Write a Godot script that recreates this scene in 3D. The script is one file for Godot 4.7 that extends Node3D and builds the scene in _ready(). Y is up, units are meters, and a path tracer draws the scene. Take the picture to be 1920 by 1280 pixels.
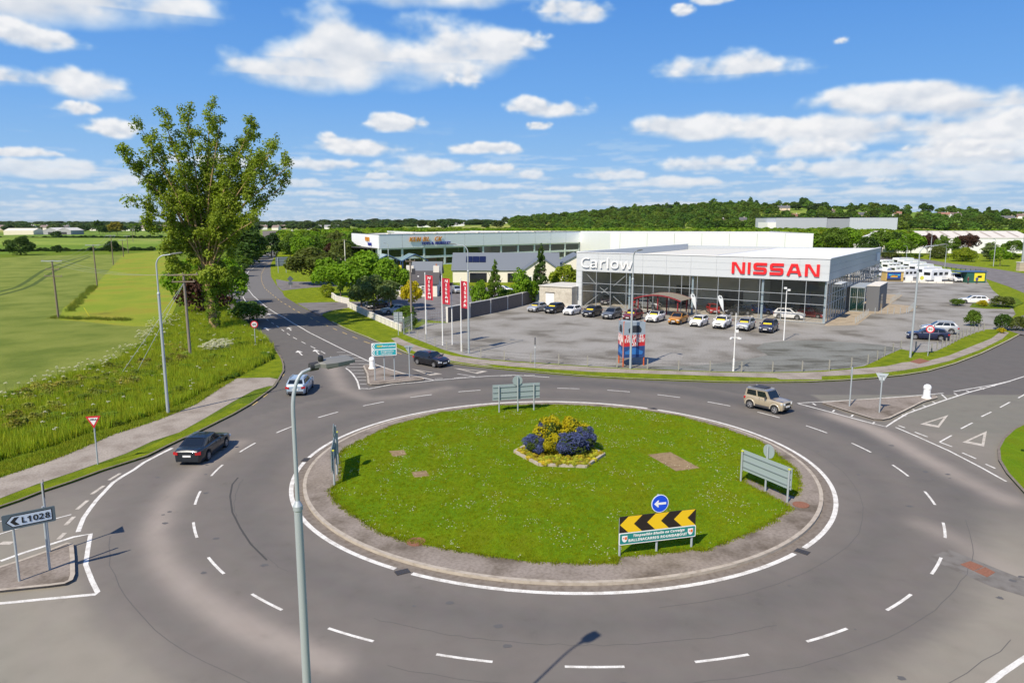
extends Node3D
# A drone's view of a roundabout, a car showroom and the farmland round it. Units are metres, y is up, the camera looks along -z.

class MB:
	# collects flat or smooth faces; corners are given counter-clockwise as seen from outside
	var v := PackedVector3Array()
	var n := PackedVector3Array()
	var c := PackedColorArray()
	var col := Color.WHITE
	func vtx(p: Vector3, q: Vector3) -> void:
		v.append(p); n.append(q); c.append(col)
	func tri(a: Vector3, b: Vector3, d: Vector3) -> void:
		var q := (b - a).cross(d - a)
		if q.length_squared() < 1e-14: return
		q = q.normalized()
		vtx(a, q); vtx(d, q); vtx(b, q)
	func quad(a: Vector3, b: Vector3, d: Vector3, e: Vector3) -> void:
		tri(a, b, d); tri(a, d, e)
	func stri(a: Vector3, b: Vector3, d: Vector3, na: Vector3, nb: Vector3, nd: Vector3) -> void:
		vtx(a, na); vtx(d, nd); vtx(b, nb)
	func box(ctr: Vector3, s: Vector3, b := Basis.IDENTITY) -> void:
		var x := b * Vector3(s.x / 2, 0, 0)
		var y := b * Vector3(0, s.y / 2, 0)
		var z := b * Vector3(0, 0, s.z / 2)
		quad(ctr - x - y + z, ctr + x - y + z, ctr + x + y + z, ctr - x + y + z)
		quad(ctr + x - y - z, ctr - x - y - z, ctr - x + y - z, ctr + x + y - z)
		quad(ctr + x - y + z, ctr + x - y - z, ctr + x + y - z, ctr + x + y + z)
		quad(ctr - x - y - z, ctr - x - y + z, ctr - x + y + z, ctr - x + y - z)
		quad(ctr - x + y + z, ctr + x + y + z, ctr + x + y - z, ctr - x + y - z)
		quad(ctr - x - y - z, ctr + x - y - z, ctr + x - y + z, ctr - x - y + z)
	func bar(p: Vector3, q: Vector3, w: float, h: float) -> void:
		var f := (q - p)
		var l := f.length()
		if l < 1e-5: return
		f /= l
		var up := Vector3.UP if absf(f.y) < 0.95 else Vector3.RIGHT
		var r := f.cross(up).normalized()
		box((p + q) / 2, Vector3(w, h, l), Basis(r, r.cross(f).normalized(), -f))
	func tube(pts: Array, r0: float, r1 := -1.0, k := 8, caps := true) -> void:
		if r1 < 0.0: r1 = r0
		var rings := []
		var m := pts.size()
		var side := Vector3.ZERO
		for i in m:
			var f: Vector3 = (pts[mini(i + 1, m - 1)] - pts[maxi(i - 1, 0)]).normalized()
			if side == Vector3.ZERO: side = f.cross(Vector3.UP if absf(f.y) < 0.9 else Vector3.RIGHT)
			side = (side - f * side.dot(f)).normalized()
			var up := side.cross(f)
			var r := lerpf(r0, r1, float(i) / maxf(m - 1, 1))
			var ring := []
			for j in k:
				var a := TAU * j / k
				var d := side * cos(a) + up * sin(a)
				ring.append([pts[i] + d * r, d])
			rings.append(ring)
		for i in m - 1:
			for j in k:
				var a = rings[i][j]; var b = rings[i][(j + 1) % k]; var d = rings[i + 1][(j + 1) % k]; var e = rings[i + 1][j]
				stri(a[0], d[0], b[0], a[1], d[1], b[1]); stri(a[0], e[0], d[0], a[1], e[1], d[1])
		if caps:
			for j in range(1, k - 1):
				tri(rings[0][0][0], rings[0][j][0], rings[0][j + 1][0])
				tri(rings[m - 1][0][0], rings[m - 1][j + 1][0], rings[m - 1][j][0])
	func cyl(p: Vector3, q: Vector3, r0: float, r1 := -1.0, k := 10) -> void:
		tube([p, q], r0, r1, k)
	func flat(poly: Array, y: float) -> void:
		var pp := PackedVector2Array(poly)
		var ix := Geometry2D.triangulate_polygon(pp)
		for i in range(0, ix.size(), 3):
			var a := Vector3(pp[ix[i]].x, y, pp[ix[i]].y); var b := Vector3(pp[ix[i + 1]].x, y, pp[ix[i + 1]].y); var d := Vector3(pp[ix[i + 2]].x, y, pp[ix[i + 2]].y)
			if (b - a).cross(d - a).y > 0: tri(a, b, d)
			else: tri(a, d, b)
	func prism(poly: Array, y0: float, y1: float) -> void:
		flat(poly, y1)
		var m := poly.size()
		var area := 0.0
		for i in m: area += poly[i].cross(poly[(i + 1) % m])
		for i in m:
			var p: Vector2 = poly[i]
			var q: Vector2 = poly[(i + 1) % m]
			if area > 0.0:
				var t := p; p = q; q = t
			quad(Vector3(p.x, y0, p.y), Vector3(q.x, y0, q.y), Vector3(q.x, y1, q.y), Vector3(p.x, y1, p.y))
	func ribbon(pts: Array, w: float, y: float, closed := false) -> void:
		var m := pts.size()
		var l := []
		for i in m:
			var a: Vector2 = pts[(i - 1 + m) % m] if closed else pts[maxi(i - 1, 0)]
			var b: Vector2 = pts[(i + 1) % m] if closed else pts[mini(i + 1, m - 1)]
			var d := (b - a).normalized().orthogonal() * w / 2
			l.append([pts[i] + d, pts[i] - d])
		for i in (m if closed else m - 1):
			var a = l[i]; var b = l[(i + 1) % m]
			quad(Vector3(a[0].x, y, a[0].y), Vector3(b[0].x, y, b[0].y), Vector3(b[1].x, y, b[1].y), Vector3(a[1].x, y, a[1].y)) if (b[0] - a[0]).cross(a[1] - a[0]) < 0 else quad(Vector3(a[1].x, y, a[1].y), Vector3(b[1].x, y, b[1].y), Vector3(b[0].x, y, b[0].y), Vector3(a[0].x, y, a[0].y))
	func lathe(o: Vector3, prof: Array, k := 12, b := Basis.IDENTITY) -> void:
		for i in prof.size() - 1:
			var p: Vector2 = prof[i]
			var q: Vector2 = prof[i + 1]
			var t := (q - p).normalized()
			for j in k:
				var a0 := TAU * j / k
				var a1 := TAU * (j + 1) / k
				var d0 := Vector3(cos(a0), 0, sin(a0)); var d1 := Vector3(cos(a1), 0, sin(a1))
				var n0 := b * (d0 * t.y - Vector3(0, t.x, 0)); var n1 := b * (d1 * t.y - Vector3(0, t.x, 0))
				var A := o + b * (d0 * p.x + Vector3(0, p.y, 0)); var B := o + b * (d1 * p.x + Vector3(0, p.y, 0))
				var C := o + b * (d1 * q.x + Vector3(0, q.y, 0)); var D := o + b * (d0 * q.x + Vector3(0, q.y, 0))
				if p.x > 1e-4: stri(A, C, B, n0, n1, n1)
				if q.x > 1e-4: stri(A, D, C, n0, n0, n1)
	func ball(o: Vector3, r: Vector3, k := 10) -> void:
		for i in k:
			for j in k * 2:
				var f := []
				for q in [[i, j], [i + 1, j], [i + 1, j + 1], [i, j + 1]]:
					var a: float = PI * q[0] / k; var bb: float = PI * q[1] / k
					f.append(Vector3(sin(a) * cos(bb), cos(a), sin(a) * sin(bb)))
				var nn := f.map(func(d): return (d / r).normalized())
				stri(o + f[0] * r, o + f[2] * r, o + f[1] * r, nn[0], nn[2], nn[1])
				stri(o + f[0] * r, o + f[3] * r, o + f[2] * r, nn[0], nn[3], nn[2])
	func plate(poly: Array, o: Vector3, x: Vector3, y: Vector3, t: float) -> void:
		# a flat outline (x to the right, y up) given thickness t behind its face
		var z := x.cross(y).normalized()
		var pp := PackedVector2Array(poly)
		var ix := Geometry2D.triangulate_polygon(pp)
		for i in range(0, ix.size(), 3):
			var f := []
			for k in 3: f.append(o + x * pp[ix[i + k]].x + y * pp[ix[i + k]].y)
			if (f[1] - f[0]).cross(f[2] - f[0]).dot(z) < 0: f = [f[0], f[2], f[1]]
			tri(f[0], f[1], f[2])
			tri(f[0] - z * t, f[2] - z * t, f[1] - z * t)
		var m := poly.size()
		var area := 0.0
		for i in m: area += poly[i].cross(poly[(i + 1) % m])
		for i in m:
			var p = o + x * poly[i].x + y * poly[i].y; var q = o + x * poly[(i + 1) % m].x + y * poly[(i + 1) % m].y
			if area < 0: quad(q - z * t, p - z * t, p, q)
			else: quad(p - z * t, q - z * t, q, p)
	func mesh() -> ArrayMesh:
		var a := []
		a.resize(Mesh.ARRAY_MAX)
		a[Mesh.ARRAY_VERTEX] = v; a[Mesh.ARRAY_NORMAL] = n; a[Mesh.ARRAY_COLOR] = c
		var m := ArrayMesh.new()
		m.add_surface_from_arrays(Mesh.PRIMITIVE_TRIANGLES, a)
		return m

var rng := RandomNumberGenerator.new()
var used := {}
var mats := {}
var M := {}
var bumpy := FastNoiseLite.new()

func numbered(called: String) -> String:
	var k: int = used.get(called, 0)
	used[called] = k + 1
	return called if k == 0 else "%s_%03d" % [called, k]

func tag(o: Node3D, label: String, category := "", group := "", kind := "") -> Node3D:
	if label: o.set_meta("label", label)
	if category: o.set_meta("category", category)
	if group: o.set_meta("group", group)
	if kind: o.set_meta("kind", kind)
	return o

func thing(called: String, label: String, category: String, at := Vector3.ZERO, turn := 0.0, group := "") -> Node3D:
	var o := Node3D.new()
	o.name = numbered(called)
	add_child(o)
	o.position = at
	o.rotation.y = turn
	tag(o, label, category, group)
	return o

func build(mb: MB, called: String, m: Material, parent: Node3D = null) -> MeshInstance3D:
	return put(mb.mesh(), called, m, parent)

func put(mesh: Mesh, called: String, m: Material, parent: Node3D = null, at := Vector3.ZERO, b := Basis.IDENTITY) -> MeshInstance3D:
	var o := MeshInstance3D.new()
	o.mesh = mesh
	o.material_override = m
	o.transform = Transform3D(b, at)
	if parent == null:
		o.name = numbered(called)
		add_child(o)
	else:
		o.name = called
		parent.add_child(o, true)
	return o

func piece(called: String, m: Material, parent: Node3D, ctr: Vector3, s: Vector3, b := Basis.IDENTITY) -> MeshInstance3D:
	var mb := MB.new()
	mb.box(ctr, s, b)
	return build(mb, called, m, parent)

func struct(mb: MB, called: String, m: Material, label: String) -> MeshInstance3D:
	var o := build(mb, called, m)
	tag(o, label, "", "", "structure")
	return o

func copy(o: Node3D, at: Vector3, turn: float, label := "") -> Node3D:
	var r := o.duplicate() as Node3D
	var stem := String(o.name)
	var rx := RegEx.create_from_string("_\\d+$")
	r.name = numbered(rx.sub(stem, ""))
	add_child(r)
	r.position = at
	r.rotation.y = turn
	if label: r.set_meta("label", label)
	return r

func pm(r: float, g: float, b: float, rough := 0.7, metal := 0.0) -> StandardMaterial3D:
	# base colour given as linear reflectance
	var key := "%.3f %.3f %.3f %.2f %.2f" % [r, g, b, rough, metal]
	if not mats.has(key):
		var m := StandardMaterial3D.new()
		m.albedo_color = Color(r, g, b).linear_to_srgb()
		m.roughness = rough
		m.metallic = metal
		mats[key] = m
	return mats[key]

func noise(freq: float, oct := 4, sd := 1, kind := FastNoiseLite.TYPE_SIMPLEX_SMOOTH) -> FastNoiseLite:
	var f := FastNoiseLite.new()
	f.noise_type = kind
	f.frequency = freq
	f.seed = sd
	f.fractal_octaves = oct
	return f

func ntex(freq: float, stops: Array, sd := 1, oct := 5, size := 512, kind := FastNoiseLite.TYPE_SIMPLEX_SMOOTH) -> NoiseTexture2D:
	# stops: [place, r, g, b] in linear multipliers
	var t := NoiseTexture2D.new()
	t.width = size; t.height = size
	t.seamless = true
	t.seamless_blend_skirt = 0.2
	t.noise = noise(freq, oct, sd, kind)
	var gr := Gradient.new()
	var off := PackedFloat32Array(); var cs := PackedColorArray()
	for s in stops:
		off.append(s[0]); cs.append(Color(s[1], s[2], s[3]).linear_to_srgb())
	gr.offsets = off; gr.colors = cs
	t.color_ramp = gr
	return t

func ground_mat(r: float, g: float, b: float, fine: Texture2D, per_m: float, coarse: Texture2D = null, per_m2 := Vector3(0.02, 0.02, 0.02), rough := 0.9, bump: Texture2D = null, bump_cm := 0.0) -> StandardMaterial3D:
	var m := StandardMaterial3D.new()
	m.albedo_color = Color(r, g, b).linear_to_srgb()
	m.albedo_texture = fine
	m.roughness = rough
	m.metallic_specular = 0.25
	m.vertex_color_use_as_albedo = true
	m.uv1_triplanar = true; m.uv1_world_triplanar = true
	m.uv1_scale = Vector3(per_m, per_m, per_m)
	if coarse:
		m.detail_enabled = true
		m.detail_blend_mode = BaseMaterial3D.BLEND_MODE_MUL
		m.detail_albedo = coarse
		m.detail_uv_layer = BaseMaterial3D.DETAIL_UV_2
		m.uv2_triplanar = true; m.uv2_world_triplanar = true
		m.uv2_scale = per_m2
	if bump:
		m.heightmap_enabled = true
		m.heightmap_texture = bump
		m.heightmap_scale = bump_cm
	return m

func text(words: String, h: float, depth: float, bold := true, slant := 0.0, width := 1.0, serif := false) -> Mesh:
	var f := SystemFont.new()
	f.font_names = PackedStringArray(["Droid Serif" if serif else "Droid Sans"])
	f.font_weight = 700 if bold else 400
	var t := TextMesh.new()
	t.font = f
	t.text = words
	t.font_size = 32
	t.pixel_size = h / 23.0
	t.depth = depth
	t.curve_step = 2.0
	t.horizontal_alignment = HORIZONTAL_ALIGNMENT_CENTER
	t.vertical_alignment = VERTICAL_ALIGNMENT_CENTER
	if slant == 0.0 and width == 1.0: return t
	var a := t.get_mesh_arrays()
	var pv: PackedVector3Array = a[Mesh.ARRAY_VERTEX]
	for i in pv.size(): pv[i] = Vector3(pv[i].x * width + pv[i].y * slant, pv[i].y, pv[i].z)
	a[Mesh.ARRAY_VERTEX] = pv
	a[Mesh.ARRAY_TANGENT] = null
	var m := ArrayMesh.new()
	m.add_surface_from_arrays(Mesh.PRIMITIVE_TRIANGLES, a)
	return m

func smooth(a: float, b: float, x: float) -> float:
	return smoothstep(a, b, x)

func make_sky() -> Sky:
	var W := 4096
	var H := 2048
	var im := Image.create(W, H, false, Image.FORMAT_RGB8)
	var stops := [[-90.0, 0.62, 0.66, 0.66], [-0.5, 0.70, 0.77, 0.82], [0.0, 0.73, 0.82, 0.905], [1.5, 0.675, 0.80, 0.92], [4.0, 0.60, 0.775, 0.95], [9.0, 0.465, 0.69, 0.945], [16.0, 0.36, 0.60, 0.90], [32.0, 0.25, 0.48, 0.80], [90.0, 0.17, 0.37, 0.69]]
	for y in H:
		var el := 90.0 - (y + 0.5) / H * 180.0
		var col := Color.BLACK
		for i in stops.size() - 1:
			if el >= stops[i][0] and el <= stops[i + 1][0]:
				var t: float = (el - stops[i][0]) / (stops[i + 1][0] - stops[i][0])
				col = Color(stops[i][1], stops[i][2], stops[i][3]).lerp(Color(stops[i + 1][1], stops[i + 1][2], stops[i + 1][3]), t)
		im.fill_rect(Rect2i(0, y, W, 1), col)
	var d := im.get_data()
	# cumulus: [azimuth, elevation, half width, half height] in degrees; those in view as in the photograph, then more of the same all round
	var cl := CLOUDS.duplicate()
	var r := RandomNumberGenerator.new()
	r.seed = 77
	for i in 150:
		var el := 0.9 + 5.0 * pow(r.randf(), 1.6)
		var az := r.randf_range(-180, 180)
		cl.append([az, el, (0.5 + el * 0.55) * r.randf_range(0.5, 1.5), 0.07 + el * r.randf_range(0.035, 0.07)])
	for i in 60:
		var el := 6.0 + 60.0 * pow(r.randf(), 1.5)
		var az := r.randf_range(42, 318)
		cl.append([az, el, r.randf_range(2.5, 8.0), r.randf_range(1.0, 2.6) * (1.0 + el * 0.03)])
	var big := noise(0.15, 3, 5)
	var lump := noise(0.42, 5, 9)
	# a broken sheet of small flat clouds that thickens towards the horizon, as seen along a level layer
	for y in range(int((90.0 - 8.5) / 180.0 * H), H / 2):
		var el := 90.0 - (y + 0.5) / H * 180.0
		var dist := 1.0 / (tan(deg_to_rad(el)) + 0.035)
		var amount := smoothstep(8.5, 1.5, el)
		for x in W:
			var az := (x + 0.5) / W * TAU
			var e := big.get_noise_3d(sin(az) * dist * 7.0, cos(az) * dist * 7.0, 4.0) + 0.45 * lump.get_noise_3d(sin(az) * dist * 9.0, cos(az) * dist * 9.0, el * 1.5)
			e += 0.35 * amount - 0.30
			if e <= 0.0: continue
			var al := smoothstep(0.0, 0.42, e) * 0.62 * amount
			var at := (y * W + x) * 3
			d[at] = int(lerpf(d[at], 226.0, al)); d[at + 1] = int(lerpf(d[at + 1], 233.0, al)); d[at + 2] = int(lerpf(d[at + 2], 243.0, al))
	var sz := 0
	for q in cl:
		sz += 1
		var ca: float = q[0]
		var ce: float = q[1]
		var hw: float = q[2] * 1.12
		var hh: float = q[3] * 1.3
		var st := 1.0 / maxf(cos(deg_to_rad(ce)), 0.25)
		var px := int(hw * 1.6 * st / 360.0 * W)
		var py := int(hh * 2.0 / 180.0 * H) + 1
		var cx := int(ca / 360.0 * W)
		var cy := int((90.0 - ce) / 180.0 * H)
		var veil := clampf((ce - 0.3) / 4.5, 0.2, 1.0)
		var fs := 2.3 / maxf(sqrt(hw * hh), 0.35)
		for y in range(maxi(cy - py, 0), mini(cy + py, H / 2)):
			var ev := 90.0 - (y + 0.5) / H * 180.0 - ce
			var vv := ev / hh
			for x in range(cx - px, cx + px):
				var au := ((x + 0.5) / W * 360.0 - ca) / st
				var uu := au / hw
				var w := big.get_noise_3d(au * fs * 0.9, ev * fs * 1.6, sz * 13.0)
				var low := vv * 1.55 if vv < 0.0 else vv * 0.95
				var e := 1.12 - uu * uu - low * low + w * 1.15
				if e <= -0.35: continue
				var l := lump.get_noise_3d(au * fs * 1.1, ev * fs * 1.7, sz * 7.0)
				e += l * (0.62 if vv > -0.2 else 0.4)
				if e <= 0.02: continue
				var l2 := lump.get_noise_3d((au - 0.25 / fs) * fs * 1.1, (ev + 0.5 / fs) * fs * 1.7, sz * 7.0)
				var soft := 0.55 if vv > 0.0 else 0.95
				var al := smoothstep(0.02, soft + 0.25, e) * (0.5 + 0.48 * veil)
				var lit := clampf(0.64 + 0.24 * vv + (l - l2) * 0.55 + w * 0.22, 0.0, 1.0)
				lit = lerpf(0.66, lit, veil)
				var at := (y * W + posmod(x, W)) * 3
				d[at] = int(lerpf(d[at], lerpf(0.775, 0.985, lit) * 255.0, al))
				d[at + 1] = int(lerpf(d[at + 1], lerpf(0.815, 0.985, lit) * 255.0, al))
				d[at + 2] = int(lerpf(d[at + 2], lerpf(0.875, 0.99, lit) * 255.0, al))
	var p := PanoramaSkyMaterial.new()
	p.panorama = ImageTexture.create_from_image(Image.create_from_data(W, H, false, Image.FORMAT_RGB8, d))
	var s := Sky.new()
	s.sky_material = p
	return s

const CLOUDS := [[-31.5,13.6,9.8,1.9],[-32.1,11.2,2.7,0.8],[-30.9,8.6,4.3,1.0],[-30.0,7.2,1.3,0.5],[-28.2,6.0,2.1,0.6],[-33.3,4.3,1.5,0.3],[-31.8,3.2,3.5,0.6],[-11.0,16.0,8.6,1.3],[-16.4,10.3,5.8,1.5],[-10.3,11.5,6.6,2.3],[-4.6,11.8,5.4,2.0],[-3.6,10.2,1.6,0.9],[1.2,12.9,1.8,0.7],[4.6,14.9,3.0,0.9],[15.5,10.4,5.3,1.1],[3.0,8.2,2.9,0.8],[2.0,7.1,1.1,0.3],[-8.9,7.1,2.5,0.6],[-12.9,5.7,1.8,0.6],[-10.5,5.3,3.6,0.6],[-14.1,4.1,2.4,0.5],[-6.9,4.0,3.5,0.7],[-1.4,3.9,2.0,0.4],[1.6,3.5,1.3,0.4],[13.6,6.6,7.1,0.9],[19.2,6.4,3.4,0.7],[23.1,6.0,6.3,1.1],[21.1,4.8,4.2,0.7],[27.6,7.7,6.4,1.0],[32.2,7.2,4.1,1.2],[31.8,5.6,4.5,1.0],[30.4,4.1,5.3,0.8],[14.5,4.1,3.2,0.6],[7.8,3.4,2.4,0.4],[20.5,3.6,2.7,0.5],[26.0,3.4,4.8,0.7],[32.6,2.9,4.2,0.6],[12.7,14.7,0.8,0.4],[14.3,15.3,1.5,0.4],[-10.6,2.6,2.4,0.3],[-2.5,2.6,2.9,0.3],[-16.1,2.7,2.0,0.3],[11.8,2.7,3.6,0.4],[5.8,2.4,2.5,0.2],[-30.2,2.2,2.1,0.2],[-25.4,2.7,2.6,0.3],[-20.4,4.3,2.3,0.3],[23.4,12.0,0.5,0.2],[1.7,1.8,3.3,0.2],[19.5,1.9,3.9,0.3],[28.1,1.9,4.4,0.3],[-32.5,1.0,2.1,0.2],[-12.2,1.2,2.8,0.2],[9.0,1.2,3.3,0.2]]
const KERB_WEST := [Vector2(-125.31,-385.72), Vector2(-116.58,-346.90), Vector2(-107.80,-310.39), Vector2(-98.53,-277.02), Vector2(-91.05,-247.07), Vector2(-80.68,-211.42), Vector2(-69.74,-178.23), Vector2(-60.38,-151.65), Vector2(-53.12,-133.63), Vector2(-46.24,-119.39), Vector2(-44,-114.62), Vector2(-40.42,-107.84), Vector2(-36.85,-100.78), Vector2(-33.74,-95.65), Vector2(-30.48,-89.45), Vector2(-28.38,-85.22), Vector2(-26.70,-81.36), Vector2(-25.17,-77.83), Vector2(-23.98,-74.58), Vector2(-23.05,-71.58), Vector2(-22.37,-68.09), Vector2(-21.74,-64.70), Vector2(-21.66,-62.01), Vector2(-21.60,-58.27), Vector2(-21.85,-55.10), Vector2(-22.23,-52.53), Vector2(-22.64,-49.79), Vector2(-22.97,-48.27), Vector2(-23.24,-46.72), Vector2(-23.51,-44.83), Vector2(-24.18,-43.48), Vector2(-24.92,-42.02), Vector2(-25.58,-40.20), Vector2(-26.33,-38.61), Vector2(-26.72,-37.29), Vector2(-27.11,-36.44), Vector2(-27.70,-34.94), Vector2(-28.67,-32.80)]
const KERB_NORTH := [Vector2(-122.49,-385.72), Vector2(-111.51,-346.90), Vector2(-97.10,-296.98), Vector2(-82.99,-250.08), Vector2(-71.75,-215.88), Vector2(-65.46,-197.16), Vector2(-58.33,-178.23), Vector2(-52.86,-163.88), Vector2(-49.28,-155.13), Vector2(-46.05,-146.18), Vector2(-43.74,-141.09), Vector2(-39.73,-132.75), Vector2(-35.27,-123.79), Vector2(-30.67,-115.94), Vector2(-28.92,-112.06), Vector2(-27.05,-107.84), Vector2(-23.64,-101.29), Vector2(-21.12,-96.86), Vector2(-18.89,-93.23), Vector2(-16.81,-89.45), Vector2(-13.93,-85.22), Vector2(-12.09,-81.70), Vector2(-10.39,-79.40), Vector2(-8.61,-77.67), Vector2(-6.24,-75.73), Vector2(-4.76,-74.72), Vector2(-2.64,-73.46), Vector2(0.81,-71.85), Vector2(3.45,-70.68), Vector2(6.27,-69.55), Vector2(8.33,-68.81), Vector2(11.76,-67.97), Vector2(15,-67.39), Vector2(19.89,-66.58), Vector2(24.01,-66.47), Vector2(27.85,-66.69), Vector2(31.43,-67.39), Vector2(34.93,-68.33), Vector2(38.14,-69.55), Vector2(41.91,-71.58), Vector2(46.92,-75.44), Vector2(53.52,-81.36), Vector2(62.57,-90.27), Vector2(67.64,-95.47), Vector2(71.41,-100.27), Vector2(74.06,-106.13), Vector2(74.42,-108.42)]
const KERB_EAST := [Vector2(42.79,-54.78), Vector2(38.01,-52.10), Vector2(36.45,-50.85), Vector2(34.13,-48.51), Vector2(32.36,-46.37), Vector2(30.85,-43.99), Vector2(29.71,-41.55), Vector2(29.01,-39.60), Vector2(28.06,-36.99), Vector2(27.19,-33.90), Vector2(26.36,-29.96)]
const ISLAND_GRASS := [Vector2(-10.12,-38.53), Vector2(-9.39,-36.99), Vector2(-8.28,-35.45), Vector2(-6.41,-33.16), Vector2(-4.88,-32.12), Vector2(-2.94,-31.32), Vector2(-1.45,-30.80), Vector2(0.64,-30.11), Vector2(3.01,-29.91), Vector2(4.52,-29.98), Vector2(4.61,-30.47), Vector2(6.64,-30.94), Vector2(8.41,-31.32), Vector2(8.87,-31.21), Vector2(11.56,-33.16), Vector2(13.16,-34.55), Vector2(14.59,-36.11), Vector2(14.06,-37.90), Vector2(13.19,-40.20), Vector2(13.64,-40.73), Vector2(15.47,-37.74), Vector2(16.43,-39.60), Vector2(17.11,-42.02), Vector2(17.11,-43.68), Vector2(16.92,-47.78), Vector2(15.34,-50.77), Vector2(12.86,-54.17), Vector2(9.76,-56.28), Vector2(5.56,-57.40), Vector2(2.67,-57.75), Vector2(-1.74,-57.40), Vector2(-5.65,-55.18), Vector2(-8.33,-52.17), Vector2(-9.80,-49.46), Vector2(-10.96,-46.26), Vector2(-11.06,-44.72), Vector2(-10.41,-42.49), Vector2(-9.91,-40.20)]
const PATH_WEST := [Vector2(-30.53,-39.60), Vector2(-30.10,-40.73), Vector2(-29.65,-42.14), Vector2(-29.11,-43.48), Vector2(-28.69,-45.39), Vector2(-28.49,-47.10), Vector2(-28.14,-49.59), Vector2(-27.25,-51.86), Vector2(-26.56,-54.63), Vector2(-26,-58.20), Vector2(-26.30,-62.61), Vector2(-26.42,-67.97), Vector2(-23.37,-68.33), Vector2(-22.38,-67.62), Vector2(-21.88,-64.70), Vector2(-22.22,-64.70), Vector2(-22.99,-63.12), Vector2(-23.31,-58.91), Vector2(-23.49,-53.92), Vector2(-23.75,-49.98), Vector2(-24.65,-47.90), Vector2(-25.07,-45.17), Vector2(-25.81,-43.18), Vector2(-26.40,-41.58), Vector2(-27.27,-39.60), Vector2(-27.86,-37.51), Vector2(-28.21,-36.40)]
const SOIL_WEST := [Vector2(-30.91,-43.68), Vector2(-30.68,-44.62), Vector2(-29.60,-44.09), Vector2(-29.48,-43.18), Vector2(-29.95,-42.78)]
const SHORT_GRASS_WEST := [Vector2(-32.35,-42.11), Vector2(-31.87,-43.28), Vector2(-30.45,-46.37), Vector2(-30.04,-48.64), Vector2(-28.56,-51.82), Vector2(-27.41,-54.94), Vector2(-26.99,-59.53), Vector2(-27.12,-64.27), Vector2(-26.47,-68.09), Vector2(-26.30,-62.61), Vector2(-26.05,-58.27), Vector2(-26.56,-54.63), Vector2(-27.24,-51.86), Vector2(-28.14,-49.59), Vector2(-28.49,-47.10), Vector2(-28.69,-45.39), Vector2(-29.11,-43.48), Vector2(-29.65,-42.14), Vector2(-30.10,-40.73), Vector2(-30.53,-39.60)]
const SHORT_GRASS_TIP := [Vector2(-26.47,-68.09), Vector2(-26.33,-71.58), Vector2(-26.01,-76.32), Vector2(-27.10,-82.04), Vector2(-25.23,-77.83), Vector2(-24.01,-74.58), Vector2(-23.08,-71.58), Vector2(-22.45,-68.33), Vector2(-23.41,-68.45)]
const CROP_FIELD := [Vector2(-42.40,-47.90), Vector2(-42.96,-55.58), Vector2(-42.93,-59.16), Vector2(-43.46,-63.64), Vector2(-43.30,-66.92), Vector2(-42.68,-71.06), Vector2(-42.50,-77.22), Vector2(-45.09,-88.26), Vector2(-50.43,-102.85), Vector2(-54.12,-102.59), Vector2(-57.74,-103.92), Vector2(-64.82,-107.84), Vector2(-68.75,-109.01), Vector2(-77.22,-123.79), Vector2(-84.25,-139.15), Vector2(-94.29,-162.57), Vector2(-110.10,-195.27), Vector2(-136.12,-248.57), Vector2(-172.10,-322.52), Vector2(-185.32,-325.06), Vector2(-206.89,-315.13), Vector2(-208.54,-296.98), Vector2(-226.14,-266.27)]
const MOWN_MEADOW := [Vector2(-68.75,-109.01), Vector2(-64.82,-107.84), Vector2(-57.74,-103.92), Vector2(-54.12,-102.59), Vector2(-50.43,-102.85), Vector2(-52.48,-110.21), Vector2(-59.50,-127.71), Vector2(-75.43,-163.88), Vector2(-105.27,-227.87), Vector2(-135.99,-292.77), Vector2(-179.21,-371.85), Vector2(-177.97,-362.09), Vector2(-174.81,-327.64), Vector2(-136.12,-248.57), Vector2(-110.10,-195.27), Vector2(-94.29,-162.57), Vector2(-84.25,-139.15), Vector2(-77.22,-123.79)]
const FIELD_TWO := [Vector2(-259.39,-305.79), Vector2(-231.71,-330.26), Vector2(-227.58,-346.90), Vector2(-184.39,-375.23), Vector2(-205.91,-434.24), Vector2(-385.99,-803.79), Vector2(-399.85,-773.93), Vector2(-402.22,-673.74), Vector2(-391.87,-596.46), Vector2(-364.94,-521.59), Vector2(-391.97,-463.36)]
const FIELD_THREE := [Vector2(-419.97,-496.63), Vector2(-389.27,-556.53), Vector2(-428.61,-652.61), Vector2(-429.95,-720.38), Vector2(-516.42,-788.58), Vector2(-540.65,-773.93), Vector2(-629.95,-746.20)]
const TRAMLINE_A := [Vector2(-107.08,-145.14), Vector2(-108.94,-153.95), Vector2(-112.23,-163.88), Vector2(-119.55,-178.23), Vector2(-130.86,-199.08), Vector2(-142.35,-220.52), Vector2(-149.47,-235.73), Vector2(-160.61,-259.55), Vector2(-173.18,-288.66), Vector2(-183.16,-315.13)]
const TRAMLINE_B := [Vector2(-102.05,-138.20), Vector2(-103.90,-146.71), Vector2(-107.61,-158.76), Vector2(-112.85,-170.76), Vector2(-122.76,-189.83), Vector2(-132.86,-209.26), Vector2(-142.03,-227.87), Vector2(-152.06,-250.08), Vector2(-164.22,-277.02), Vector2(-179.29,-310.39)]
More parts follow.
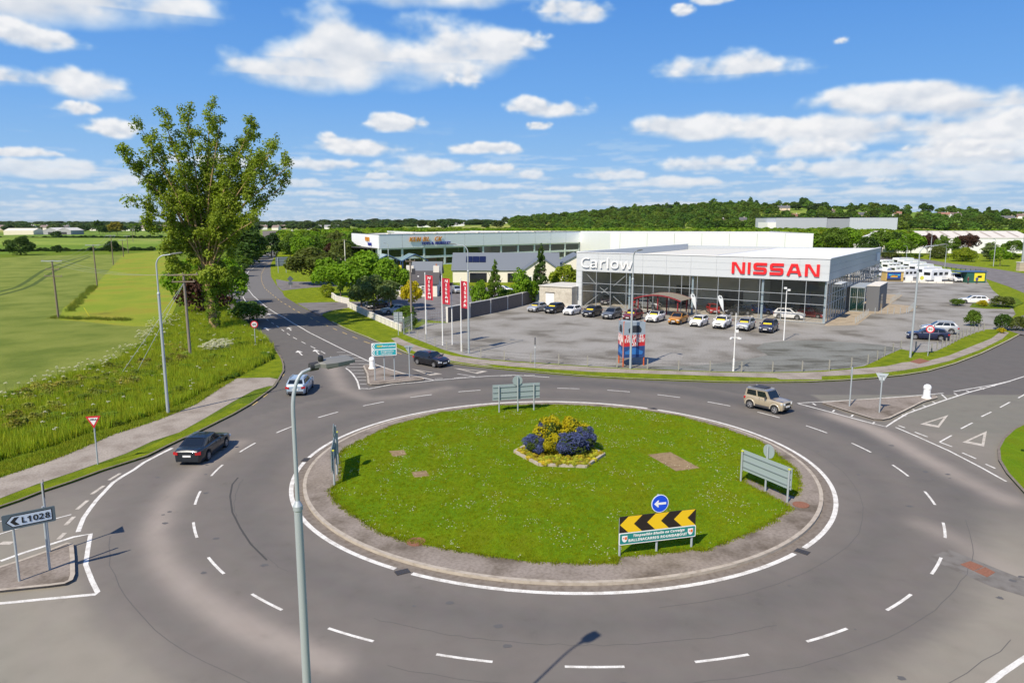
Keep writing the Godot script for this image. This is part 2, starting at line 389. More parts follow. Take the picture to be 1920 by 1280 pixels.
const PATH_NORTH := [Vector2(-15.55,-91.94), Vector2(-14.86,-92.80), Vector2(-13.20,-89.45), Vector2(-11.23,-85.96), Vector2(-8.58,-82.04), Vector2(-6.56,-79.72), Vector2(-3.49,-77.67), Vector2(0,-76.17), Vector2(4.15,-74.78), Vector2(7.40,-73.65), Vector2(10.52,-72.64), Vector2(12.81,-72.03), Vector2(15.06,-71.66), Vector2(18.17,-71.19), Vector2(21.17,-70.65), Vector2(25.39,-70.42), Vector2(28.66,-70.68), Vector2(31.19,-71.14), Vector2(34.04,-72.11), Vector2(36.96,-73.11), Vector2(38.96,-73.90), Vector2(41.67,-75.87), Vector2(45.33,-77.13), Vector2(49.03,-79.94), Vector2(56.53,-87.09), Vector2(61.64,-91.94), Vector2(67.11,-98.29), Vector2(67.24,-96.86), Vector2(62.73,-91.51), Vector2(55.07,-83.78), Vector2(47.09,-76.67), Vector2(42.96,-73.74), Vector2(39.44,-71.69), Vector2(36.35,-70.35), Vector2(32.81,-69.42), Vector2(30.10,-68.93), Vector2(29.50,-67.50), Vector2(25.54,-67.50), Vector2(25.39,-68.21), Vector2(22.68,-68.57), Vector2(14.71,-69.92), Vector2(7.90,-71.06), Vector2(3.80,-72.38), Vector2(0,-73.74), Vector2(-1.96,-74.72), Vector2(-3.10,-75.29), Vector2(-1.94,-73.88), Vector2(-3.06,-74.24), Vector2(-5.11,-75.73), Vector2(-6.31,-76.61), Vector2(-8.71,-78.60), Vector2(-10.24,-80.53), Vector2(-12.30,-84.49), Vector2(-14.09,-87.87)]
const FORECOURT := [Vector2(-14.42,-95.47), Vector2(-12.61,-106.13), Vector2(-9.61,-106.13), Vector2(4.23,-133.19), Vector2(5.87,-130.19), Vector2(12.50,-141.09), Vector2(31.46,-178.23), Vector2(108.19,-199.08), Vector2(123.88,-189.83), Vector2(104.70,-157.53), Vector2(94.73,-139.15), Vector2(88.59,-127.71), Vector2(81.64,-116.62), Vector2(76.44,-110.21), Vector2(74.42,-108.42), Vector2(72.15,-104.46), Vector2(68.24,-99.77), Vector2(66.01,-99.77), Vector2(63.14,-97.33), Vector2(58.47,-92.80), Vector2(53.28,-87.09), Vector2(49.20,-82.72), Vector2(46.41,-81.70), Vector2(45.87,-84.13), Vector2(41.74,-79.72), Vector2(39.13,-76.61), Vector2(36.68,-74.02), Vector2(35.24,-73.19), Vector2(34.34,-72.78), Vector2(31.43,-71.71), Vector2(28.83,-71.11), Vector2(25.54,-70.86), Vector2(21.29,-71.06), Vector2(18.27,-71.58), Vector2(15.15,-72.11), Vector2(12.89,-72.51), Vector2(10.58,-73.08), Vector2(7.44,-74.10), Vector2(4.17,-75.24), Vector2(0,-76.67), Vector2(-3.52,-78.29), Vector2(-5.71,-80.37), Vector2(-8.13,-83.78), Vector2(-10.53,-88.26)]
const YARD := [Vector2(-28.28,-125.33), Vector2(-24.25,-126.12), Vector2(-32.12,-178.23), Vector2(-21.91,-175.16), Vector2(4.64,-157.53), Vector2(4.27,-134.52), Vector2(-9.71,-107.26), Vector2(-13.90,-110.21), Vector2(-14.44,-103.38), Vector2(-15.35,-99.27), Vector2(-21.49,-111.44), Vector2(-24.47,-117.99)]
const DRIVE := [Vector2(-39.51,-132.32), Vector2(-35.55,-133.63), Vector2(-30.41,-134.52), Vector2(-26.01,-135.42), Vector2(-23.82,-123.79), Vector2(-28.28,-125.33), Vector2(-30.14,-121.55), Vector2(-30.76,-117.30), Vector2(-30.16,-113.97), Vector2(-34.19,-121.55)]
const SIDE_ROAD := [Vector2(-61.24,-188.08), Vector2(-56.42,-181.40), Vector2(-52.36,-179.80), Vector2(-44.96,-179.80), Vector2(-34.99,-183.02), Vector2(-32.41,-169.34), Vector2(-41.69,-166.57), Vector2(-45.62,-163.88), Vector2(-48.38,-159.39), Vector2(-49.65,-156.32), Vector2(-53.96,-166.57)]
const FAR_ROAD := [Vector2(142.55,-325.06), Vector2(159.77,-310.39), Vector2(163.08,-301.32), Vector2(161.56,-282.34), Vector2(155.44,-256.31), Vector2(152.56,-230.43), Vector2(147.45,-209.26), Vector2(143.26,-170.76), Vector2(93.20,-110.21), Vector2(98.02,-129.35), Vector2(107.33,-151.65), Vector2(114.29,-166.57), Vector2(123.88,-189.83), Vector2(139.14,-222.92), Vector2(147.18,-256.31), Vector2(146.13,-269.76), Vector2(142.93,-277.02), Vector2(124.98,-284.68)]
const ENTRANCE := [Vector2(76.44,-110.21), Vector2(98.02,-129.35), Vector2(93.20,-110.21), Vector2(60.61,-70.81), Vector2(68.29,-90.27), Vector2(67.64,-95.47), Vector2(68.61,-99.77), Vector2(70.65,-103.38)]
const BED_EAST_KERB := [Vector2(80.13,-126.12), Vector2(81.52,-123.79), Vector2(84.95,-123.04), Vector2(93.57,-131.89), Vector2(98.42,-141.09), Vector2(98.68,-144.10), Vector2(94.52,-139.15), Vector2(88.19,-128.53), Vector2(85.65,-130.19), Vector2(83.78,-131.03)]
const LINE_LEFT_LANE := [Vector2(-68.63,-186.37), Vector2(-66.20,-178.23), Vector2(-62.68,-167.94), Vector2(-58.40,-156.32), Vector2(-52.96,-142.38), Vector2(-48.69,-132.75)]
const DASH_LEFT_LANE := [Vector2(-48.69,-132.75), Vector2(-46.28,-127.71), Vector2(-43.01,-121.04), Vector2(-39.39,-113.97), Vector2(-37.28,-109.85), Vector2(-35.07,-105.85), Vector2(-32.43,-100.78), Vector2(-28.94,-94.11), Vector2(-25.29,-88.06), Vector2(-22.48,-83.60), Vector2(-19.04,-77.52)]
const LINE_CENTRE := [Vector2(-98.56,-303.54), Vector2(-95.43,-286.66), Vector2(-90.90,-266.27), Vector2(-84.42,-238.47), Vector2(-79.91,-220.52), Vector2(-73.10,-199.08), Vector2(-66.21,-180.27), Vector2(-58.57,-160.65), Vector2(-52.93,-147.57), Vector2(-47.27,-135.42), Vector2(-42.82,-126.12), Vector2(-38.78,-118.33), Vector2(-35.91,-113.33), Vector2(-32.62,-106.92), Vector2(-30.18,-102.48), Vector2(-27.87,-98.10), Vector2(-25.32,-93.67), Vector2(-22.64,-89.05), Vector2(-20,-84.49), Vector2(-17.95,-81.13), Vector2(-15.96,-77.83), Vector2(-14.58,-75.58), Vector2(-12.72,-73.08), Vector2(-11.04,-71.06), Vector2(-9.70,-69.79), Vector2(-8.38,-68.57), Vector2(-7.42,-67.62)]
const DASH_RIGHT_EDGE := [Vector2(-89.36,-269.76), Vector2(-80.63,-237.09), Vector2(-72.56,-210.33), Vector2(-67.56,-195.27), Vector2(-61.48,-178.23), Vector2(-56,-163.88), Vector2(-52.70,-156.32), Vector2(-47.65,-145.14), Vector2(-43.70,-136.34), Vector2(-40.17,-129.35), Vector2(-36.55,-121.92), Vector2(-34.10,-117.30), Vector2(-32.19,-113.97), Vector2(-29.80,-109.31), Vector2(-27.63,-105.57), Vector2(-25.77,-102.32), Vector2(-23.51,-98.49), Vector2(-20.95,-94.11), Vector2(-19.02,-90.80), Vector2(-16.57,-87.09), Vector2(-14.45,-84.13), Vector2(-11.67,-80.04)]
const DASH_LEFT_EDGE := [Vector2(-43.26,-113.33), Vector2(-39.96,-107.26), Vector2(-36.55,-100.78), Vector2(-33.47,-95.47), Vector2(-30.41,-89.45), Vector2(-28.68,-85.96), Vector2(-26.80,-81.87), Vector2(-25.10,-77.98), Vector2(-23.87,-74.58), Vector2(-22.73,-70.81), Vector2(-22.05,-66.92), Vector2(-21.65,-63.85), Vector2(-21.47,-61.03), Vector2(-21.43,-57.92)]
const ARC_WEST := [Vector2(-22.76,-46.72), Vector2(-22.97,-45.48), Vector2(-23.19,-43.78), Vector2(-23.13,-42.49), Vector2(-23.21,-41.27), Vector2(-23.20,-40.20), Vector2(-22.90,-38.77), Vector2(-22.62,-37.44), Vector2(-22.29,-36.26), Vector2(-21.96,-35.16), Vector2(-21.57,-34.22), Vector2(-21.24,-33.47)]
const WEST_OUTLINE := [Vector2(-20.94,-26.66), Vector2(-20.36,-26.74), Vector2(-18.48,-27.14), Vector2(-16.97,-27.45), Vector2(-16.99,-27.63), Vector2(-17.72,-28.52), Vector2(-18.44,-29.46), Vector2(-18.89,-30.06), Vector2(-19.65,-31.54), Vector2(-20.49,-33.22), Vector2(-21.12,-32.88), Vector2(-21.85,-31.90), Vector2(-22.47,-31.10), Vector2(-22.88,-30.37)]
const WEST_CENTRE := [Vector2(-25.26,-32.68), Vector2(-24.41,-33.92), Vector2(-22.85,-35.59)]
const WEST_EDGE := [Vector2(-26.41,-34.29), Vector2(-25.91,-34.71), Vector2(-25.69,-35.14)]
const WEST_ISLAND := [Vector2(-22.06,-27.33), Vector2(-20.94,-27.58), Vector2(-20.19,-27.76), Vector2(-19.23,-27.98), Vector2(-18.67,-28.16), Vector2(-18.57,-28.43), Vector2(-18.76,-28.89), Vector2(-19.72,-30.47), Vector2(-20.58,-31.82), Vector2(-20.82,-31.93), Vector2(-21.28,-31), Vector2(-21.84,-30.16), Vector2(-22.32,-29.56), Vector2(-23.18,-28.84)]
const NORTH_ISLAND := [Vector2(-15.39,-74.58), Vector2(-13.96,-73.88), Vector2(-10.93,-70.30), Vector2(-8.63,-68.16), Vector2(-8.40,-67.50), Vector2(-12.40,-65.46), Vector2(-12.99,-65.35), Vector2(-13.32,-65.79), Vector2(-14.26,-70.04), Vector2(-15.44,-74.02)]
const NORTH_OUTLINE := [Vector2(-17.19,-73.46), Vector2(-16.62,-72.38), Vector2(-15.84,-70.55), Vector2(-15.21,-68.81), Vector2(-14.65,-67.15), Vector2(-13.76,-63.85), Vector2(-12.88,-64.16), Vector2(-11.17,-65.93), Vector2(-9.04,-66.76), Vector2(-7.42,-67.62), Vector2(-4.55,-68.81), Vector2(-2.30,-69.55), Vector2(0,-70.04), Vector2(3.63,-69.05)]
const EAST_ISLAND := [Vector2(25.79,-58.54), Vector2(26.62,-56.23), Vector2(27.65,-53.56), Vector2(28.22,-53.48), Vector2(28.92,-53.86), Vector2(31.61,-56.39), Vector2(34.34,-58.98), Vector2(36.34,-60.37), Vector2(36.63,-61.03), Vector2(33.79,-60.46), Vector2(28.84,-59.38)]
const EAST_TOP := [Vector2(23.82,-58.89), Vector2(26.97,-59.47), Vector2(30,-60.18), Vector2(34.20,-61.23), Vector2(38.13,-62.41)]
const EAST_TOP_B := [Vector2(39.39,-63.02), Vector2(42.27,-64.48), Vector2(44.82,-65.79), Vector2(47.39,-67.39), Vector2(49.99,-69.30), Vector2(57.02,-74.58)]
const EAST_BOTTOM := [Vector2(23.84,-58.71), Vector2(25.41,-55.90), Vector2(26.73,-53.34), Vector2(27.65,-51.82), Vector2(29.27,-53.56), Vector2(31.25,-55.58), Vector2(36.16,-59.44), Vector2(40.38,-62.61), Vector2(44.61,-65.46), Vector2(47.31,-67.27)]
const EAST_GIVE := [Vector2(28.29,-51.68), Vector2(28.60,-49.40), Vector2(28.93,-46.15), Vector2(28.96,-42.88), Vector2(28.87,-40.42)]
const SOUTH_EAST_LINE := [Vector2(15.36,-21.44), Vector2(16.50,-22.23), Vector2(17.78,-23.04), Vector2(20.13,-24.45)]
const PATCH_RIGHT := [Vector2(18.74,-30.68), Vector2(20.24,-31.54), Vector2(21.53,-29.08), Vector2(22.39,-27.63), Vector2(21.07,-26.99), Vector2(19.95,-28.07)]
const CRACK := [Vector2(-16.25,-41.09), Vector2(-16.16,-39.94), Vector2(-15.59,-38.13), Vector2(-14.62,-35.90), Vector2(-13.46,-33.90), Vector2(-12.30,-32.10), Vector2(-11,-30.47)]
const NORTH_GRASS_BANK := [Vector2(-71.75,-215.88), Vector2(-71.85,-227.87), Vector2(-68.10,-225.37), Vector2(-52.48,-183.02), Vector2(-56.67,-182.21), Vector2(-61.52,-188.95)]
const SOIL_BIG := [Vector2(8.72,-44.83), Vector2(10.31,-45.37), Vector2(11.44,-42.30), Vector2(9.88,-41.73)]
const SOIL_A := [Vector2(-8.06,-45.59), Vector2(-7.11,-45.81), Vector2(-6.76,-44.83), Vector2(-7.59,-44.41)]
const SOIL_B := [Vector2(-6.04,-41.55), Vector2(-5.18,-41.83), Vector2(-4.88,-40.91), Vector2(-5.73,-40.64)]
const SOIL_C := [Vector2(13.04,-40.82), Vector2(13.65,-41.27), Vector2(13.63,-40.20), Vector2(14.20,-38.29), Vector2(14.87,-36.62), Vector2(14.70,-36.19), Vector2(13.85,-38.13)]
const COVER_RED_A := [Vector2(19.86,-30.06), Vector2(20.50,-30.37), Vector2(20.79,-29.86), Vector2(20.07,-29.46)]
const COVER_RED_B := [Vector2(20.09,-29.42), Vector2(20.81,-29.81), Vector2(20.93,-29.32), Vector2(20.30,-28.89)]
const COVER_PATH := [Vector2(42.64,-76.32), Vector2(44.74,-78.14), Vector2(44.99,-76.61), Vector2(42.95,-75.01)]
const BED_HEX := [Vector2(0.17,-45.26), Vector2(1.67,-42.69), Vector2(4.49,-42.35), Vector2(5.92,-44.72)]
const FENCE_LINE := [Vector2(-14.99,-96.86), Vector2(-13.25,-93.67), Vector2(-11.44,-90.27), Vector2(-9.54,-86.34), Vector2(-7.45,-83.07), Vector2(-5.43,-80.70), Vector2(-3.24,-78.60), Vector2(0,-76.67), Vector2(4.17,-75.24), Vector2(7.44,-74.10), Vector2(10.58,-73.08), Vector2(12.92,-72.51), Vector2(15.12,-71.98), Vector2(18.24,-71.45), Vector2(21.29,-71.06), Vector2(24.72,-70.81), Vector2(28.38,-71.06), Vector2(31.38,-71.58), Vector2(33.40,-72.38), Vector2(35.29,-73.30), Vector2(36.72,-74.10), Vector2(39.13,-76.61), Vector2(41.74,-79.72), Vector2(43.83,-81.90), Vector2(45.71,-83.95)]
const FENCE_LINE_EAST := [Vector2(46.98,-83.07), Vector2(48.10,-81.87), Vector2(50.58,-84.13), Vector2(53.41,-87.09), Vector2(58.21,-92.36), Vector2(62.84,-96.86), Vector2(64.70,-98.29)]
const WALL_WHITE_A := [Vector2(-28.59,-126.12), Vector2(-23.66,-115.28), Vector2(-19.40,-106.69), Vector2(-15.21,-98.10)]
const WALL_WHITE_B := [Vector2(-40.36,-155.13), Vector2(-32.91,-135.42), Vector2(-29.69,-131.03)]
const WALL_GREY := [Vector2(-9.66,-106.69), Vector2(-7.40,-110.82), Vector2(-4.61,-115.28), Vector2(-1.09,-122.29), Vector2(4.26,-134.08)]
const MESH_FENCE := [Vector2(-14.42,-95.47), Vector2(-13.81,-98.78), Vector2(-12.29,-103.38), Vector2(-9.66,-106.69)]
const HEDGE_BAND := [Vector2(-34.78,-44.51), Vector2(-34.76,-47.42), Vector2(-34.73,-50.71), Vector2(-34.43,-54.01), Vector2(-34.39,-59.90), Vector2(-34.23,-64.91), Vector2(-34.56,-70.81), Vector2(-34.96,-77.83), Vector2(-40.59,-86.34), Vector2(-40.37,-78.76), Vector2(-40.49,-73.46), Vector2(-40.82,-67.85), Vector2(-41.38,-63.85), Vector2(-41.75,-61.03), Vector2(-41.24,-56.73), Vector2(-41.25,-53.26)]
const ROUGH_BAND := [Vector2(-33,-42.11), Vector2(-32.30,-43.89), Vector2(-30.81,-46.95), Vector2(-30.34,-49.14), Vector2(-28.71,-52.10), Vector2(-27.64,-55.42), Vector2(-27.32,-60.27), Vector2(-27.38,-64.91), Vector2(-26.65,-68.57), Vector2(-26.52,-72.11), Vector2(-26.41,-77.52), Vector2(-27.92,-83.42), Vector2(-31.57,-91.09), Vector2(-36.32,-99.27), Vector2(-42.97,-111.44), Vector2(-51,-127.71), Vector2(-54.78,-127.71), Vector2(-55.88,-123.79), Vector2(-51.91,-110.21), Vector2(-49.68,-101.29), Vector2(-44.51,-87.09), Vector2(-42.02,-76.32), Vector2(-42.24,-70.30), Vector2(-42.88,-66.24), Vector2(-43.05,-63.02), Vector2(-42.56,-58.62), Vector2(-42.61,-55.10)]
const FLOWERS_FIELD_EDGE := [Vector2(-42.56,-58.62), Vector2(-42.92,-62.81), Vector2(-42.60,-65.79), Vector2(-42.09,-70.04), Vector2(-41.87,-73.46), Vector2(-41.86,-76.02), Vector2(-44.32,-86.71), Vector2(-48.72,-99.27), Vector2(-52.32,-110.21)]
const FLOWER_DRIFT := [Vector2(-35.76,-81.36), Vector2(-36.08,-86.34), Vector2(-34.47,-86.34), Vector2(-32.81,-84.49), Vector2(-32.54,-81.36), Vector2(-33.82,-80.04)]
const DASHES := [[Vector2(-23.67,-40.64), Vector2(-23.62,-41.79), 0.2], [Vector2(-23.41,-38.42), Vector2(-23.45,-39.72), 0.2], [Vector2(-22.95,-36.26), Vector2(-23.11,-37.51), 0.2], [Vector2(-22.33,-34.26), Vector2(-22.54,-35.31), 0.2], [Vector2(-21.69,-32.63), Vector2(-21.81,-33.34), 0.2], [Vector2(-24.17,-32.21), Vector2(-23.59,-32.21), 0.35], [Vector2(28.75,-52.17), Vector2(28.90,-51.54), 0.13], [Vector2(29.03,-50.45), Vector2(29.29,-49.27), 0.13], [Vector2(29.43,-48.06), Vector2(29.66,-47.01), 0.13], [Vector2(29.43,-48.06), Vector2(31.21,-49.65), 0.12], [Vector2(29.56,-45.73), Vector2(29.70,-44.51), 0.13], [Vector2(29.64,-43.48), Vector2(29.72,-42.69), 0.13], [Vector2(32.87,-51.30), Vector2(34.71,-52.89), 0.12], [Vector2(36.50,-54.63), Vector2(38.21,-56.06), 0.12], [Vector2(39.83,-57.45), Vector2(41.83,-59.22), 0.12], [Vector2(43.51,-60.65), Vector2(45.95,-62.81), 0.12], [Vector2(-5.63,-68.71), Vector2(-4.46,-68.98), 0.12], [Vector2(-7.45,-68.33), Vector2(-6.69,-68.50), 0.12], [Vector2(-1.18,-69.67), Vector2(0,-69.74), 0.12], [Vector2(1.18,-69.97), Vector2(2.26,-70.04), 0.12], [Vector2(-3.43,-69.15), Vector2(-2.30,-69.50), 0.12], [Vector2(-5.44,-70.63), Vector2(-3.59,-69.30), 0.12], [Vector2(-19.59,-78.14), Vector2(-18.15,-75.44), 0.12], [Vector2(-20.30,-82.64), Vector2(-19.29,-82.64), 0.11], [Vector2(-19.65,-81.03), Vector2(-18.03,-81.03), 0.11], [Vector2(-19.04,-79.19), Vector2(-16.84,-79.19), 0.11], [Vector2(-19.07,-77.48), Vector2(-15.88,-77.48), 0.11], [Vector2(-17.80,-75.71), Vector2(-15.19,-75.71), 0.11], [Vector2(-17.24,-73.97), Vector2(-15.47,-73.97), 0.11], [Vector2(-16.42,-72.27), Vector2(-15.09,-72.27), 0.11], [Vector2(-15.82,-70.80), Vector2(-14.71,-70.80), 0.11], [Vector2(-15.15,-69.12), Vector2(-14.22,-69.12), 0.11], [Vector2(-14.64,-67.63), Vector2(-13.89,-67.63), 0.11], [Vector2(-14.21,-66.10), Vector2(-13.55,-66.10), 0.11], [Vector2(-13.77,-64.31), Vector2(-13.12,-64.31), 0.11], [Vector2(25.08,-58.80), Vector2(25.09,-58.18), 0.14], [Vector2(37.71,-62.01), Vector2(37.08,-60.08), 0.14], [Vector2(39.07,-62.41), Vector2(38.86,-61.52), 0.14], [Vector2(40.74,-63.43), Vector2(40.72,-62.71), 0.14], [Vector2(42.65,-64.48), Vector2(42.63,-63.85), 0.14], [Vector2(44.43,-65.57), Vector2(44.44,-65.13), 0.14], [Vector2(30.66,-55.26), Vector2(30.70,-54.78), 0.14], [Vector2(32.39,-56.89), Vector2(32.38,-56.39), 0.14], [Vector2(33.93,-58.18), Vector2(33.95,-57.75), 0.14], [Vector2(35.39,-59.35), Vector2(35.40,-58.89), 0.14], [Vector2(27.43,-53.11), Vector2(27.02,-52.53), 0.14], [Vector2(25.95,-56.64), Vector2(25.57,-56.06), 0.14], [Vector2(26.77,-55.18), Vector2(26.39,-54.63), 0.14]]
const TRIANGLES := [[Vector2(30.57,-52.53), Vector2(34.21,-55.10), Vector2(31.39,-51.54)], [Vector2(30.96,-48.02), Vector2(34.39,-50.71), Vector2(31.85,-47.07)], [Vector2(-10.36,-73.08), Vector2(-6.94,-70.55), Vector2(-8.08,-69.87)], [Vector2(-6.06,-73.46), Vector2(-2.48,-71.85), Vector2(-3.45,-70.68)]]
const ARROWS := [[Vector2(-24.40,-82.04), -2.01, 0], [Vector2(-22.62,-82.72), -1.99, 0], [Vector2(-42.29,-115.28), -2.036, -1.0], [Vector2(-39.31,-116.62), -1.999, 1.0], [Vector2(-34.46,-100.78), -2.044, -1.0], [Vector2(-31.24,-100.78), -1.994, 0]]
const PALE_WEST := [Vector2(-18.82,-47.90), Vector2(-19.25,-42.49), Vector2(-18.73,-37.36), Vector2(-17.39,-33.28), Vector2(-15.35,-29.96), Vector2(-12.71,-27.20), Vector2(-9.73,-24.87), Vector2(-6.22,-22.73)]
const PALE_EAST := [Vector2(25.06,-55.10), Vector2(26.44,-51.12), Vector2(26.51,-45.59), Vector2(26.55,-41.09), Vector2(26.99,-37.51)]
const PALE_SOUTH_EAST := [Vector2(20.64,-34.22), Vector2(21.25,-32.39), Vector2(21.42,-29.96), Vector2(21.85,-27.63)]
const PALE_NORTH := [Vector2(-18.62,-73.46), Vector2(-15.50,-64.27), Vector2(-12.29,-60.27), Vector2(-9.27,-61.42), Vector2(-5.83,-64.48)]
const FORECOURT_PATCH := [Vector2(8.11,-74.58), Vector2(13.27,-73.74), Vector2(18.87,-74.02), Vector2(24.01,-76.32), Vector2(28.74,-80.04), Vector2(28.90,-84.49), Vector2(31.07,-88.26), Vector2(34.16,-89.86), Vector2(37.68,-90.27), Vector2(42.31,-88.65), Vector2(44.84,-87.09), Vector2(45.93,-84.49), Vector2(43.66,-82.04), Vector2(41.44,-79.72), Vector2(38.90,-76.61), Vector2(36.65,-74.30), Vector2(35.20,-73.32), Vector2(33.52,-72.64), Vector2(31.55,-71.98), Vector2(28.48,-71.32), Vector2(24.81,-71.06), Vector2(21.36,-71.32), Vector2(18.33,-71.85), Vector2(15.21,-72.38), Vector2(11,-73.32)]

const SUN := Vector3(0.392, -0.7225, -0.5695)

func _ready() -> void:
	rng.seed = 4
	bumpy.seed = 3; bumpy.frequency = 0.05
	var cam := Camera3D.new()
	cam.name = "camera"
	cam.position = Vector3(0, 15, 0)
	cam.rotation_degrees = Vector3(-9.435, 0, 0)
	cam.fov = 50.4
	cam.near = 0.2
	cam.far = 9000.0
	add_child(cam)
	var we := WorldEnvironment.new()
	we.name = "surroundings"
	var env := Environment.new()
	env.background_mode = Environment.BG_SKY
	env.sky = make_sky()
	env.background_energy_multiplier = 0.84
	env.tonemap_mode = Environment.TONE_MAPPER_LINEAR
	env.tonemap_exposure = 1.14
	env.fog_enabled = true
	env.fog_density = 0.000015
	env.fog_light_color = Color(0.80, 0.88, 0.97)
	env.sdfgi_enabled = true
	env.ssao_enabled = true
	env.ssil_enabled = true
	we.environment = env
	add_child(we)
	var sun := DirectionalLight3D.new()
	sun.name = "sun"
	sun.light_energy = 1.6
	sun.light_color = Color(1.0, 0.955, 0.88)
	sun.light_angular_distance = 0.5
	sun.shadow_enabled = true
	add_child(sun)
	sun.look_at_from_position(Vector3.ZERO, SUN, Vector3.UP)
	make_materials()
	make_ground()
	make_markings()
	make_showroom()
	make_store()
	make_houses()
	make_far_buildings()
	make_walls()
	make_vegetation()
	make_posts()
	make_signs()
	make_cars()
	make_forecourt_things()
	make_yard_things()

const CENTRE := Vector2(2.84, -43.47)

func make_materials() -> void:
	var speck := ntex(0.16, [[0.1, 0.78, 0.78, 0.78], [0.4, 0.93, 0.93, 0.93], [0.9, 1.0, 1.0, 1.0]], 11, 3)
	var grain := ntex(0.03, [[0.15, 0.74, 0.73, 0.72], [0.5, 0.90, 0.90, 0.90], [0.85, 1.0, 1.0, 1.0]], 12, 6)
	var blot := ntex(0.012, [[0.2, 0.72, 0.70, 0.68], [0.5, 0.9, 0.9, 0.9], [0.8, 1.0, 1.0, 1.0]], 13, 6)
	var turf := ntex(0.06, [[0.15, 0.40, 0.46, 0.22], [0.5, 0.80, 0.84, 0.7], [0.85, 1.0, 1.0, 1.0]], 14, 6)
	var turf2 := ntex(0.014, [[0.2, 0.62, 0.72, 0.55], [0.5, 0.86, 0.9, 0.8], [0.8, 1.0, 1.0, 1.0]], 15, 5)
	var hb := ntex(0.08, [[0.0, 0.0, 0.0, 0.0], [1.0, 1.0, 1.0, 1.0]], 16, 5)
	var streak := ntex(0.010, [[0.18, 0.52, 0.50, 0.46], [0.36, 0.78, 0.77, 0.74], [0.6, 0.96, 0.96, 0.95], [0.85, 1.0, 1.0, 1.0]], 17, 7)
	M.speck = speck; M.grain = grain; M.blot = blot; M.turf = turf
	M.asphalt = ground_mat(1, 1, 1, speck, 0.4, ntex(0.02, [[0.06, 0.84, 0.84, 0.84], [0.2, 0.92, 0.92, 0.92], [0.5, 0.96, 0.96, 0.96], [0.9, 1, 1, 1]], 23, 8, 1024), Vector3(0.028, 0.028, 0.028), 0.92)
	M.path = ground_mat(0.40, 0.35, 0.295, grain, 0.35, blot, Vector3(0.06, 0.06, 0.06), 0.92)
	M.apron = ground_mat(0.31, 0.265, 0.225, grain, 0.3, streak, Vector3(0.06, 0.06, 0.06), 0.92)
	M.kerb = ground_mat(0.50, 0.44, 0.36, speck, 0.6, blot, Vector3(0.25, 0.25, 0.25), 0.9)
	M.kerb_dark = ground_mat(0.24, 0.205, 0.17, speck, 0.6, blot, Vector3(0.4, 0.4, 0.4), 0.9)
	M.lawn = ground_mat(0.205, 0.305, 0.004, turf, 0.5, ntex(0.012, [[0.2, 1.0, 0.84, 1.0], [0.42, 0.95, 0.95, 0.9], [0.62, 0.82, 0.90, 0.8], [0.85, 0.74, 0.88, 0.7]], 24, 6), Vector3(0.045, 0.045, 0.03), 0.95, hb, 4.0)
	M.verge = ground_mat(0.30, 0.35, 0.014, turf, 0.6, turf2, Vector3(0.08, 0.08, 0.08), 0.95, hb, 5.0)
	M.rough = ground_mat(0.22, 0.29, 0.024, turf, 0.4, turf2, Vector3(0.06, 0.06, 0.06), 0.95, hb, 8.0)
	M.crop = ground_mat(0.34, 0.372, 0.088, turf, 0.35, turf2, Vector3(0.014, 0.014, 0.014), 0.95, hb, 8.0)
	M.mown = ground_mat(0.36, 0.39, 0.045, turf, 0.25, M.lawn.detail_albedo, Vector3(0.012, 0.012, 0.012), 0.95, hb, 4.0)
	M.land = ground_mat(1, 1, 1, turf, 0.06, turf2, Vector3(0.004, 0.004, 0.004), 0.95)
	M.forecourt = ground_mat(0.345, 0.33, 0.30, grain, 0.25, streak, Vector3(0.024, 0.024, 0.024), 0.9)
	M.yard = ground_mat(0.22, 0.205, 0.20, speck, 0.4, blot, Vector3(0.05, 0.05, 0.05), 0.92)
	M.soil = ground_mat(0.42, 0.30, 0.17, grain, 0.7, blot, Vector3(0.3, 0.3, 0.3), 0.95, hb, 3.0)
	M.rut = ground_mat(0.11, 0.15, 0.035, turf, 0.5, null, Vector3.ONE, 0.95)
	M.paint = ground_mat(0.80, 0.78, 0.72, ntex(0.05, [[0.0, 0.55, 0.53, 0.5], [0.32, 0.86, 0.86, 0.86], [0.6, 1, 1, 1]], 21), 0.5, blot, Vector3(0.25, 0.25, 0.25), 0.8)
	M.paint_worn = ground_mat(0.60, 0.55, 0.47, M.paint.albedo_texture, 0.7, blot, Vector3(0.3, 0.3, 0.3), 0.85)
	M.paint_yellow = ground_mat(0.70, 0.50, 0.19, M.paint.albedo_texture, 0.7, blot, Vector3(0.3, 0.3, 0.3), 0.85)
	M.patch = ground_mat(0.215, 0.20, 0.18, speck, 0.45, blot, Vector3(0.2, 0.2, 0.2), 0.92)
	M.rust = ground_mat(0.28, 0.13, 0.085, grain, 0.6, null, Vector3.ONE, 0.85)
	M.iron = pm(0.05, 0.045, 0.04, 0.7)
	M.steel = pm(0.42, 0.45, 0.47, 0.45, 0.35)
	M.galv = pm(0.40, 0.44, 0.46, 0.5, 0.2)
	M.white = pm(0.80, 0.80, 0.78, 0.55)
	M.offwhite = pm(0.70, 0.67, 0.60, 0.8)
	M.black = pm(0.015, 0.015, 0.016, 0.5)
	M.dark = pm(0.045, 0.045, 0.05, 0.6)
	M.rubber = pm(0.018, 0.018, 0.019, 0.85)
	M.wood = ground_mat(0.25, 0.205, 0.155, ntex(0.04, [[0.0, 0.5, 0.48, 0.45], [0.5, 0.85, 0.85, 0.85], [1, 1, 1, 1]], 22), 0.6, null, Vector3.ONE, 0.85)
	M.wood.uv1_scale = Vector3(2.0, 0.15, 2.0)
	M.glass = pm(0.012, 0.016, 0.02, 0.06)
	M.glass.metallic_specular = 0.6
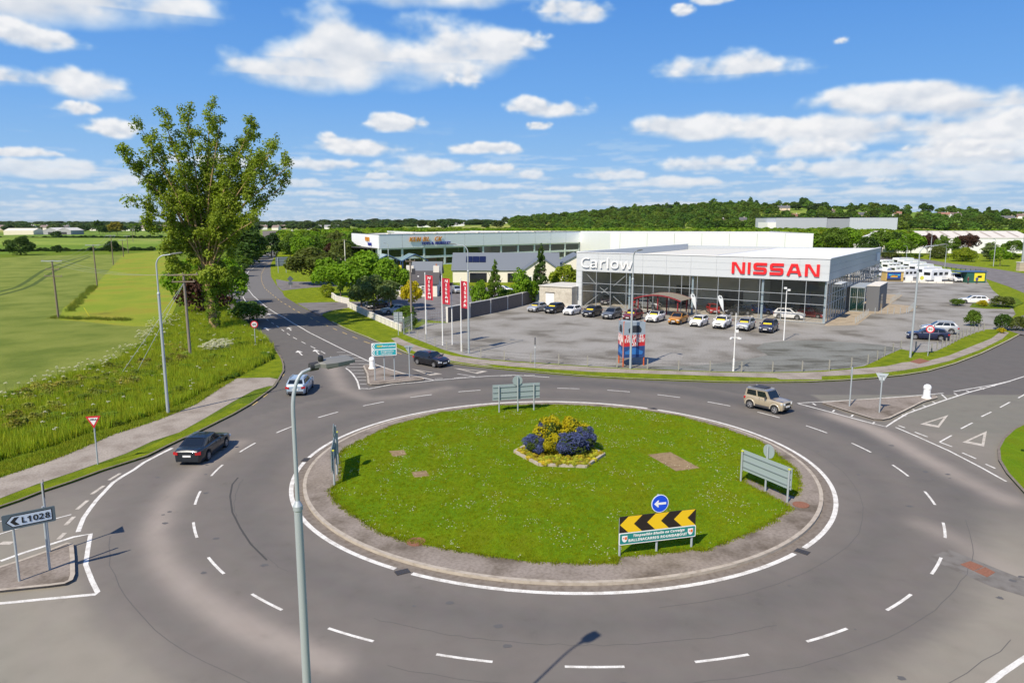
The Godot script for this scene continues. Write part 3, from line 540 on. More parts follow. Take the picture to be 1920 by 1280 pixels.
	M.pane = StandardMaterial3D.new()
	M.pane.transparency = BaseMaterial3D.TRANSPARENCY_ALPHA
	M.pane.albedo_color = Color(0.22, 0.25, 0.22, 0.13)
	M.pane.roughness = 0.02
	M.pane_green = StandardMaterial3D.new()
	M.pane_green.transparency = BaseMaterial3D.TRANSPARENCY_ALPHA
	M.pane_green.albedo_color = Color(0.10, 0.22, 0.18, 0.55)
	M.pane_green.roughness = 0.03

func land(x: float, z: float) -> float:
	if z > -420.0: return -0.12
	var h := 30.0 * exp(-pow((x - 335.0) / 300.0, 2) - pow((z + 1060.0) / 250.0, 2))
	h += 18.0 * exp(-pow((x - 780.0) / 330.0, 2) - pow((z + 1150.0) / 280.0, 2))
	h += 7.0 * exp(-pow((x - 60.0) / 260.0, 2) - pow((z + 1350.0) / 300.0, 2))
	h += 9.0 * exp(-pow((x + 250.0) / 500.0, 2) - pow((z + 2300.0) / 500.0, 2))
	h += 6.0 * exp(-pow((x - 260.0) / 160.0, 2) - pow((z + 600.0) / 120.0, 2))
	h += bumpy.get_noise_2d(x * 0.06, z * 0.06) * 2.5
	return maxf(-0.12, h * smoothstep(-420.0, -520.0, z) - 0.12)

func near(p: Vector2, line: Array, w: float) -> float:
	var best := 1e9
	for i in line.size() - 1:
		best = minf(best, p.distance_squared_to(Geometry2D.get_closest_point_to_segment(p, line[i], line[i + 1])))
	return exp(-best / (w * w))

func road_tone(x: float, z: float) -> Color:
	# wear and dust: darkened wheel lanes, pale grit where nobody drives
	var p := Vector2(x, z)
	var q := p - CENTRE
	var r := q.length()
	var a := rad_to_deg(atan2(q.y, q.x))
	var w := bumpy.get_noise_2d(a * 0.9, r * 8.0)
	var w2 := bumpy.get_noise_2d(x * 0.7 + 300.0, z * 0.7)
	var c := Color(0.178, 0.163, 0.148)
	var busy := smoothstep(-165.0, -120.0, a) * smoothstep(75.0, 25.0, a)
	var dark := exp(-pow((r - 18.3 + w * 0.4) / 1.3, 2)) * 0.55 + exp(-pow((r - 23.0 + w * 0.7) / 1.9, 2)) * (0.25 + 0.75 * busy)
	if r > 25.5 and z < -50.0: dark = maxf(dark, 0.35 + 0.4 * busy + w2 * 0.2)
	c = c.lerp(Color(0.126, 0.121, 0.116), clampf(dark + w * 0.12, 0.0, 1.0))
	var south := smoothstep(8.0, 35.0, a) * smoothstep(178.0, 150.0, a)
	var r0 := lerpf(21.8, 25.2, smoothstep(40.0, 110.0, a))
	var dusty := south * smoothstep(r0 - 0.8, r0 + 1.8, r + w * 0.8)
	if x > 26.0 and z > -62.0 and z < -40.0: dusty = maxf(dusty, 0.55 * smoothstep(24.5, 28.0, r))
	c = c.lerp(Color(0.272, 0.252, 0.212).lerp(Color(0.250, 0.244, 0.200), smoothstep(27.0, 32.0, r)), dusty)
	if r > 17.0 and r < 40.0:
		var pale := maxf(maxf(near(p, PALE_WEST, 0.75), near(p, PALE_EAST, 0.9)), maxf(near(p, PALE_SOUTH_EAST, 0.8), near(p, PALE_NORTH, 0.9)))
		c = c.lerp(Color(0.345, 0.305, 0.268), clampf(pale * (0.62 + w2 * 0.5), 0.0, 0.8))
	return Color(c.r * 1.08, c.g * 1.06, c.b * 1.03) * (1.0 + w2 * 0.05)

func sheet(x0: float, x1: float, z0: float, z1: float, nx: int, nz: int, height: Callable, tone: Callable, curve := 1.0) -> ArrayMesh:
	var pts := PackedVector3Array(); var cs := PackedColorArray(); var nn := PackedVector3Array(); var ix := PackedInt32Array()
	for j in nz + 1:
		var tz := float(j) / nz
		var z := lerpf(z0, z1, pow(tz, curve))
		for i in nx + 1:
			var x := lerpf(x0, x1, float(i) / nx)
			pts.append(Vector3(x, height.call(x, z), z))
			cs.append(tone.call(x, z))
			var e := 2.0
			nn.append(Vector3(height.call(x - e, z) - height.call(x + e, z), 2.0 * e, height.call(x, z - e) - height.call(x, z + e)).normalized())
	for j in nz:
		for i in nx:
			var a := j * (nx + 1) + i
			# z falls with j, so a..b..d runs counter-clockwise from above; Godot wants clockwise
			ix.append_array(PackedInt32Array([a, a + nx + 1, a + 1, a + 1, a + nx + 1, a + nx + 2]) if z1 < z0 else PackedInt32Array([a, a + 1, a + nx + 1, a + 1, a + nx + 2, a + nx + 1]))
	var arr := []
	arr.resize(Mesh.ARRAY_MAX)
	arr[Mesh.ARRAY_VERTEX] = pts; arr[Mesh.ARRAY_NORMAL] = nn; arr[Mesh.ARRAY_COLOR] = cs; arr[Mesh.ARRAY_INDEX] = ix
	var m := ArrayMesh.new()
	m.add_surface_from_arrays(Mesh.PRIMITIVE_TRIANGLES, arr)
	return m

func inside(p: Vector2, poly: Array) -> bool:
	return Geometry2D.is_point_in_polygon(p, PackedVector2Array(poly))

func make_ground() -> void:
	var fields := FastNoiseLite.new()
	fields.noise_type = FastNoiseLite.TYPE_CELLULAR
	fields.cellular_return_type = FastNoiseLite.RETURN_CELL_VALUE
	fields.frequency = 0.0055
	fields.seed = 8
	var hues := [Color(0.27, 0.36, 0.05), Color(0.34, 0.41, 0.08), Color(0.20, 0.30, 0.04), Color(0.44, 0.42, 0.13), Color(0.28, 0.38, 0.05)]
	var flat0 := func(_x, _z): return 0.0
	var o := put(sheet(-4200, 4200, 60, -6500, 170, 190, func(x, z): return land(x, z), func(x, z): return hues[int((fields.get_noise_2d(x, z) * 0.5 + 0.5) * 4.99)] if z < -300 else Color(0.16, 0.22, 0.03), 1.9), "ground", M.land)
	tag(o, "rolling green farmland that runs out to the horizon", "", "", "structure")
	o = put(sheet(-60, 92, -6, -142, 380, 340, flat0, func(x, z): return road_tone(x, z)), "road", M.asphalt)
	tag(o, "worn grey asphalt of the roundabout and its three roads", "", "", "structure")
	# far ends of the two roads
	var mb := MB.new()
	mb.col = Color(0.185, 0.178, 0.168)
	var far := []
	for p in KERB_WEST.slice(0, 12): far.append(p)
	var back := KERB_NORTH.slice(0, 16)
	back.reverse()
	mb.flat(far + back, -0.03)
	struct(mb, "far_road", M.asphalt, "main road bending away between the trees")
	# land west of the kerb
	mb = MB.new()
	var west := KERB_WEST.duplicate()
	var last: Vector2 = west[-1]
	west.append_array([Vector2(-60, last.y + 4), Vector2(-900, -10), Vector2(-900, -400), Vector2(west[0].x - 6, -400)])
	mb.prism(west, -0.3, 0.12)
	struct(mb, "verge_west", M.rough, "grassy land along the left side of the road")
	mb = MB.new()
	mb.ribbon(KERB_WEST.slice(13), 0.16, 0.128)
	mb.ribbon(KERB_WEST.slice(13), 0.02, 0.131)
	struct(mb, "kerb_west", M.kerb_dark, "dark weathered kerb along the left verge")
	mb = MB.new()
	mb.flat(SHORT_GRASS_WEST, 0.125); mb.flat(SHORT_GRASS_TIP, 0.125)
	for i in range(14, KERB_WEST.size() - 1): pass
	mb.ribbon(offset(KERB_WEST.slice(23), 0.62), 1.05, 0.1245)
	struct(mb, "short_grass", M.verge, "short mown grass beside the left footpath")
	mb = MB.new(); mb.flat(PATH_WEST, 0.131)
	struct(mb, "footpath_west", M.path, "pale concrete footpath curving along the left verge")
	mb = MB.new(); mb.flat(SOIL_WEST, 0.135)
	struct(mb, "soil_patch", M.soil, "bare brown soil patch beside the left footpath")
	mb = MB.new(); mb.flat(CROP_FIELD, 0.16)
	struct(mb, "crop_field", M.crop, "pale green cereal field on the left")
	mb = MB.new(); mb.flat(MOWN_MEADOW, 0.15)
	struct(mb, "meadow", M.mown, "yellow-green mown meadow behind the left telegraph pole")
	mb = MB.new(); mb.flat(FIELD_TWO, 0.15)
	struct(mb, "second_field", ground_mat(0.175, 0.27, 0.02, M.turf, 0.2, null), "darker green field beyond the hedge line")
	mb = MB.new(); mb.flat(FIELD_THREE, 0.15)
	struct(mb, "third_field", ground_mat(0.36, 0.43, 0.08, M.turf, 0.2, null), "light green field before the far sheds")
	mb = MB.new()
	mb.ribbon(TRAMLINE_A, 1.1, 0.168); mb.ribbon(TRAMLINE_B, 1.1, 0.168)
	struct(mb, "tractor_track", M.rut, "pair of dark tractor tracks curving through the cereal field")
	# land north and east of the kerb
	mb = MB.new()
	var north := KERB_NORTH.duplicate()
	north.append_array([Vector2(95, -100), Vector2(140, -60), Vector2(900, -60), Vector2(900, -418), Vector2(north[0].x + 8, -418)])
	mb.prism(north, -0.3, 0.12)
	struct(mb, "verge_north", M.verge, "grass verge and land behind the showroom")
	mb = MB.new(); mb.ribbon(KERB_NORTH.slice(15, 44), 0.16, 0.128)
	struct(mb, "kerb_north", M.kerb, "pale kerb along the far side of the roundabout")
	mb = MB.new(); mb.flat(PATH_NORTH, 0.131)
	struct(mb, "footpath_north", M.path, "footpath in front of the forecourt fence")
	mb = MB.new(); mb.flat(FORECOURT, 0.128)
	struct(mb, "forecourt", M.forecourt, "stained grey asphalt forecourt of the showroom")
	mb = MB.new(); mb.flat(FORECOURT_PATCH, 0.134)
	struct(mb, "forecourt_patch", ground_mat(0.24, 0.245, 0.22, M.grain, 0.25, streak_tex(), Vector3(0.03, 0.03, 0.05)), "darker green-grey strip of forecourt along its fence")
	mb = MB.new(); mb.flat(YARD, 0.134); mb.flat(DRIVE, 0.136)
	struct(mb, "yard", M.yard, "dark asphalt yard and drive before the bungalow")
	mb = MB.new(); mb.flat(SIDE_ROAD, 0.134)
	struct(mb, "side_road", M.yard, "side road leaving between the grass banks")
	mb = MB.new(); mb.flat(FAR_ROAD, 0.134); mb.flat(ENTRANCE, 0.138)
	struct(mb, "road_east", M.yard, "road curving behind the showroom to the right")
	# land at the right edge and behind the near lamp
	mb = MB.new()
	var east := KERB_EAST.duplicate()
	east.append_array([Vector2(70, -20), Vector2(80, -52)])
	mb.prism(east, -0.3, 0.12)
	struct(mb, "verge_east", M.lawn, "grass corner at the right edge")
	mb = MB.new(); mb.ribbon(KERB_EAST, 0.16, 0.128)
	struct(mb, "kerb_east", M.kerb_dark, "dark kerb round the right grass corner")
	mb = MB.new()
	mb.prism([Vector2(-14, -17.2), Vector2(-6, -18.6), Vector2(3, -19), Vector2(12, -18.4), Vector2(20, -16), Vector2(20, 20), Vector2(-14, 20)], -0.3, 0.12)
	struct(mb, "verge_south", M.verge, "grass verge under the near street lamp")
	# the island
	mb = MB.new()
	mb.prism(ring(15.15, 96), -0.3, 0.13)
	struct(mb, "island_apron", M.apron, "weathered concrete apron round the island lawn")
	mb = MB.new()
	mb.ribbon(ring(15.22, 120), 0.2, 0.136, true)
	var edge := ring(15.32, 120)
	for i in 120:
		var p: Vector2 = edge[i]; var q: Vector2 = edge[(i + 1) % 120]
		mb.quad(Vector3(q.x, -0.1, q.y), Vector3(p.x, -0.1, p.y), Vector3(p.x, 0.136, p.y), Vector3(q.x, 0.136, q.y))
	struct(mb, "island_kerb", M.kerb, "pale concrete kerb ring round the island")
	mb = MB.new(); mb.ribbon(ring(15.58, 120), 0.5, 0.004, true)
	struct(mb, "island_channel", M.kerb_dark, "stained drainage channel outside the island kerb")
	mb = MB.new(); mb.prism(ISLAND_GRASS, 0.0, 0.165)
	struct(mb, "island_lawn", M.lawn, "bright green daisy lawn of the roundabout island")
	for q in [["", SOIL_BIG, "large bare soil rectangle on the right of the island lawn"], ["a", SOIL_A, "small bare soil patch, upper of two on the left of the lawn"], ["b", SOIL_B, "small bare soil patch, lower of two on the left of the lawn"]]:
		mb = MB.new(); mb.flat(q[1], 0.172)
		struct(mb, "soil_patch", M.soil, q[2])
	mb = MB.new(); mb.prism(NORTH_ISLAND, -0.1, 0.12)
	struct(mb, "splitter_island", M.apron, "concrete traffic island under the teal direction sign")
	mb = MB.new(); mb.prism(EAST_ISLAND, -0.1, 0.12)
	struct(mb, "splitter_island", M.apron, "concrete traffic island with the triangular sign on the right")
	mb = MB.new(); mb.prism(WEST_ISLAND, -0.1, 0.13)
	struct(mb, "splitter_island", M.apron, "kerbed traffic island under the L1028 sign")
	for q in [NORTH_ISLAND, EAST_ISLAND, WEST_ISLAND]:
		mb = MB.new(); mb.ribbon(offset(q, 0.0), 0.18, 0.138, true)
		struct(mb, "island_edge", M.kerb, "pale kerb edging of a traffic island")
	mb = MB.new(); mb.prism(BED_EAST_KERB, 0.0, 0.26)
	struct(mb, "planting_bed", M.rough, "kerbed planting bed by the white parked car")
	mb = MB.new(); mb.flat(PATCH_RIGHT, 0.004)
	struct(mb, "road_patch", M.patch, "dark asphalt patch round the red covers on the right")
	mb = MB.new(); mb.ribbon(CRACK, 0.09, 0.005)
	struct(mb, "road_crack", pm(0.06, 0.057, 0.053, 0.95), "curved crack in the left lane")
	# tar seams and old trench lines across the lanes
	mb = MB.new()
	var sr := RandomNumberGenerator.new(); sr.seed = 9
	for q in [[17.3, -2.9, 1.4], [22.0, 0.4, 1.9], [24.6, 0.9, 2.7], [19.6, 1.2, 2.0], [18.9, 2.3, 3.0]]:
		var l := []
		for i in 40:
			var a: float = lerpf(q[1], q[2], i / 39.0)
			l.append(CENTRE + Vector2(cos(a), sin(a)) * (q[0] + sr.randf_range(-0.06, 0.06)))
		mb.ribbon(l, 0.028, 0.0045)
	struct(mb, "road_seam", pm(0.105, 0.10, 0.094, 0.95), "thin dark seams and cracks in the asphalt")
	mb = MB.new()
	for i in 60:
		var a := sr.randf() * TAU
		var c := CENTRE + Vector2(cos(a), sin(a)) * (sr.randf_range(17.5, 24.5))
		var l := []
		var rr := sr.randf_range(0.04, 0.16)
		for k in 9: l.append(c + Vector2(cos(TAU * k / 9) * rr * sr.randf_range(0.7, 1.6), sin(TAU * k / 9) * rr * sr.randf_range(0.7, 1.2)))
		mb.flat(l, 0.0048)
	struct(mb, "oil_drips", pm(0.105, 0.10, 0.095, 0.8), "small dark oil drips along the wheel lanes")
	for q in [[COVER_RED_A, "left of the two red covers in the dark road patch"], [COVER_RED_B, "right of the two red covers in the dark road patch"]]:
		mb = MB.new(); mb.prism(q[0], 0.0, 0.012)
		tag(build(mb, "road_cover", M.rust), q[1], "cover")
	mb = MB.new(); mb.prism(COVER_PATH, 0.1, 0.145)
	tag(build(mb, "path_cover", M.rust), "square red cover in the footpath below the right street lamp", "cover")
	for q in [[15.35, -36.55, 0.42, "round rusty cover on the apron beside the right sign"], [-4.5, -32.05, 0.45, "round rusty cover on the left front of the apron"]]:
		mb = MB.new(); mb.lathe(Vector3(q[0], 0.13, q[1]), [Vector2(q[2], 0), Vector2(q[2], 0.04), Vector2(0, 0.045)], 20)
		tag(build(mb, "manhole_cover", M.rust), q[3], "cover")
	for q in [[Vector2(-4.75, -29.35), 0.5, "iron drain grate in the channel at the lower left of the island"], [Vector2(13.35, -31.3), -0.75, "iron drain grate in the channel at the lower right of the island"], [Vector2(-13.15, -44.3), 1.5, "iron drain grate in the channel at the far left of the island"], [Vector2(11.4, -57.0), 0.55, "iron drain grate in the channel at the upper right of the island"]]:
		var t := thing("drain_grate", q[2], "drain", Vector3(q[0].x, 0.008, q[0].y), q[1], "drain grates round the island")
		piece("frame", M.iron, t, Vector3(0, 0, 0), Vector3(0.62, 0.02, 0.42))
		for k in 5: piece("bar", M.dark, t, Vector3(-0.24 + 0.12 * k, 0.012, 0), Vector3(0.05, 0.02, 0.36))

func streak_tex() -> Texture2D:
	return M.forecourt.detail_albedo

func ring(r: float, k: int) -> Array:
	var l := []
	for i in k: l.append(CENTRE + Vector2(cos(TAU * i / k), sin(TAU * i / k)) * r)
	return l

func offset(pts: Array, d: float) -> Array:
	var l := []
	for i in pts.size():
		var t: Vector2 = (pts[mini(i + 1, pts.size() - 1)] - pts[maxi(i - 1, 0)]).normalized()
		l.append(pts[i] + Vector2(-t.y, t.x) * d)
	return l

func along(pts: Array, from: float, to: float) -> Array:
	# the stretch of a polyline between two distances
	var l := []
	var s := 0.0
	for i in pts.size() - 1:
		var a: Vector2 = pts[i]; var b: Vector2 = pts[i + 1]
		var d := a.distance_to(b)
		if s + d >= from and s <= to:
			if l.is_empty(): l.append(a.lerp(b, clampf((from - s) / d, 0, 1)))
			l.append(a.lerp(b, clampf((to - s) / d, 0, 1)))
		s += d
	return l

func length_of(pts: Array) -> float:
	var s := 0.0
	for i in pts.size() - 1: s += pts[i].distance_to(pts[i + 1])
	return s

func make_markings() -> void:
	var root := thing("road_markings", "white and yellow painted lines, dashes, arrows and triangles on the roads", "")
	root.set_meta("kind", "structure")
	root.remove_meta("category")
	# lane dashes round the circle
	var mids := []
	for q in [[-19.15, -45.2], [-17.2, -51.2]]: pass
	var k := 29
	for i in k:
		var a := TAU * i / k + 0.055
		var l := []
		for j in 6: l.append(CENTRE + Vector2(cos(a + (j - 2.5) * 0.0195), sin(a + (j - 2.5) * 0.0195)) * 20.9)
		var mb := MB.new(); mb.ribbon(l, 0.13, 0.006)
		build(mb, "lane_dash", M.paint, root)
	# the edge line round the island, broken at the drains
	var gaps := [-2.55, -0.86, 0.0]
	var drains := []
	for d in [Vector2(-4.75, -29.35), Vector2(13.35, -31.3), Vector2(-13.15, -44.3), Vector2(11.4, -57.0)]: drains.append((d - CENTRE).angle())
	drains.sort()
	for i in drains.size():
		var a0: float = drains[i] + 0.028
		var a1: float = (drains[i + 1] if i + 1 < drains.size() else drains[0] + TAU) - 0.028
		var l := []
		for j in 41: l.append(CENTRE + Vector2(cos(lerpf(a0, a1, j / 40.0)), sin(lerpf(a0, a1, j / 40.0))) * 15.95)
		var mb := MB.new(); mb.ribbon(l, 0.24, 0.0065)
		build(mb, "edge_line", M.paint, root)
	var lines := [[LINE_LEFT_LANE, 0.14], [LINE_CENTRE, 0.15], [ARC_WEST, 0.22], [WEST_OUTLINE, 0.2], [WEST_CENTRE, 0.1], [WEST_EDGE, 0.1], [NORTH_OUTLINE, 0.16], [EAST_TOP, 0.14], [EAST_TOP_B, 0.14], [EAST_BOTTOM, 0.16], [EAST_GIVE, 0.14], [SOUTH_EAST_LINE, 0.2]]
	for q in lines:
		var mb := MB.new(); mb.ribbon(q[0], q[1], 0.007)
		build(mb, "solid_line", M.paint, root)
	for q in [[DASH_LEFT_LANE, 0.12, 1.9, 2.1, M.paint], [DASH_RIGHT_EDGE, 0.13, 2.0, 2.4, M.paint_yellow], [DASH_LEFT_EDGE, 0.14, 1.3, 1.5, M.paint_yellow]]:
		var total := length_of(q[0])
		var s := 0.0
		while s < total:
			var l := along(q[0], s, minf(s + q[2], total))
			if l.size() > 1:
				var mb := MB.new(); mb.ribbon(l, q[1], 0.007)
				build(mb, "dash", q[4], root)
			s += q[2] + q[3]
	# short give-way dashes
	for q in DASHES:
		var mb := MB.new(); mb.ribbon([q[0], q[1]], q[2], 0.0075)
		build(mb, "dash", M.paint if q[2] < 0.2 else M.paint_worn, root)
	# give-way triangles
	for q in TRIANGLES:
		var c: Vector2 = (q[0] + q[1] + q[2]) / 3.0
		var inner := []
		for p in q: inner.append(c + (p - c) * 0.62)
		var mb := MB.new()
		for i in 3:
			mb.flat([q[i], q[(i + 1) % 3], inner[(i + 1) % 3], inner[i]], 0.008)
		build(mb, "give_way_triangle", M.paint_worn, root)
	# arrows
	for q in ARROWS:
		var f := Vector2(cos(q[1]), sin(q[1]))
		var s := f.orthogonal()
		var o: Vector2 = q[0]
		var mb := MB.new()
		mb.ribbon([o - f * 1.5, o + f * 0.7], 0.16, 0.0085)
		mb.flat([o + f * 0.6 + s * 0.42, o + f * 0.6 - s * 0.42, o + f * 1.9], 0.009)
		if q[2] != 0.0:
			mb.ribbon([o - f * 0.2, o + f * 0.3 + s * q[2] * 0.8], 0.16, 0.0095)
		build(mb, "arrow", M.paint, root)

func clad(called: String, m: Material, parent: Node3D, o: Vector3, x: Vector3, w: float, h: float, cols: int, rows: int, t := 0.06, gap := 0.025) -> void:
	# a wall facing of separate panels with open joints, on the plane through o along x and up
	var z := x.cross(Vector3.UP)
	var b := Basis(x, Vector3.UP, z)
	var mb := MB.new()
	mb.box(Vector3.ZERO, Vector3(w / cols - gap, h / rows - gap, t))
	var ms := mb.mesh()
	for i in cols:
		for j in rows:
			put(ms, called, m, parent, o + x * (w * (i + 0.5) / cols) + Vector3.UP * (h * (j + 0.5) / rows) + z * t / 2, b)

func letter_stroke(pts: Array, t: float, depth: float, mb: MB) -> void:
	# a thick line in the xy plane, pushed out along z
	var m := pts.size()
	var l := []
	for i in m:
		var d0: Vector2 = (pts[i] - pts[maxi(i - 1, 0)]).normalized() if i > 0 else (pts[1] - pts[0]).normalized()
		var d1: Vector2 = (pts[mini(i + 1, m - 1)] - pts[i]).normalized() if i < m - 1 else d0
		var nrm := (d0 + d1).normalized().orthogonal()
		var k := t / 2 / maxf(nrm.dot(d0.orthogonal()), 0.4)
		l.append([pts[i] + nrm * k, pts[i] - nrm * k])
	for i in m - 1:
		mb.plate([l[i][0], l[i][1], l[i + 1][1], l[i + 1][0]], Vector3(0, 0, depth), Vector3.RIGHT, Vector3.UP, depth)

func wide_letters(words: String, h: float, w: float, gap: float, parent: Node3D, at: Vector3, b: Basis, m: Material, total := 0.0) -> void:
	# broad squared capitals built from strokes
	var t := h * 0.235
	var x := 0.0
	for ch in words:
		var mb := MB.new()
		var e := t / 2
		var ww := w
		match ch:
			"N":
				letter_stroke([Vector2(e, 0), Vector2(e, h)], t, 0.12, mb)
				letter_stroke([Vector2(w - e, 0), Vector2(w - e, h)], t, 0.12, mb)
				mb.plate([Vector2(t * 0.55, h - 0.001), Vector2(t * 1.55, h - 0.001), Vector2(w - t * 0.55, 0.001), Vector2(w - t * 1.55, 0.001)], Vector3(0, 0, 0.115), Vector3.RIGHT, Vector3.UP, 0.11)
			"I":
				ww = t
				letter_stroke([Vector2(e, 0), Vector2(e, h)], t, 0.12, mb)
			"S":
				var c := h * 0.13
				letter_stroke([Vector2(w, h - e), Vector2(e + c, h - e), Vector2(e + c * 0.3, h - e - c * 0.3), Vector2(e, h - e - c), Vector2(e, h / 2 + c * 0.9), Vector2(e + c * 0.3, h / 2 + c * 0.2), Vector2(e + c, h / 2), Vector2(w - e - c, h / 2), Vector2(w - e - c * 0.3, h / 2 - c * 0.2), Vector2(w - e, h / 2 - c * 0.9), Vector2(w - e, e + c), Vector2(w - e - c * 0.3, e + c * 0.3), Vector2(w - e - c, e), Vector2(0, e)], t, 0.12, mb)
			"A":
				ww = w * 1.08
				letter_stroke([Vector2(t * 0.5, 0), Vector2(ww * 0.36, h - e), Vector2(ww * 0.64, h - e), Vector2(ww - t * 0.5, 0)], t, 0.12, mb)
				letter_stroke([Vector2(ww * 0.22, h * 0.33), Vector2(ww * 0.78, h * 0.33)], t * 0.8, 0.11, mb)
		put(mb.mesh(), "letter", m, parent, at + b.x * x, b)
		x += ww + gap

func glaze(parent: Node3D, o: Vector3, x: Vector3, xs: Array, ys: Array, frame: Material, pane: Material, fw := 0.075, fd := 0.14, called := "pane") -> void:
	# mullions at xs, transoms at ys and one pane in each bay; x runs along the glass, its outside is x cross up
	var z := x.cross(Vector3.UP)
	var b := Basis(x, Vector3.UP, z)
	for i in xs.size():
		piece("mullion", frame, parent, o + x * xs[i] + Vector3.UP * (ys[0] + ys[-1]) / 2, Vector3(fw, ys[-1] - ys[0], fd), b)
	for j in ys.size():
		for i in xs.size() - 1:
			piece("transom", frame, parent, o + x * (xs[i] + xs[i + 1]) / 2 + Vector3.UP * ys[j], Vector3(xs[i + 1] - xs[i] - fw - 0.004, fw, fd * 0.85), b)
	for j in ys.size() - 1:
		for i in xs.size() - 1:
			var mb := MB.new()
			var p: Vector3 = o + x * (xs[i] + fw / 2) + Vector3.UP * (ys[j] + fw / 2)
			var w: float = xs[i + 1] - xs[i] - fw
			var h: float = ys[j + 1] - ys[j] - fw
			mb.quad(p, p + x * w, p + x * w + Vector3.UP * h, p + Vector3.UP * h)
			build(mb, called, pane, parent)

const SHOW_AT := Vector3(11.33, 0.0, -127.71)
const SHOW_TURN := -0.5888

func show_point(x: float, y: float, z: float) -> Vector3:
	return SHOW_AT + Basis(Vector3.UP, SHOW_TURN) * Vector3(x, y, z)

func make_showroom() -> void:
	var t := thing("car_showroom", "long grey glass-fronted car showroom with red and white lettering on its fascia", "showroom", SHOW_AT, SHOW_TURN)
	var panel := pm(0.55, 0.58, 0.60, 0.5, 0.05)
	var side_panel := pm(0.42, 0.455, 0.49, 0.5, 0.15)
	var X := Vector3.RIGHT
	var L := 41.4
	var D := 54.3
	piece("floor", pm(0.62, 0.58, 0.50, 0.35), t, Vector3(L / 2, 0.08, -D / 2), Vector3(L - 0.5, 0.24, D - 0.5))
	# fascias of separate panels on backing walls
	piece("wall", panel, t, Vector3(L / 2, 8.02, -0.35), Vector3(L, 3.14, 0.3))
	clad("cladding_panel", panel, t, Vector3(0, 6.45, -0.2), X, L, 3.12, 10, 3)
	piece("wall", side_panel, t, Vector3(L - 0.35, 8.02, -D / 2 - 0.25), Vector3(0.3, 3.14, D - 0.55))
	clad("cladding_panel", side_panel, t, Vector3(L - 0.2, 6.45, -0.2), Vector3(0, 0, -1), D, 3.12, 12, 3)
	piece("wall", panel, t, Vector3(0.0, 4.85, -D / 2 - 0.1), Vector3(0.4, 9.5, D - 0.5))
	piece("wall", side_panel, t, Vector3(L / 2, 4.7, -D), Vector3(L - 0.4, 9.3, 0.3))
	piece("coping", M.white, t, Vector3(L / 2, 9.62, -0.28), Vector3(L + 0.2, 0.1, 0.5))
	piece("coping", M.white, t, Vector3(L - 0.28, 9.62, -D / 2 - 0.3), Vector3(0.5, 0.1, D - 0.4))
	piece("coping", M.white, t, Vector3(0.0, 9.66, -D / 2 - 0.3), Vector3(0.5, 0.1, D - 0.4))
	piece("soffit", panel, t, Vector3(L / 2, 6.40, -0.3), Vector3(L - 0.1, 0.08, 0.5))
	clad("cladding_panel", panel, t, Vector3(0.0, 0.1, -0.14), X, 1.05, 6.3, 1, 6)
	piece("pier", panel, t, Vector3(0.55, 3.2, -0.32), Vector3(1.0, 6.4, 0.3))
	# roof: two shallow slopes that meet at a ridge
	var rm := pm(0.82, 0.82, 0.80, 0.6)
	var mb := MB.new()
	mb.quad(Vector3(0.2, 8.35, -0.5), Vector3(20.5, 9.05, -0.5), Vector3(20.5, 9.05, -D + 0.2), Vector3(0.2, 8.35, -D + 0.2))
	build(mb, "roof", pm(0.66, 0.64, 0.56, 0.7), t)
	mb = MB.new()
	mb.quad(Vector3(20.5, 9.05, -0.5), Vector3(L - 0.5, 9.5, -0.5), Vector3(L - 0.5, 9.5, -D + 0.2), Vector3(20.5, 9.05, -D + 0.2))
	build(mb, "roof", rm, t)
	piece("roof_ridge", pm(0.6, 0.6, 0.58), t, Vector3(20.5, 9.08, -D / 2), Vector3(0.3, 0.07, D - 1.0))
	mb = MB.new(); mb.quad(Vector3(0.3, 6.38, -D + 0.5), Vector3(L - 0.4, 6.38, -D + 0.5), Vector3(L - 0.4, 6.38, -0.6), Vector3(0.3, 6.38, -0.6))
	build(mb, "ceiling", pm(0.6, 0.6, 0.54), t)
	# glazing
	var xs := [1.1, 3.85, 6.59, 9.54, 12.63, 14.4, 17.18, 19.27, 20.61, 21.87, 25.23, 28.57, 31.65, 34.97, 38.33, 41.2]
	glaze(t, Vector3(0, 0, -0.2), X, xs, [0.22, 2.9, 4.3, 6.36], M.steel, M.pane)
	var zs := []
	for i in 9: zs.append(0.25 + 2.05 * i)
	glaze(t, Vector3(L - 0.2, 0, 0), Vector3(0, 0, -1), zs, [0.22, 2.9, 4.3, 6.40], M.steel, M.pane)
	zs = []
	for i in 15: zs.append(23.2 + 2.2 * i)
	glaze(t, Vector3(L - 0.2, 0, 0), Vector3(0, 0, -1), zs, [0.22, 2.9, 4.3, 6.40], M.steel, M.pane)
	glaze(t, Vector3(L - 0.2, 0, 0), Vector3(0, 0, -1), [16.65, 19.9, 23.2], [4.3, 6.40], M.steel, M.pane)
	var blue := pm(0.34, 0.44, 0.50, 0.5, 0.2)
	for x in [9.95, 20.95, 31.98, 41.0]: piece("column", blue, t, Vector3(x, 3.25, -0.75), Vector3(0.3, 6.2, 0.3))
	for q in [[1.4, 6.1, 3.8, 3.9], [4.3, 3.6, 6.4, 2.3], [6.9, 2.2, 9.4, 0.3], [1.4, 0.3, 4.0, 2.3], [4.6, 2.6, 5.8, 3.6], [6.9, 4.0, 9.3, 6.0]]:
		mb = MB.new(); mb.bar(Vector3(q[0], q[1], -0.7), Vector3(q[2], q[3], -0.7), 0.1, 0.1)
		build(mb, "brace", M.steel, t)
	# inside: rear walls, dark openings and a low counter
	var inner := pm(0.50, 0.49, 0.41, 0.8)
	piece("inner_wall", inner, t, Vector3(14.0, 3.25, -13.0), Vector3(27.6, 6.2, 0.2))
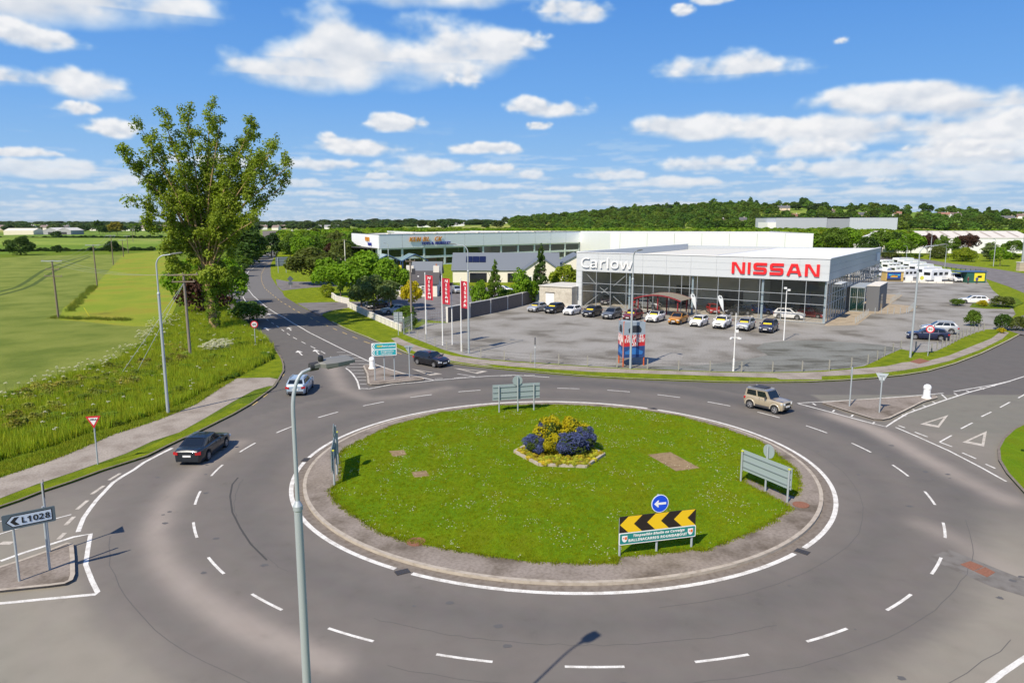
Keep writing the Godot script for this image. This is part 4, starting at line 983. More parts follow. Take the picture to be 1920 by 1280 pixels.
	piece("inner_wall", pm(0.20, 0.20, 0.19), t, Vector3(34.6, 3.25, -21.0), Vector3(13.2, 6.2, 0.2))
	piece("inner_wall", inner, t, Vector3(27.9, 3.25, -17.0), Vector3(0.2, 6.2, 8.2))
	for q in [[15.0, 1.9, 3.0, 3.4], [23.5, 1.7, 4.2, 3.0]]: piece("inner_opening", M.dark, t, Vector3(q[0], q[1], -12.87), Vector3(q[2], q[3], 0.06))
	piece("counter", pm(0.06, 0.05, 0.05), t, Vector3(33.0, 0.8, -15.0), Vector3(7.0, 1.2, 1.0))
	piece("display_board", pm(0.05, 0.06, 0.09), t, Vector3(37.2, 2.2, -8.0), Vector3(0.2, 3.4, 2.2))
	# awning, porch with its grey block and glass lobby
	piece("awning", panel, t, Vector3(L + 0.55, 5.75, -6.6), Vector3(1.1, 0.10, 5.0))
	for k in 4: piece("awning_bracket", M.steel, t, Vector3(L + 0.5, 5.5, -4.4 - 1.5 * k), Vector3(1.0, 0.1, 0.1))
	piece("porch_block", pm(0.125, 0.13, 0.14, 0.7), t, Vector3(L + 3.3, 2.2, -25.6), Vector3(1.9, 4.3, 9.8))
	piece("porch_cap", M.offwhite, t, Vector3(L + 3.3, 4.38, -25.6), Vector3(2.0, 0.08, 9.9))
	piece("porch_door", M.glass, t, Vector3(L + 4.26, 1.5, -24.0), Vector3(0.06, 2.7, 2.6))
	glaze(t, Vector3(L, 0, -19.0), X, [0.1, 1.2, 2.3], [0.2, 2.5, 4.1], M.galv, M.pane_green)
	piece("porch_roof", M.galv, t, Vector3(L + 1.15, 4.2, -23.8), Vector3(2.3, 0.1, 9.8))
	# second cage of louvres under the far end of the side fascia
	for k in 3: piece("louvre", M.steel, t, Vector3(L + 0.9, 5.7 - 0.75 * k, -44.0), Vector3(0.08, 0.06, 12.0))
	for k in 9: piece("louvre_post", M.steel, t, Vector3(L + 0.9, 4.95, -38.2 - 1.45 * k), Vector3(0.06, 1.6, 0.06))
	piece("side_sign", pm(0.62, 0.68, 0.72), t, Vector3(L - 0.08, 7.9, -50.2), Vector3(0.08, 1.5, 5.4))
	piece("side_sign_mark", pm(0.12, 0.14, 0.18), t, Vector3(L - 0.02, 7.9, -47.9), Vector3(0.06, 1.4, 0.5))
	# lettering
	wide_letters("NISSAN", 1.78, 2.02, 0.42, t, Vector3(27.3, 6.98, -0.05), Basis.IDENTITY, pm(0.70, 0.012, 0.016, 0.45))
	var cm := text("Carlow", 1.62, 0.16, false, 0.0, 1.42)
	put(cm, "lettering", M.white, t, Vector3(5.75, 7.78, 0.08))
	# pale paving and the lit plinth
	var paving := MB.new()
	var pl := []
	for q in [[0.2, 0.4], [41.4, 0.3], [41.6, 2.0], [45.4, -1.6], [45.2, -17.0], [49.0, -19.5], [50.4, -25], [50.4, -33.0], [46.0, -34.5], [46.0, -54], [41.6, -54], [41.4, 0.0], [0.2, 0.0]]:
		var p := show_point(q[0], 0, q[1])
		pl.append(Vector2(p.x, p.z))
	paving.flat([pl[1], pl[2], pl[3], pl[4], pl[5], pl[6], pl[7], pl[8], pl[9], pl[10], pl[11]], 0.15)
	struct(paving, "pavement", ground_mat(0.47, 0.39, 0.28, M.grain, 0.3, M.blot, Vector3(0.08, 0.08, 0.08)), "beige paving along the right side of the showroom")
	var post := thing("guard_post", "slim grey guard posts on the paving along the right side of the showroom", "post", show_point(44.9, 0.15, -3), 0, "guard posts beside the showroom")
	mb = MB.new(); mb.cyl(Vector3.ZERO, Vector3(0, 0.95, 0), 0.05, 0.05, 8); build(mb, "post", M.galv, post)
	var spots := []
	for i in 8: spots.append([44.9, -4.6 - 1.5 * i])
	for i in 6: spots.append([45.6 + 0.85 * i, -17.6 - 0.6 * i])
	for i in 7: spots.append([50.0, -21.8 - 1.6 * i])
	for i in 8: spots.append([45.8, -36.0 - 2.0 * i])
	for q in spots: copy(post, show_point(q[0], 0.15, q[1]), 0)

func make_store() -> void:
	var C := Vector3(-42.37, 0, -233.05)
	var x := Vector3(0.7091, 0, -0.7051)       # along the long front
	var y := Vector3(-0.4322, 0, -0.9018)      # along the short left front
	var t := thing("toy_store", "big white flat-roofed toy store with orange and navy lettering above dark glass", "store")
	var wm := pm(0.84, 0.87, 0.90, 0.55)
	var joint := pm(0.30, 0.32, 0.34)
	var zf := x.cross(Vector3.UP)
	var bf := Basis(x, Vector3.UP, zf)
	var E2 := C + x * 99.6
	# long front
	piece("wall", joint, t, C + x * 49.8 + Vector3.UP * 8.44 - zf * 0.2, Vector3(99.4, 4.4, 0.3), bf)
	clad("cladding_panel", wm, t, C + Vector3.UP * 6.2, x, 99.6, 4.5, 11, 1, 0.08, 0.14)
	var left := y * -1.0                        # seen from outside, left to right
	var W := C + y * 36.8
	var zl := left.cross(Vector3.UP)
	var bl := Basis(left, Vector3.UP, zl)
	piece("wall", joint, t, W + left * 18.4 + Vector3.UP * 8.44 - zl * 0.2, Vector3(36.6, 4.4, 0.3), bl)
	clad("cladding_panel", wm, t, W + Vector3.UP * 6.2, left, 36.8, 4.5, 1, 1, 0.08, 0.1)
	clad("cladding_panel", wm, t, W, left, 15.2, 6.2, 1, 1, 0.08, 0.01)
	# dark glazing set back under the fascia
	var gx := []
	for i in 12: gx.append(0.2 + 9.03 * i)
	glaze(t, C - zf * 0.5, x, gx, [0.1, 3.0, 6.2], pm(0.62, 0.70, 0.68), M.pane_green, 0.75, 0.4)
	glaze(t, W - zl * 0.5, left, [15.3, 20.5, 26.0, 31.5, 36.4], [0.1, 3.0, 6.2], pm(0.62, 0.70, 0.68), M.pane_green, 0.75, 0.4)
	piece("inner_floor", pm(0.2, 0.18, 0.16), t, C + x * 49 - zf * 12.5 + Vector3.UP * 0.1, Vector3(98, 0.2, 24), bf)
	piece("inner_wall", pm(0.10, 0.085, 0.07), t, C + x * 49 - zf * 25 + Vector3.UP * 3.1, Vector3(98, 6.2, 0.3), bf)
	piece("ceiling", pm(0.09, 0.085, 0.08), t, C + x * 49.8 - zf * 13 + Vector3.UP * 6.3, Vector3(98.8, 0.1, 25.4), bf)
	for q in [[21.5, 1.7, 5.2, 2.6, pm(0.42, 0.12, 0.20)], [27.2, 1.7, 3.4, 2.6, pm(0.36, 0.10, 0.17)], [32.6, 1.9, 1.9, 3.0, pm(0.62, 0.42, 0.04)], [35.0, 1.9, 1.9, 3.0, pm(0.62, 0.46, 0.08)], [39.2, 1.7, 2.6, 2.6, pm(0.40, 0.12, 0.20)]]:
		piece("window_poster", q[4], t, C + x * q[0] - zf * 0.9 + Vector3.UP * q[1], Vector3(q[2], q[3], 0.05), bf)
	# roof and the white wing on the right
	var rp := []
	for p in [C + y * 36.6 + left * 0.2, C + x * 0.3, E2, Vector3(35.94, 0, -267.09), Vector3(38.92, 0, -263.6), Vector3(106.2, 0, -258.0), Vector3(112, 0, -318), Vector3(-20, 0, -345)]: rp.append(Vector2(p.x, p.z))
	var mb := MB.new(); mb.flat(rp, 10.35)
	build(mb, "roof", pm(0.70, 0.68, 0.62), t)
	var pts := [E2 + Vector3(0.1, 0, 0), Vector3(35.94, 0, -267.09), Vector3(38.92, 0, -263.6), Vector3(106.2, 0, -258.0), Vector3(112, 0, -318)]
	var white := pm(0.80, 0.82, 0.83, 0.5)
	for i in pts.size() - 1:
		var d: Vector3 = pts[i + 1] - pts[i]
		var n := maxi(1, int(d.length() / 9.5))
		var dn := d.normalized()
		piece("wall", joint, t, (pts[i] + pts[i + 1]) / 2 + Vector3.UP * 5.3 - dn.cross(Vector3.UP) * 0.2, Vector3(d.length(), 10.5, 0.3), Basis(dn, Vector3.UP, dn.cross(Vector3.UP)))
		clad("cladding_panel", white, t, pts[i] + Vector3.UP * 0.1, dn, d.length(), 10.6, n, 1, 0.08, 0.12)
	piece("wall", white, t, Vector3(-39, 5.2, -305), Vector3(0.4, 10.4, 88), Basis(Vector3.UP, 0.46))
	piece("wall", white, t, Vector3(46, 5.2, -331.5), Vector3(134, 10.4, 0.4), Basis(Vector3.UP, -0.2015))
	piece("coping", M.dark, t, C + x * 49.8 + Vector3.UP * 10.74 - zf * 0.1, Vector3(99.8, 0.14, 0.5), bf)
	piece("coping", M.dark, t, W + left * 18.4 + Vector3.UP * 10.74 - zl * 0.1, Vector3(36.9, 0.14, 0.5), bl)
	for k in 9: piece("roof_vent", M.offwhite, t, C + x * (8 + k * 10) - zf * 6 + Vector3.UP * 10.65, Vector3(1.2, 0.6, 1.2), bf)
	# signs on the fascia: the A is missing from the orange name
	var orange := pm(0.62, 0.25, 0.02, 0.5)
	var navy := pm(0.02, 0.03, 0.28, 0.5)
	put(text("KEN", 1.45, 0.2, true, 0.25, 1.25), "lettering", orange, t, C + x * 14.2 + Vector3.UP * 8.95 + zf * 0.3, bf)
	put(text("BL", 1.45, 0.2, true, 0.25, 1.25), "lettering", orange, t, C + x * 18.9 + Vector3.UP * 8.95 + zf * 0.3, bf)
	put(text("CK", 1.45, 0.2, true, 0.25, 1.25), "lettering", orange, t, C + x * 24.0 + Vector3.UP * 8.95 + zf * 0.3, bf)
	put(text("TOYS & NURSERY", 0.98, 0.2, true, 0.0, 1.15), "lettering", navy, t, C + x * 23.2 + Vector3.UP * 7.5 + zf * 0.3, bf)
	put(text("KEN", 1.3, 0.2, true, 0.0, 1.5), "lettering", orange, t, W + left * 23.0 + Vector3.UP * 9.0 + zl * 0.3, bl)
	put(text("TOYS", 0.95, 0.2, true, 0.0, 1.5), "lettering", navy, t, W + left * 26.0 + Vector3.UP * 7.4 + zl * 0.3, bl)
	# blue gabled entrance of frames and glass
	var e := thing("store_entrance", "blue framed glass entrance porch with two gables before the toy store", "porch", Vector3(-36.0, 0.12, -226.0), 0.42)
	var blue := pm(0.03, 0.07, 0.20, 0.5)
	for gx2 in [-4.2, 4.2]:
		for s in [-1, 1]:
			for z in [0.0, 6.5]: piece("post", blue, e, Vector3(gx2 + s * 3.9, 1.5, z), Vector3(0.22, 3.0, 0.22))
			mb = MB.new()
			mb.bar(Vector3(gx2 + s * 4.1, 2.9, 6.6), Vector3(gx2, 4.9, 6.6), 0.2, 0.3)
			build(mb, "rafter", blue, e)
			mb = MB.new()
			mb.plate([Vector2(0, 0), Vector2(6.8, 0), Vector2(6.8, 4.5), Vector2(0, 4.5)], Vector3(gx2 + s * 4.1, 3.0, 6.7 if s > 0 else -0.1), Vector3(0, 0, -1) * s, Vector3(-s * 4.1, 2.0, 0).normalized(), 0.06)
			build(mb, "roof_pane", pm(0.16, 0.26, 0.30, 0.15), e)
		piece("glass_wall", M.glass, e, Vector3(gx2, 1.4, 0.2), Vector3(7.4, 2.7, 0.08))
		for k in 4: piece("bar", blue, e, Vector3(gx2 - 3 + 2 * k, 1.4, 0.32), Vector3(0.14, 2.8, 0.1))
	for q in [[-1.8, pm(0.65, 0.45, 0.03)], [0.4, pm(0.4, 0.05, 0.3)], [2.4, pm(0.7, 0.6, 0.05)], [4.6, pm(0.5, 0.5, 0.5)]]:
		tag(piece("toy_stand", q[1], null, Vector3(-36.0 + q[0], 1.0, -218.6 - q[0] * 0.1), Vector3(0.8, 1.7, 0.6)), "bright toy display standing before the blue entrance porch", "display stand", "toy displays by the store entrance")

func gable(mb_w: MB, mb_r: MB, c: Vector3, along_x: Vector3, l: float, w: float, eave: float, top: float, over := 0.35) -> void:
	# a simple gabled house body and its roof sheets with thickness; c is the middle of the floor
	var z := along_x.cross(Vector3.UP)
	var b := Basis(along_x, Vector3.UP, z)
	mb_w.box(c + Vector3.UP * eave / 2, Vector3(l, eave, w), b)
	for s in [-1, 1]:
		var o: Vector3 = c + along_x * (s * l / 2)
		var p := [o - z * w / 2 + Vector3.UP * eave, o + z * w / 2 + Vector3.UP * eave, o + Vector3.UP * (top - 0.12)]
		if s > 0: mb_w.tri(p[1], p[0], p[2])
		else: mb_w.tri(p[0], p[1], p[2])
		var rise := top - eave
		var run := w / 2
		var slope := Vector3(z.x * s, 0, z.z * s) * run - Vector3.UP * rise
		var n := slope.length()
		slope /= n
		var nb := Basis(along_x, along_x.cross(slope).normalized() * s, slope * s) if false else Basis(along_x, slope.cross(along_x).normalized(), slope)
		mb_r.box(c + Vector3.UP * top + slope * (n + over) / 2, Vector3(l + over * 2, 0.14, n + over), nb)

func house(called: String, label: String, category: String, c: Vector3, turn: float, l: float, w: float, eave: float, top: float, wall: Material, roof: Material, group := "", windows := 3, chimney := true) -> Node3D:
	var t := thing(called, label, category, c, turn, group)
	var mw := MB.new(); var mr := MB.new()
	gable(mw, mr, Vector3.ZERO, Vector3.RIGHT, l, w, eave, top)
	build(mw, "wall", wall, t)
	var r := build(mr, "roof", roof, t)
	if chimney: piece("chimney", wall, r, Vector3(l * 0.3, top + 0.35, 0), Vector3(0.6, 1.3, 0.9))
	for i in windows:
		var f := piece("window", M.white, t, Vector3(l * ((i + 0.5) / windows - 0.5), eave * 0.55, w / 2 + 0.02), Vector3(1.5, 1.2, 0.08))
		piece("pane", M.glass, f, Vector3(l * ((i + 0.5) / windows - 0.5), eave * 0.55, w / 2 + 0.06), Vector3(1.3, 1.0, 0.04))
	return t

func make_houses() -> void:
	var slate := pm(0.155, 0.175, 0.20, 0.6)
	var darkslate := pm(0.075, 0.07, 0.072, 0.85)
	var render := pm(0.76, 0.72, 0.62, 0.85)
	# the slate-roofed bungalow: a long range and a gabled wing towards the forecourt
	var t := thing("bungalow", "white rendered bungalow with grey slate roof, solar panels and a front gable", "house")
	var mw := MB.new(); var mr := MB.new()
	gable(mw, mr, Vector3(-1.5, 0.1, -183.0), Vector3.RIGHT, 26.0, 10.5, 3.1, 7.0)
	build(mw, "wall", render, t); build(mr, "roof", slate, t)
	mw = MB.new(); mr = MB.new()
	gable(mw, mr, Vector3(6.9, 0.1, -176.0), Vector3(0, 0, -1), 13.0, 10.0, 3.1, 6.5)
	build(mw, "wall", render, t); build(mr, "roof", slate, t)
	mw = MB.new(); mr = MB.new()
	gable(mw, mr, Vector3(16.5, 0.1, -189.0), Vector3(0, 0, -1), 14.0, 13.0, 3.1, 6.6)
	build(mw, "wall", render, t); build(mr, "roof", slate, t)
	for k in 3:
		var sl := Vector3(0, -3.9, 5.25).normalized()
		piece("solar_panel", pm(0.012, 0.016, 0.05, 0.15), t, Vector3(-10.6 + 1.65 * k, 5.5, -180.8) + Vector3(0, 0.14, 0.1), Vector3(1.55, 0.06, 2.2), Basis(Vector3.RIGHT, sl.cross(Vector3.RIGHT).normalized(), sl))
	for q in [[-8.3, 4.2, 2.4, 0.0], [-4.2, 1.4, 1.2, 0.5], [0.0, 2.2, 2.2, 0.0]]:
		var f := piece("window", M.dark, t, Vector3(q[0], 1.3 + q[3] / 2, -177.7), Vector3(q[1], q[2], 0.1))
		piece("pane", M.glass, f, Vector3(q[0], 1.3 + q[3] / 2, -177.63), Vector3(q[1] - 0.3, q[2] - 0.25, 0.06))
	for q in [[3.9, 1.3, 1.9], [9.5, 1.5, 1.5]]:
		var f := piece("window", M.white, t, Vector3(q[0], q[1], -169.46), Vector3(1.5, q[2], 0.1))
		piece("pane", M.glass, f, Vector3(q[0], q[1], -169.4), Vector3(1.2, q[2] - 0.25, 0.06))
	# the low dark-roofed cottage in front of it
	t = thing("cottage", "low white cottage with a dark roof, white chimneys and barred windows", "house")
	mw = MB.new(); mr = MB.new()
	gable(mw, mr, Vector3(-20.2, 0.1, -147.2), Vector3.RIGHT, 10.6, 6.8, 2.7, 4.9)
	build(mw, "wall", render, t)
	var r := build(mr, "roof", darkslate, t)
	for q in [[-20.6, 1.5], [-15.3, 1.2]]:
		piece("chimney", M.offwhite, r, Vector3(q[0], 5.1, -147.2), Vector3(q[1], 1.9, 1.0))
		piece("chimney_pot", pm(0.35, 0.16, 0.1), r, Vector3(q[0], 6.25, -147.2), Vector3(0.3, 0.4, 0.3))
	for k in 3: piece("roof_vent", M.white, r, Vector3(-23.2 + 2.2 * k, 4.0, -145.6), Vector3(0.3, 0.3, 0.3))
	for q in [-23.4, -21.4, -17.2]:
		var f := piece("window", M.white, t, Vector3(q, 1.55, -143.76), Vector3(1.7, 1.5, 0.1))
		piece("pane", M.glass, f, Vector3(q, 1.55, -143.7), Vector3(1.5, 1.3, 0.06))
		for k in 4: piece("glazing_bar", M.white, f, Vector3(q - 0.45 + 0.3 * k, 1.55, -143.65), Vector3(0.06, 1.3, 0.05))
		for k in 2: piece("glazing_bar", M.white, f, Vector3(q, 1.35 + 0.4 * k, -143.64), Vector3(1.5, 0.06, 0.05))
	t = thing("outbuilding", "small white outbuilding with grey slate roof behind the dark-roofed cottage", "outbuilding")
	mw = MB.new(); mr = MB.new()
	gable(mw, mr, Vector3(-19.6, 0.1, -168.5), Vector3.RIGHT, 6.4, 5.5, 3.0, 5.6)
	build(mw, "wall", render, t); build(mr, "roof", slate, t)
	mw = MB.new(); mr = MB.new()
	# the flat-roofed white shed against the showroom
	var sm := ground_mat(0.66, 0.62, 0.53, M.grain, 0.25, M.blot, Vector3(0.12, 0.12, 0.12))
	t = thing("flat_shed", "stained white flat-roofed shed with a white door between wall and showroom", "shed", Vector3(8.3, 0, -127.0), -0.5888)
	piece("wall", sm, t, Vector3(-0.9, 1.8, -4.2), Vector3(6.6, 3.5, 8.0))
	piece("roof", pm(0.6, 0.58, 0.52, 0.8), t, Vector3(-0.9, 3.62, -4.2), Vector3(6.9, 0.14, 8.3))
	var dd := piece("door", M.white, t, Vector3(-2.0, 1.25, -0.17), Vector3(1.7, 2.2, 0.08))
	piece("lintel", M.dark, t, Vector3(-2.0, 2.45, -0.16), Vector3(1.9, 0.14, 0.1))
	for k in 3: piece("door_board", M.white, dd, Vector3(-2.55 + 0.55 * k, 1.25, -0.12), Vector3(0.5, 2.1, 0.03))
	t = thing("gate", "pale blue steel gate between the grey wall and the white shed", "gate", Vector3(5.0, 0.1, -132.4), -0.75)
	piece("leaf", pm(0.45, 0.55, 0.60), t, Vector3(0, 1.2, 0), Vector3(1.6, 2.2, 0.08))
	piece("post", M.steel, t, Vector3(-0.9, 1.25, 0), Vector3(0.12, 2.5, 0.12))
	# houses up the road and scattered on the far slopes
	house("villa", "grey hipped-roof house with white walls among trees at the road's far end", "house", Vector3(-148, 0.1, -470), 0.3, 22, 11, 4.5, 8.6, M.offwhite, pm(0.14, 0.125, 0.115))
	house("cottage", "pale pink low house glimpsed between trees behind the grey road sign", "house", Vector3(-58, 0.1, -232), 0.3, 6, 6, 2.6, 3.6, pm(0.62, 0.48, 0.38), pm(0.45, 0.36, 0.28), "", 1)
	house("cottage", "small white house with red roof in trees left of the toy store", "house", Vector3(-72, 0.1, -300), -0.4, 8, 6, 3.0, 5.0, M.white, pm(0.30, 0.17, 0.13), "", 2)
	var k2 := 0
	var rr := RandomNumberGenerator.new(); rr.seed = 21
	for q in [[236, -830], [262, -842], [330, -860], [392, -905], [420, -880], [540, -920], [560, -930], [610, -905], [640, -940], [205, -800], [350, -950], [470, -900], [690, -1000], [160, -880], [128, -790]]:
		var hx: float = q[0]; var hz: float = q[1]
		house("hill_house", "tiny %s house with %s roof among the %s trees of the distant hill" % [["white", "peach", "cream"][k2 % 3], ["brown", "grey", "red"][k2 % 3], ["leftmost", "left", "middle left", "middle", "middle right", "right", "rightmost"][clampi(int((hx - 100.0) / 90.0), 0, 6)]], "house", Vector3(hx, land(hx, hz), hz), rr.randf_range(-0.6, 0.6), rr.randf_range(9, 15), 7, 3.4, 6.2, [M.white, pm(0.7, 0.55, 0.42), M.offwhite][k2 % 3], [pm(0.17, 0.12, 0.10), pm(0.12, 0.12, 0.13), pm(0.26, 0.13, 0.09)][k2 % 3], "houses on the distant hill", 2)
		k2 += 1
	for i in 46:
		var hx := -880.0 + 11.5 * i + rr.randf_range(-4, 4); var hz := -1090.0 - rr.randf_range(0, 190)
		if hx > -420 and i % 2 == 0: continue
		house("town_house", "tiny grey-roofed house in the town on the far left skyline", "house", Vector3(hx, 0, hz), rr.randf_range(-0.3, 0.3), rr.randf_range(10, 17), 8, 5.0, 8.4, [M.offwhite, pm(0.5, 0.42, 0.36), M.white][i % 3], [pm(0.13, 0.12, 0.12), pm(0.20, 0.15, 0.13)][i % 2], "houses of the town on the left skyline", 0)
	for q in [[-150, -1250], [-120, -1260], [-92, -1245], [-310, -1150], [-285, -1160], [-20, -1300], [30, -1310]]:
		house("farm_house", "tiny white farmhouse in the fields far behind the toy store", "house", Vector3(q[0], land(q[0], q[1]), q[1]), 0.1, 22, 9, 4.0, 7.0, M.white, pm(0.3, 0.3, 0.3), "farmhouses in the far fields", 0)

func shed(called: String, label: String, at: Vector3, turn: float, l: float, w: float, eave: float, top: float, wall: Material, roof: Material, cols: int) -> Node3D:
	var t := thing(called, label, "warehouse", at, turn)
	var mw := MB.new(); var mr := MB.new()
	gable(mw, mr, Vector3.ZERO, Vector3.RIGHT, l, w, eave, top, 0.2)
	build(mw, "wall", wall, t); build(mr, "roof", roof, t)
	clad("cladding_panel", wall, t, Vector3(-l / 2, 0.1, w / 2), Vector3.RIGHT, l, eave - 0.15, cols, 1, 0.08, 0.12)
	return t

func make_far_buildings() -> void:
	var cream := pm(0.72, 0.66, 0.53, 0.7)
	shed("warehouse", "long cream shed with pale roof at the far left edge of the fields", Vector3(-526, 0, -790), 0.0, 32, 18, 4.6, 7.2, cream, pm(0.74, 0.69, 0.55), 5)
	var g := pm(0.36, 0.36, 0.37, 0.7)
	for q in [[-494, 15, 0], [-479, 14, 1]]:
		var t := thing("warehouse", ["grey gable-ended shed right of the long cream shed", "second grey gable-ended shed, farther right of the cream shed"][q[2]], "warehouse", Vector3(q[0], 0, -796), PI / 2)
		var mw := MB.new(); var mr := MB.new()
		gable(mw, mr, Vector3.ZERO, Vector3.RIGHT, 24, q[1], 5.0, 7.8, 0.2)
		build(mw, "wall", g, t); build(mr, "roof", pm(0.72, 0.68, 0.6), t)
		piece("door", M.dark, t, Vector3(-12.06, 1.7, 0), Vector3(0.1, 3.2, 5))
	var lg := pm(0.42, 0.45, 0.50, 0.6)
	var t := thing("warehouse", "large flat pale grey warehouse above the hedge behind the showroom", "warehouse", Vector3(187, 0, -520), 0.0)
	piece("wall", lg, t, Vector3(18, 8.6, -22), Vector3(36, 17.2, 44))
	piece("wall", pm(0.30, 0.32, 0.36), t, Vector3(44, 8.3, -22), Vector3(15.6, 16.6, 44.4))
	piece("wall", pm(0.50, 0.54, 0.60), t, Vector3(69, 8.7, -22), Vector3(34, 17.4, 44))
	clad("cladding_panel", lg, t, Vector3(0, 0.1, 0), Vector3.RIGHT, 36, 17, 5, 1, 0.08, 0.15)
	clad("cladding_panel", pm(0.50, 0.54, 0.60), t, Vector3(52, 0.1, 0), Vector3.RIGHT, 34, 17.2, 5, 1, 0.08, 0.15)
	piece("coping", M.dark, t, Vector3(43, 17.55, -22), Vector3(86.6, 0.2, 44.6))
	piece("lean_to", M.white, t, Vector3(-3, 7.0, -10), Vector3(6, 14, 20))
	# long white warehouse on the right, gable to the left
	t = thing("warehouse", "long white warehouse with ribbed pale roof behind trees on the right", "warehouse", Vector3(208, 0, -352), -0.06)
	var mw := MB.new(); var mr := MB.new()
	gable(mw, mr, Vector3.ZERO, Vector3.RIGHT, 66, 24, 7.2, 10.2, 0.3)
	build(mw, "wall", pm(0.80, 0.81, 0.82, 0.6), t)
	var r := build(mr, "roof", pm(0.62, 0.58, 0.52, 0.7), t)
	clad("cladding_panel", pm(0.80, 0.81, 0.82, 0.6), t, Vector3(-33, 0.1, 12), Vector3.RIGHT, 66, 7.0, 8, 1, 0.08, 0.06)
	for k in 10:
		var sl := Vector3(0, -3.0, 12.0).normalized()
		piece("roof_light", pm(0.42, 0.37, 0.32), r, Vector3(-28 + 6.2 * k, 8.9, 6), Vector3(1.0, 0.06, 9), Basis(Vector3.RIGHT, sl.cross(Vector3.RIGHT).normalized(), sl))
	t = thing("warehouse", "lower white gabled shed joined to the left of the long white warehouse", "warehouse", Vector3(170, 0, -346), 1.3)
	mw = MB.new(); mr = MB.new()
	gable(mw, mr, Vector3.ZERO, Vector3.RIGHT, 18, 17, 6.2, 9.6, 0.3)
	build(mw, "wall", M.white, t); build(mr, "roof", pm(0.66, 0.66, 0.66), t)
	# totem and stone pier at the right edge
	t = thing("totem_sign", "tall dark totem sign with a brown panel at the right edge of the picture", "sign", Vector3(157.5, 0.1, -222.0), -0.3)
	piece("post", M.steel, t, Vector3(-1.6, 5.6, 0), Vector3(0.5, 11.2, 0.5))
	piece("panel", pm(0.09, 0.09, 0.10), t, Vector3(0.4, 6.4, 0), Vector3(3.4, 9.4, 0.4))
	piece("brown_panel", pm(0.16, 0.07, 0.045), t, Vector3(0.4, 6.9, 0.22), Vector3(3.2, 2.6, 0.08))
	piece("cap", M.steel, t, Vector3(0.4, 10.4, 0), Vector3(3.5, 1.6, 0.5))
	t = thing("stone_pier", "square pale stone gate pier at the foot of the right totem sign", "pier", Vector3(153.5, 0.1, -219.5))
	for k in 5: piece("stone", [sand(0), sand(1)][k % 2], t, Vector3(0, 0.26 + 0.5 * k, 0), Vector3(1.5, 0.48, 1.5))
	piece("cap", M.offwhite, t, Vector3(0, 2.6, 0), Vector3(1.8, 0.2, 1.8))

func sand(k: int) -> Material:
	return pm(0.50 - 0.06 * k, 0.42 - 0.05 * k, 0.33 - 0.04 * k, 0.9)

func wall_run(called: String, label: String, cat: String, pts: Array, h: float, thick: float, m: Material, post: Material, each: float, panel_name := "panel") -> Node3D:
	var t := thing(called, label, cat)
	var total := length_of(pts)
	var n := int(ceilf(total / each))
	for i in n + 1:
		var p = along(pts, minf(total * i / n, total - 0.01), total)[0]
		piece("pillar", post, t, Vector3(p.x, 0.1 + (h + 0.12) / 2, p.y), Vector3(thick + 0.1, h + 0.12, thick + 0.1))
		if i < n:
			var q: Array = along(pts, total * i / n, total * (i + 1) / n)
			var a := Vector3(q[0].x, 0.1 + h / 2, q[0].y)
			var b := Vector3(q[-1].x, 0.1 + h / 2, q[-1].y)
			var mb := MB.new(); mb.bar(a, b, thick, h)
			var pn := build(mb, panel_name, m, t)
			mb = MB.new(); mb.bar(a + Vector3.UP * (h / 2 + 0.05), b + Vector3.UP * (h / 2 + 0.05), thick + 0.08, 0.1)
			build(mb, "coping", post, pn)
	return t

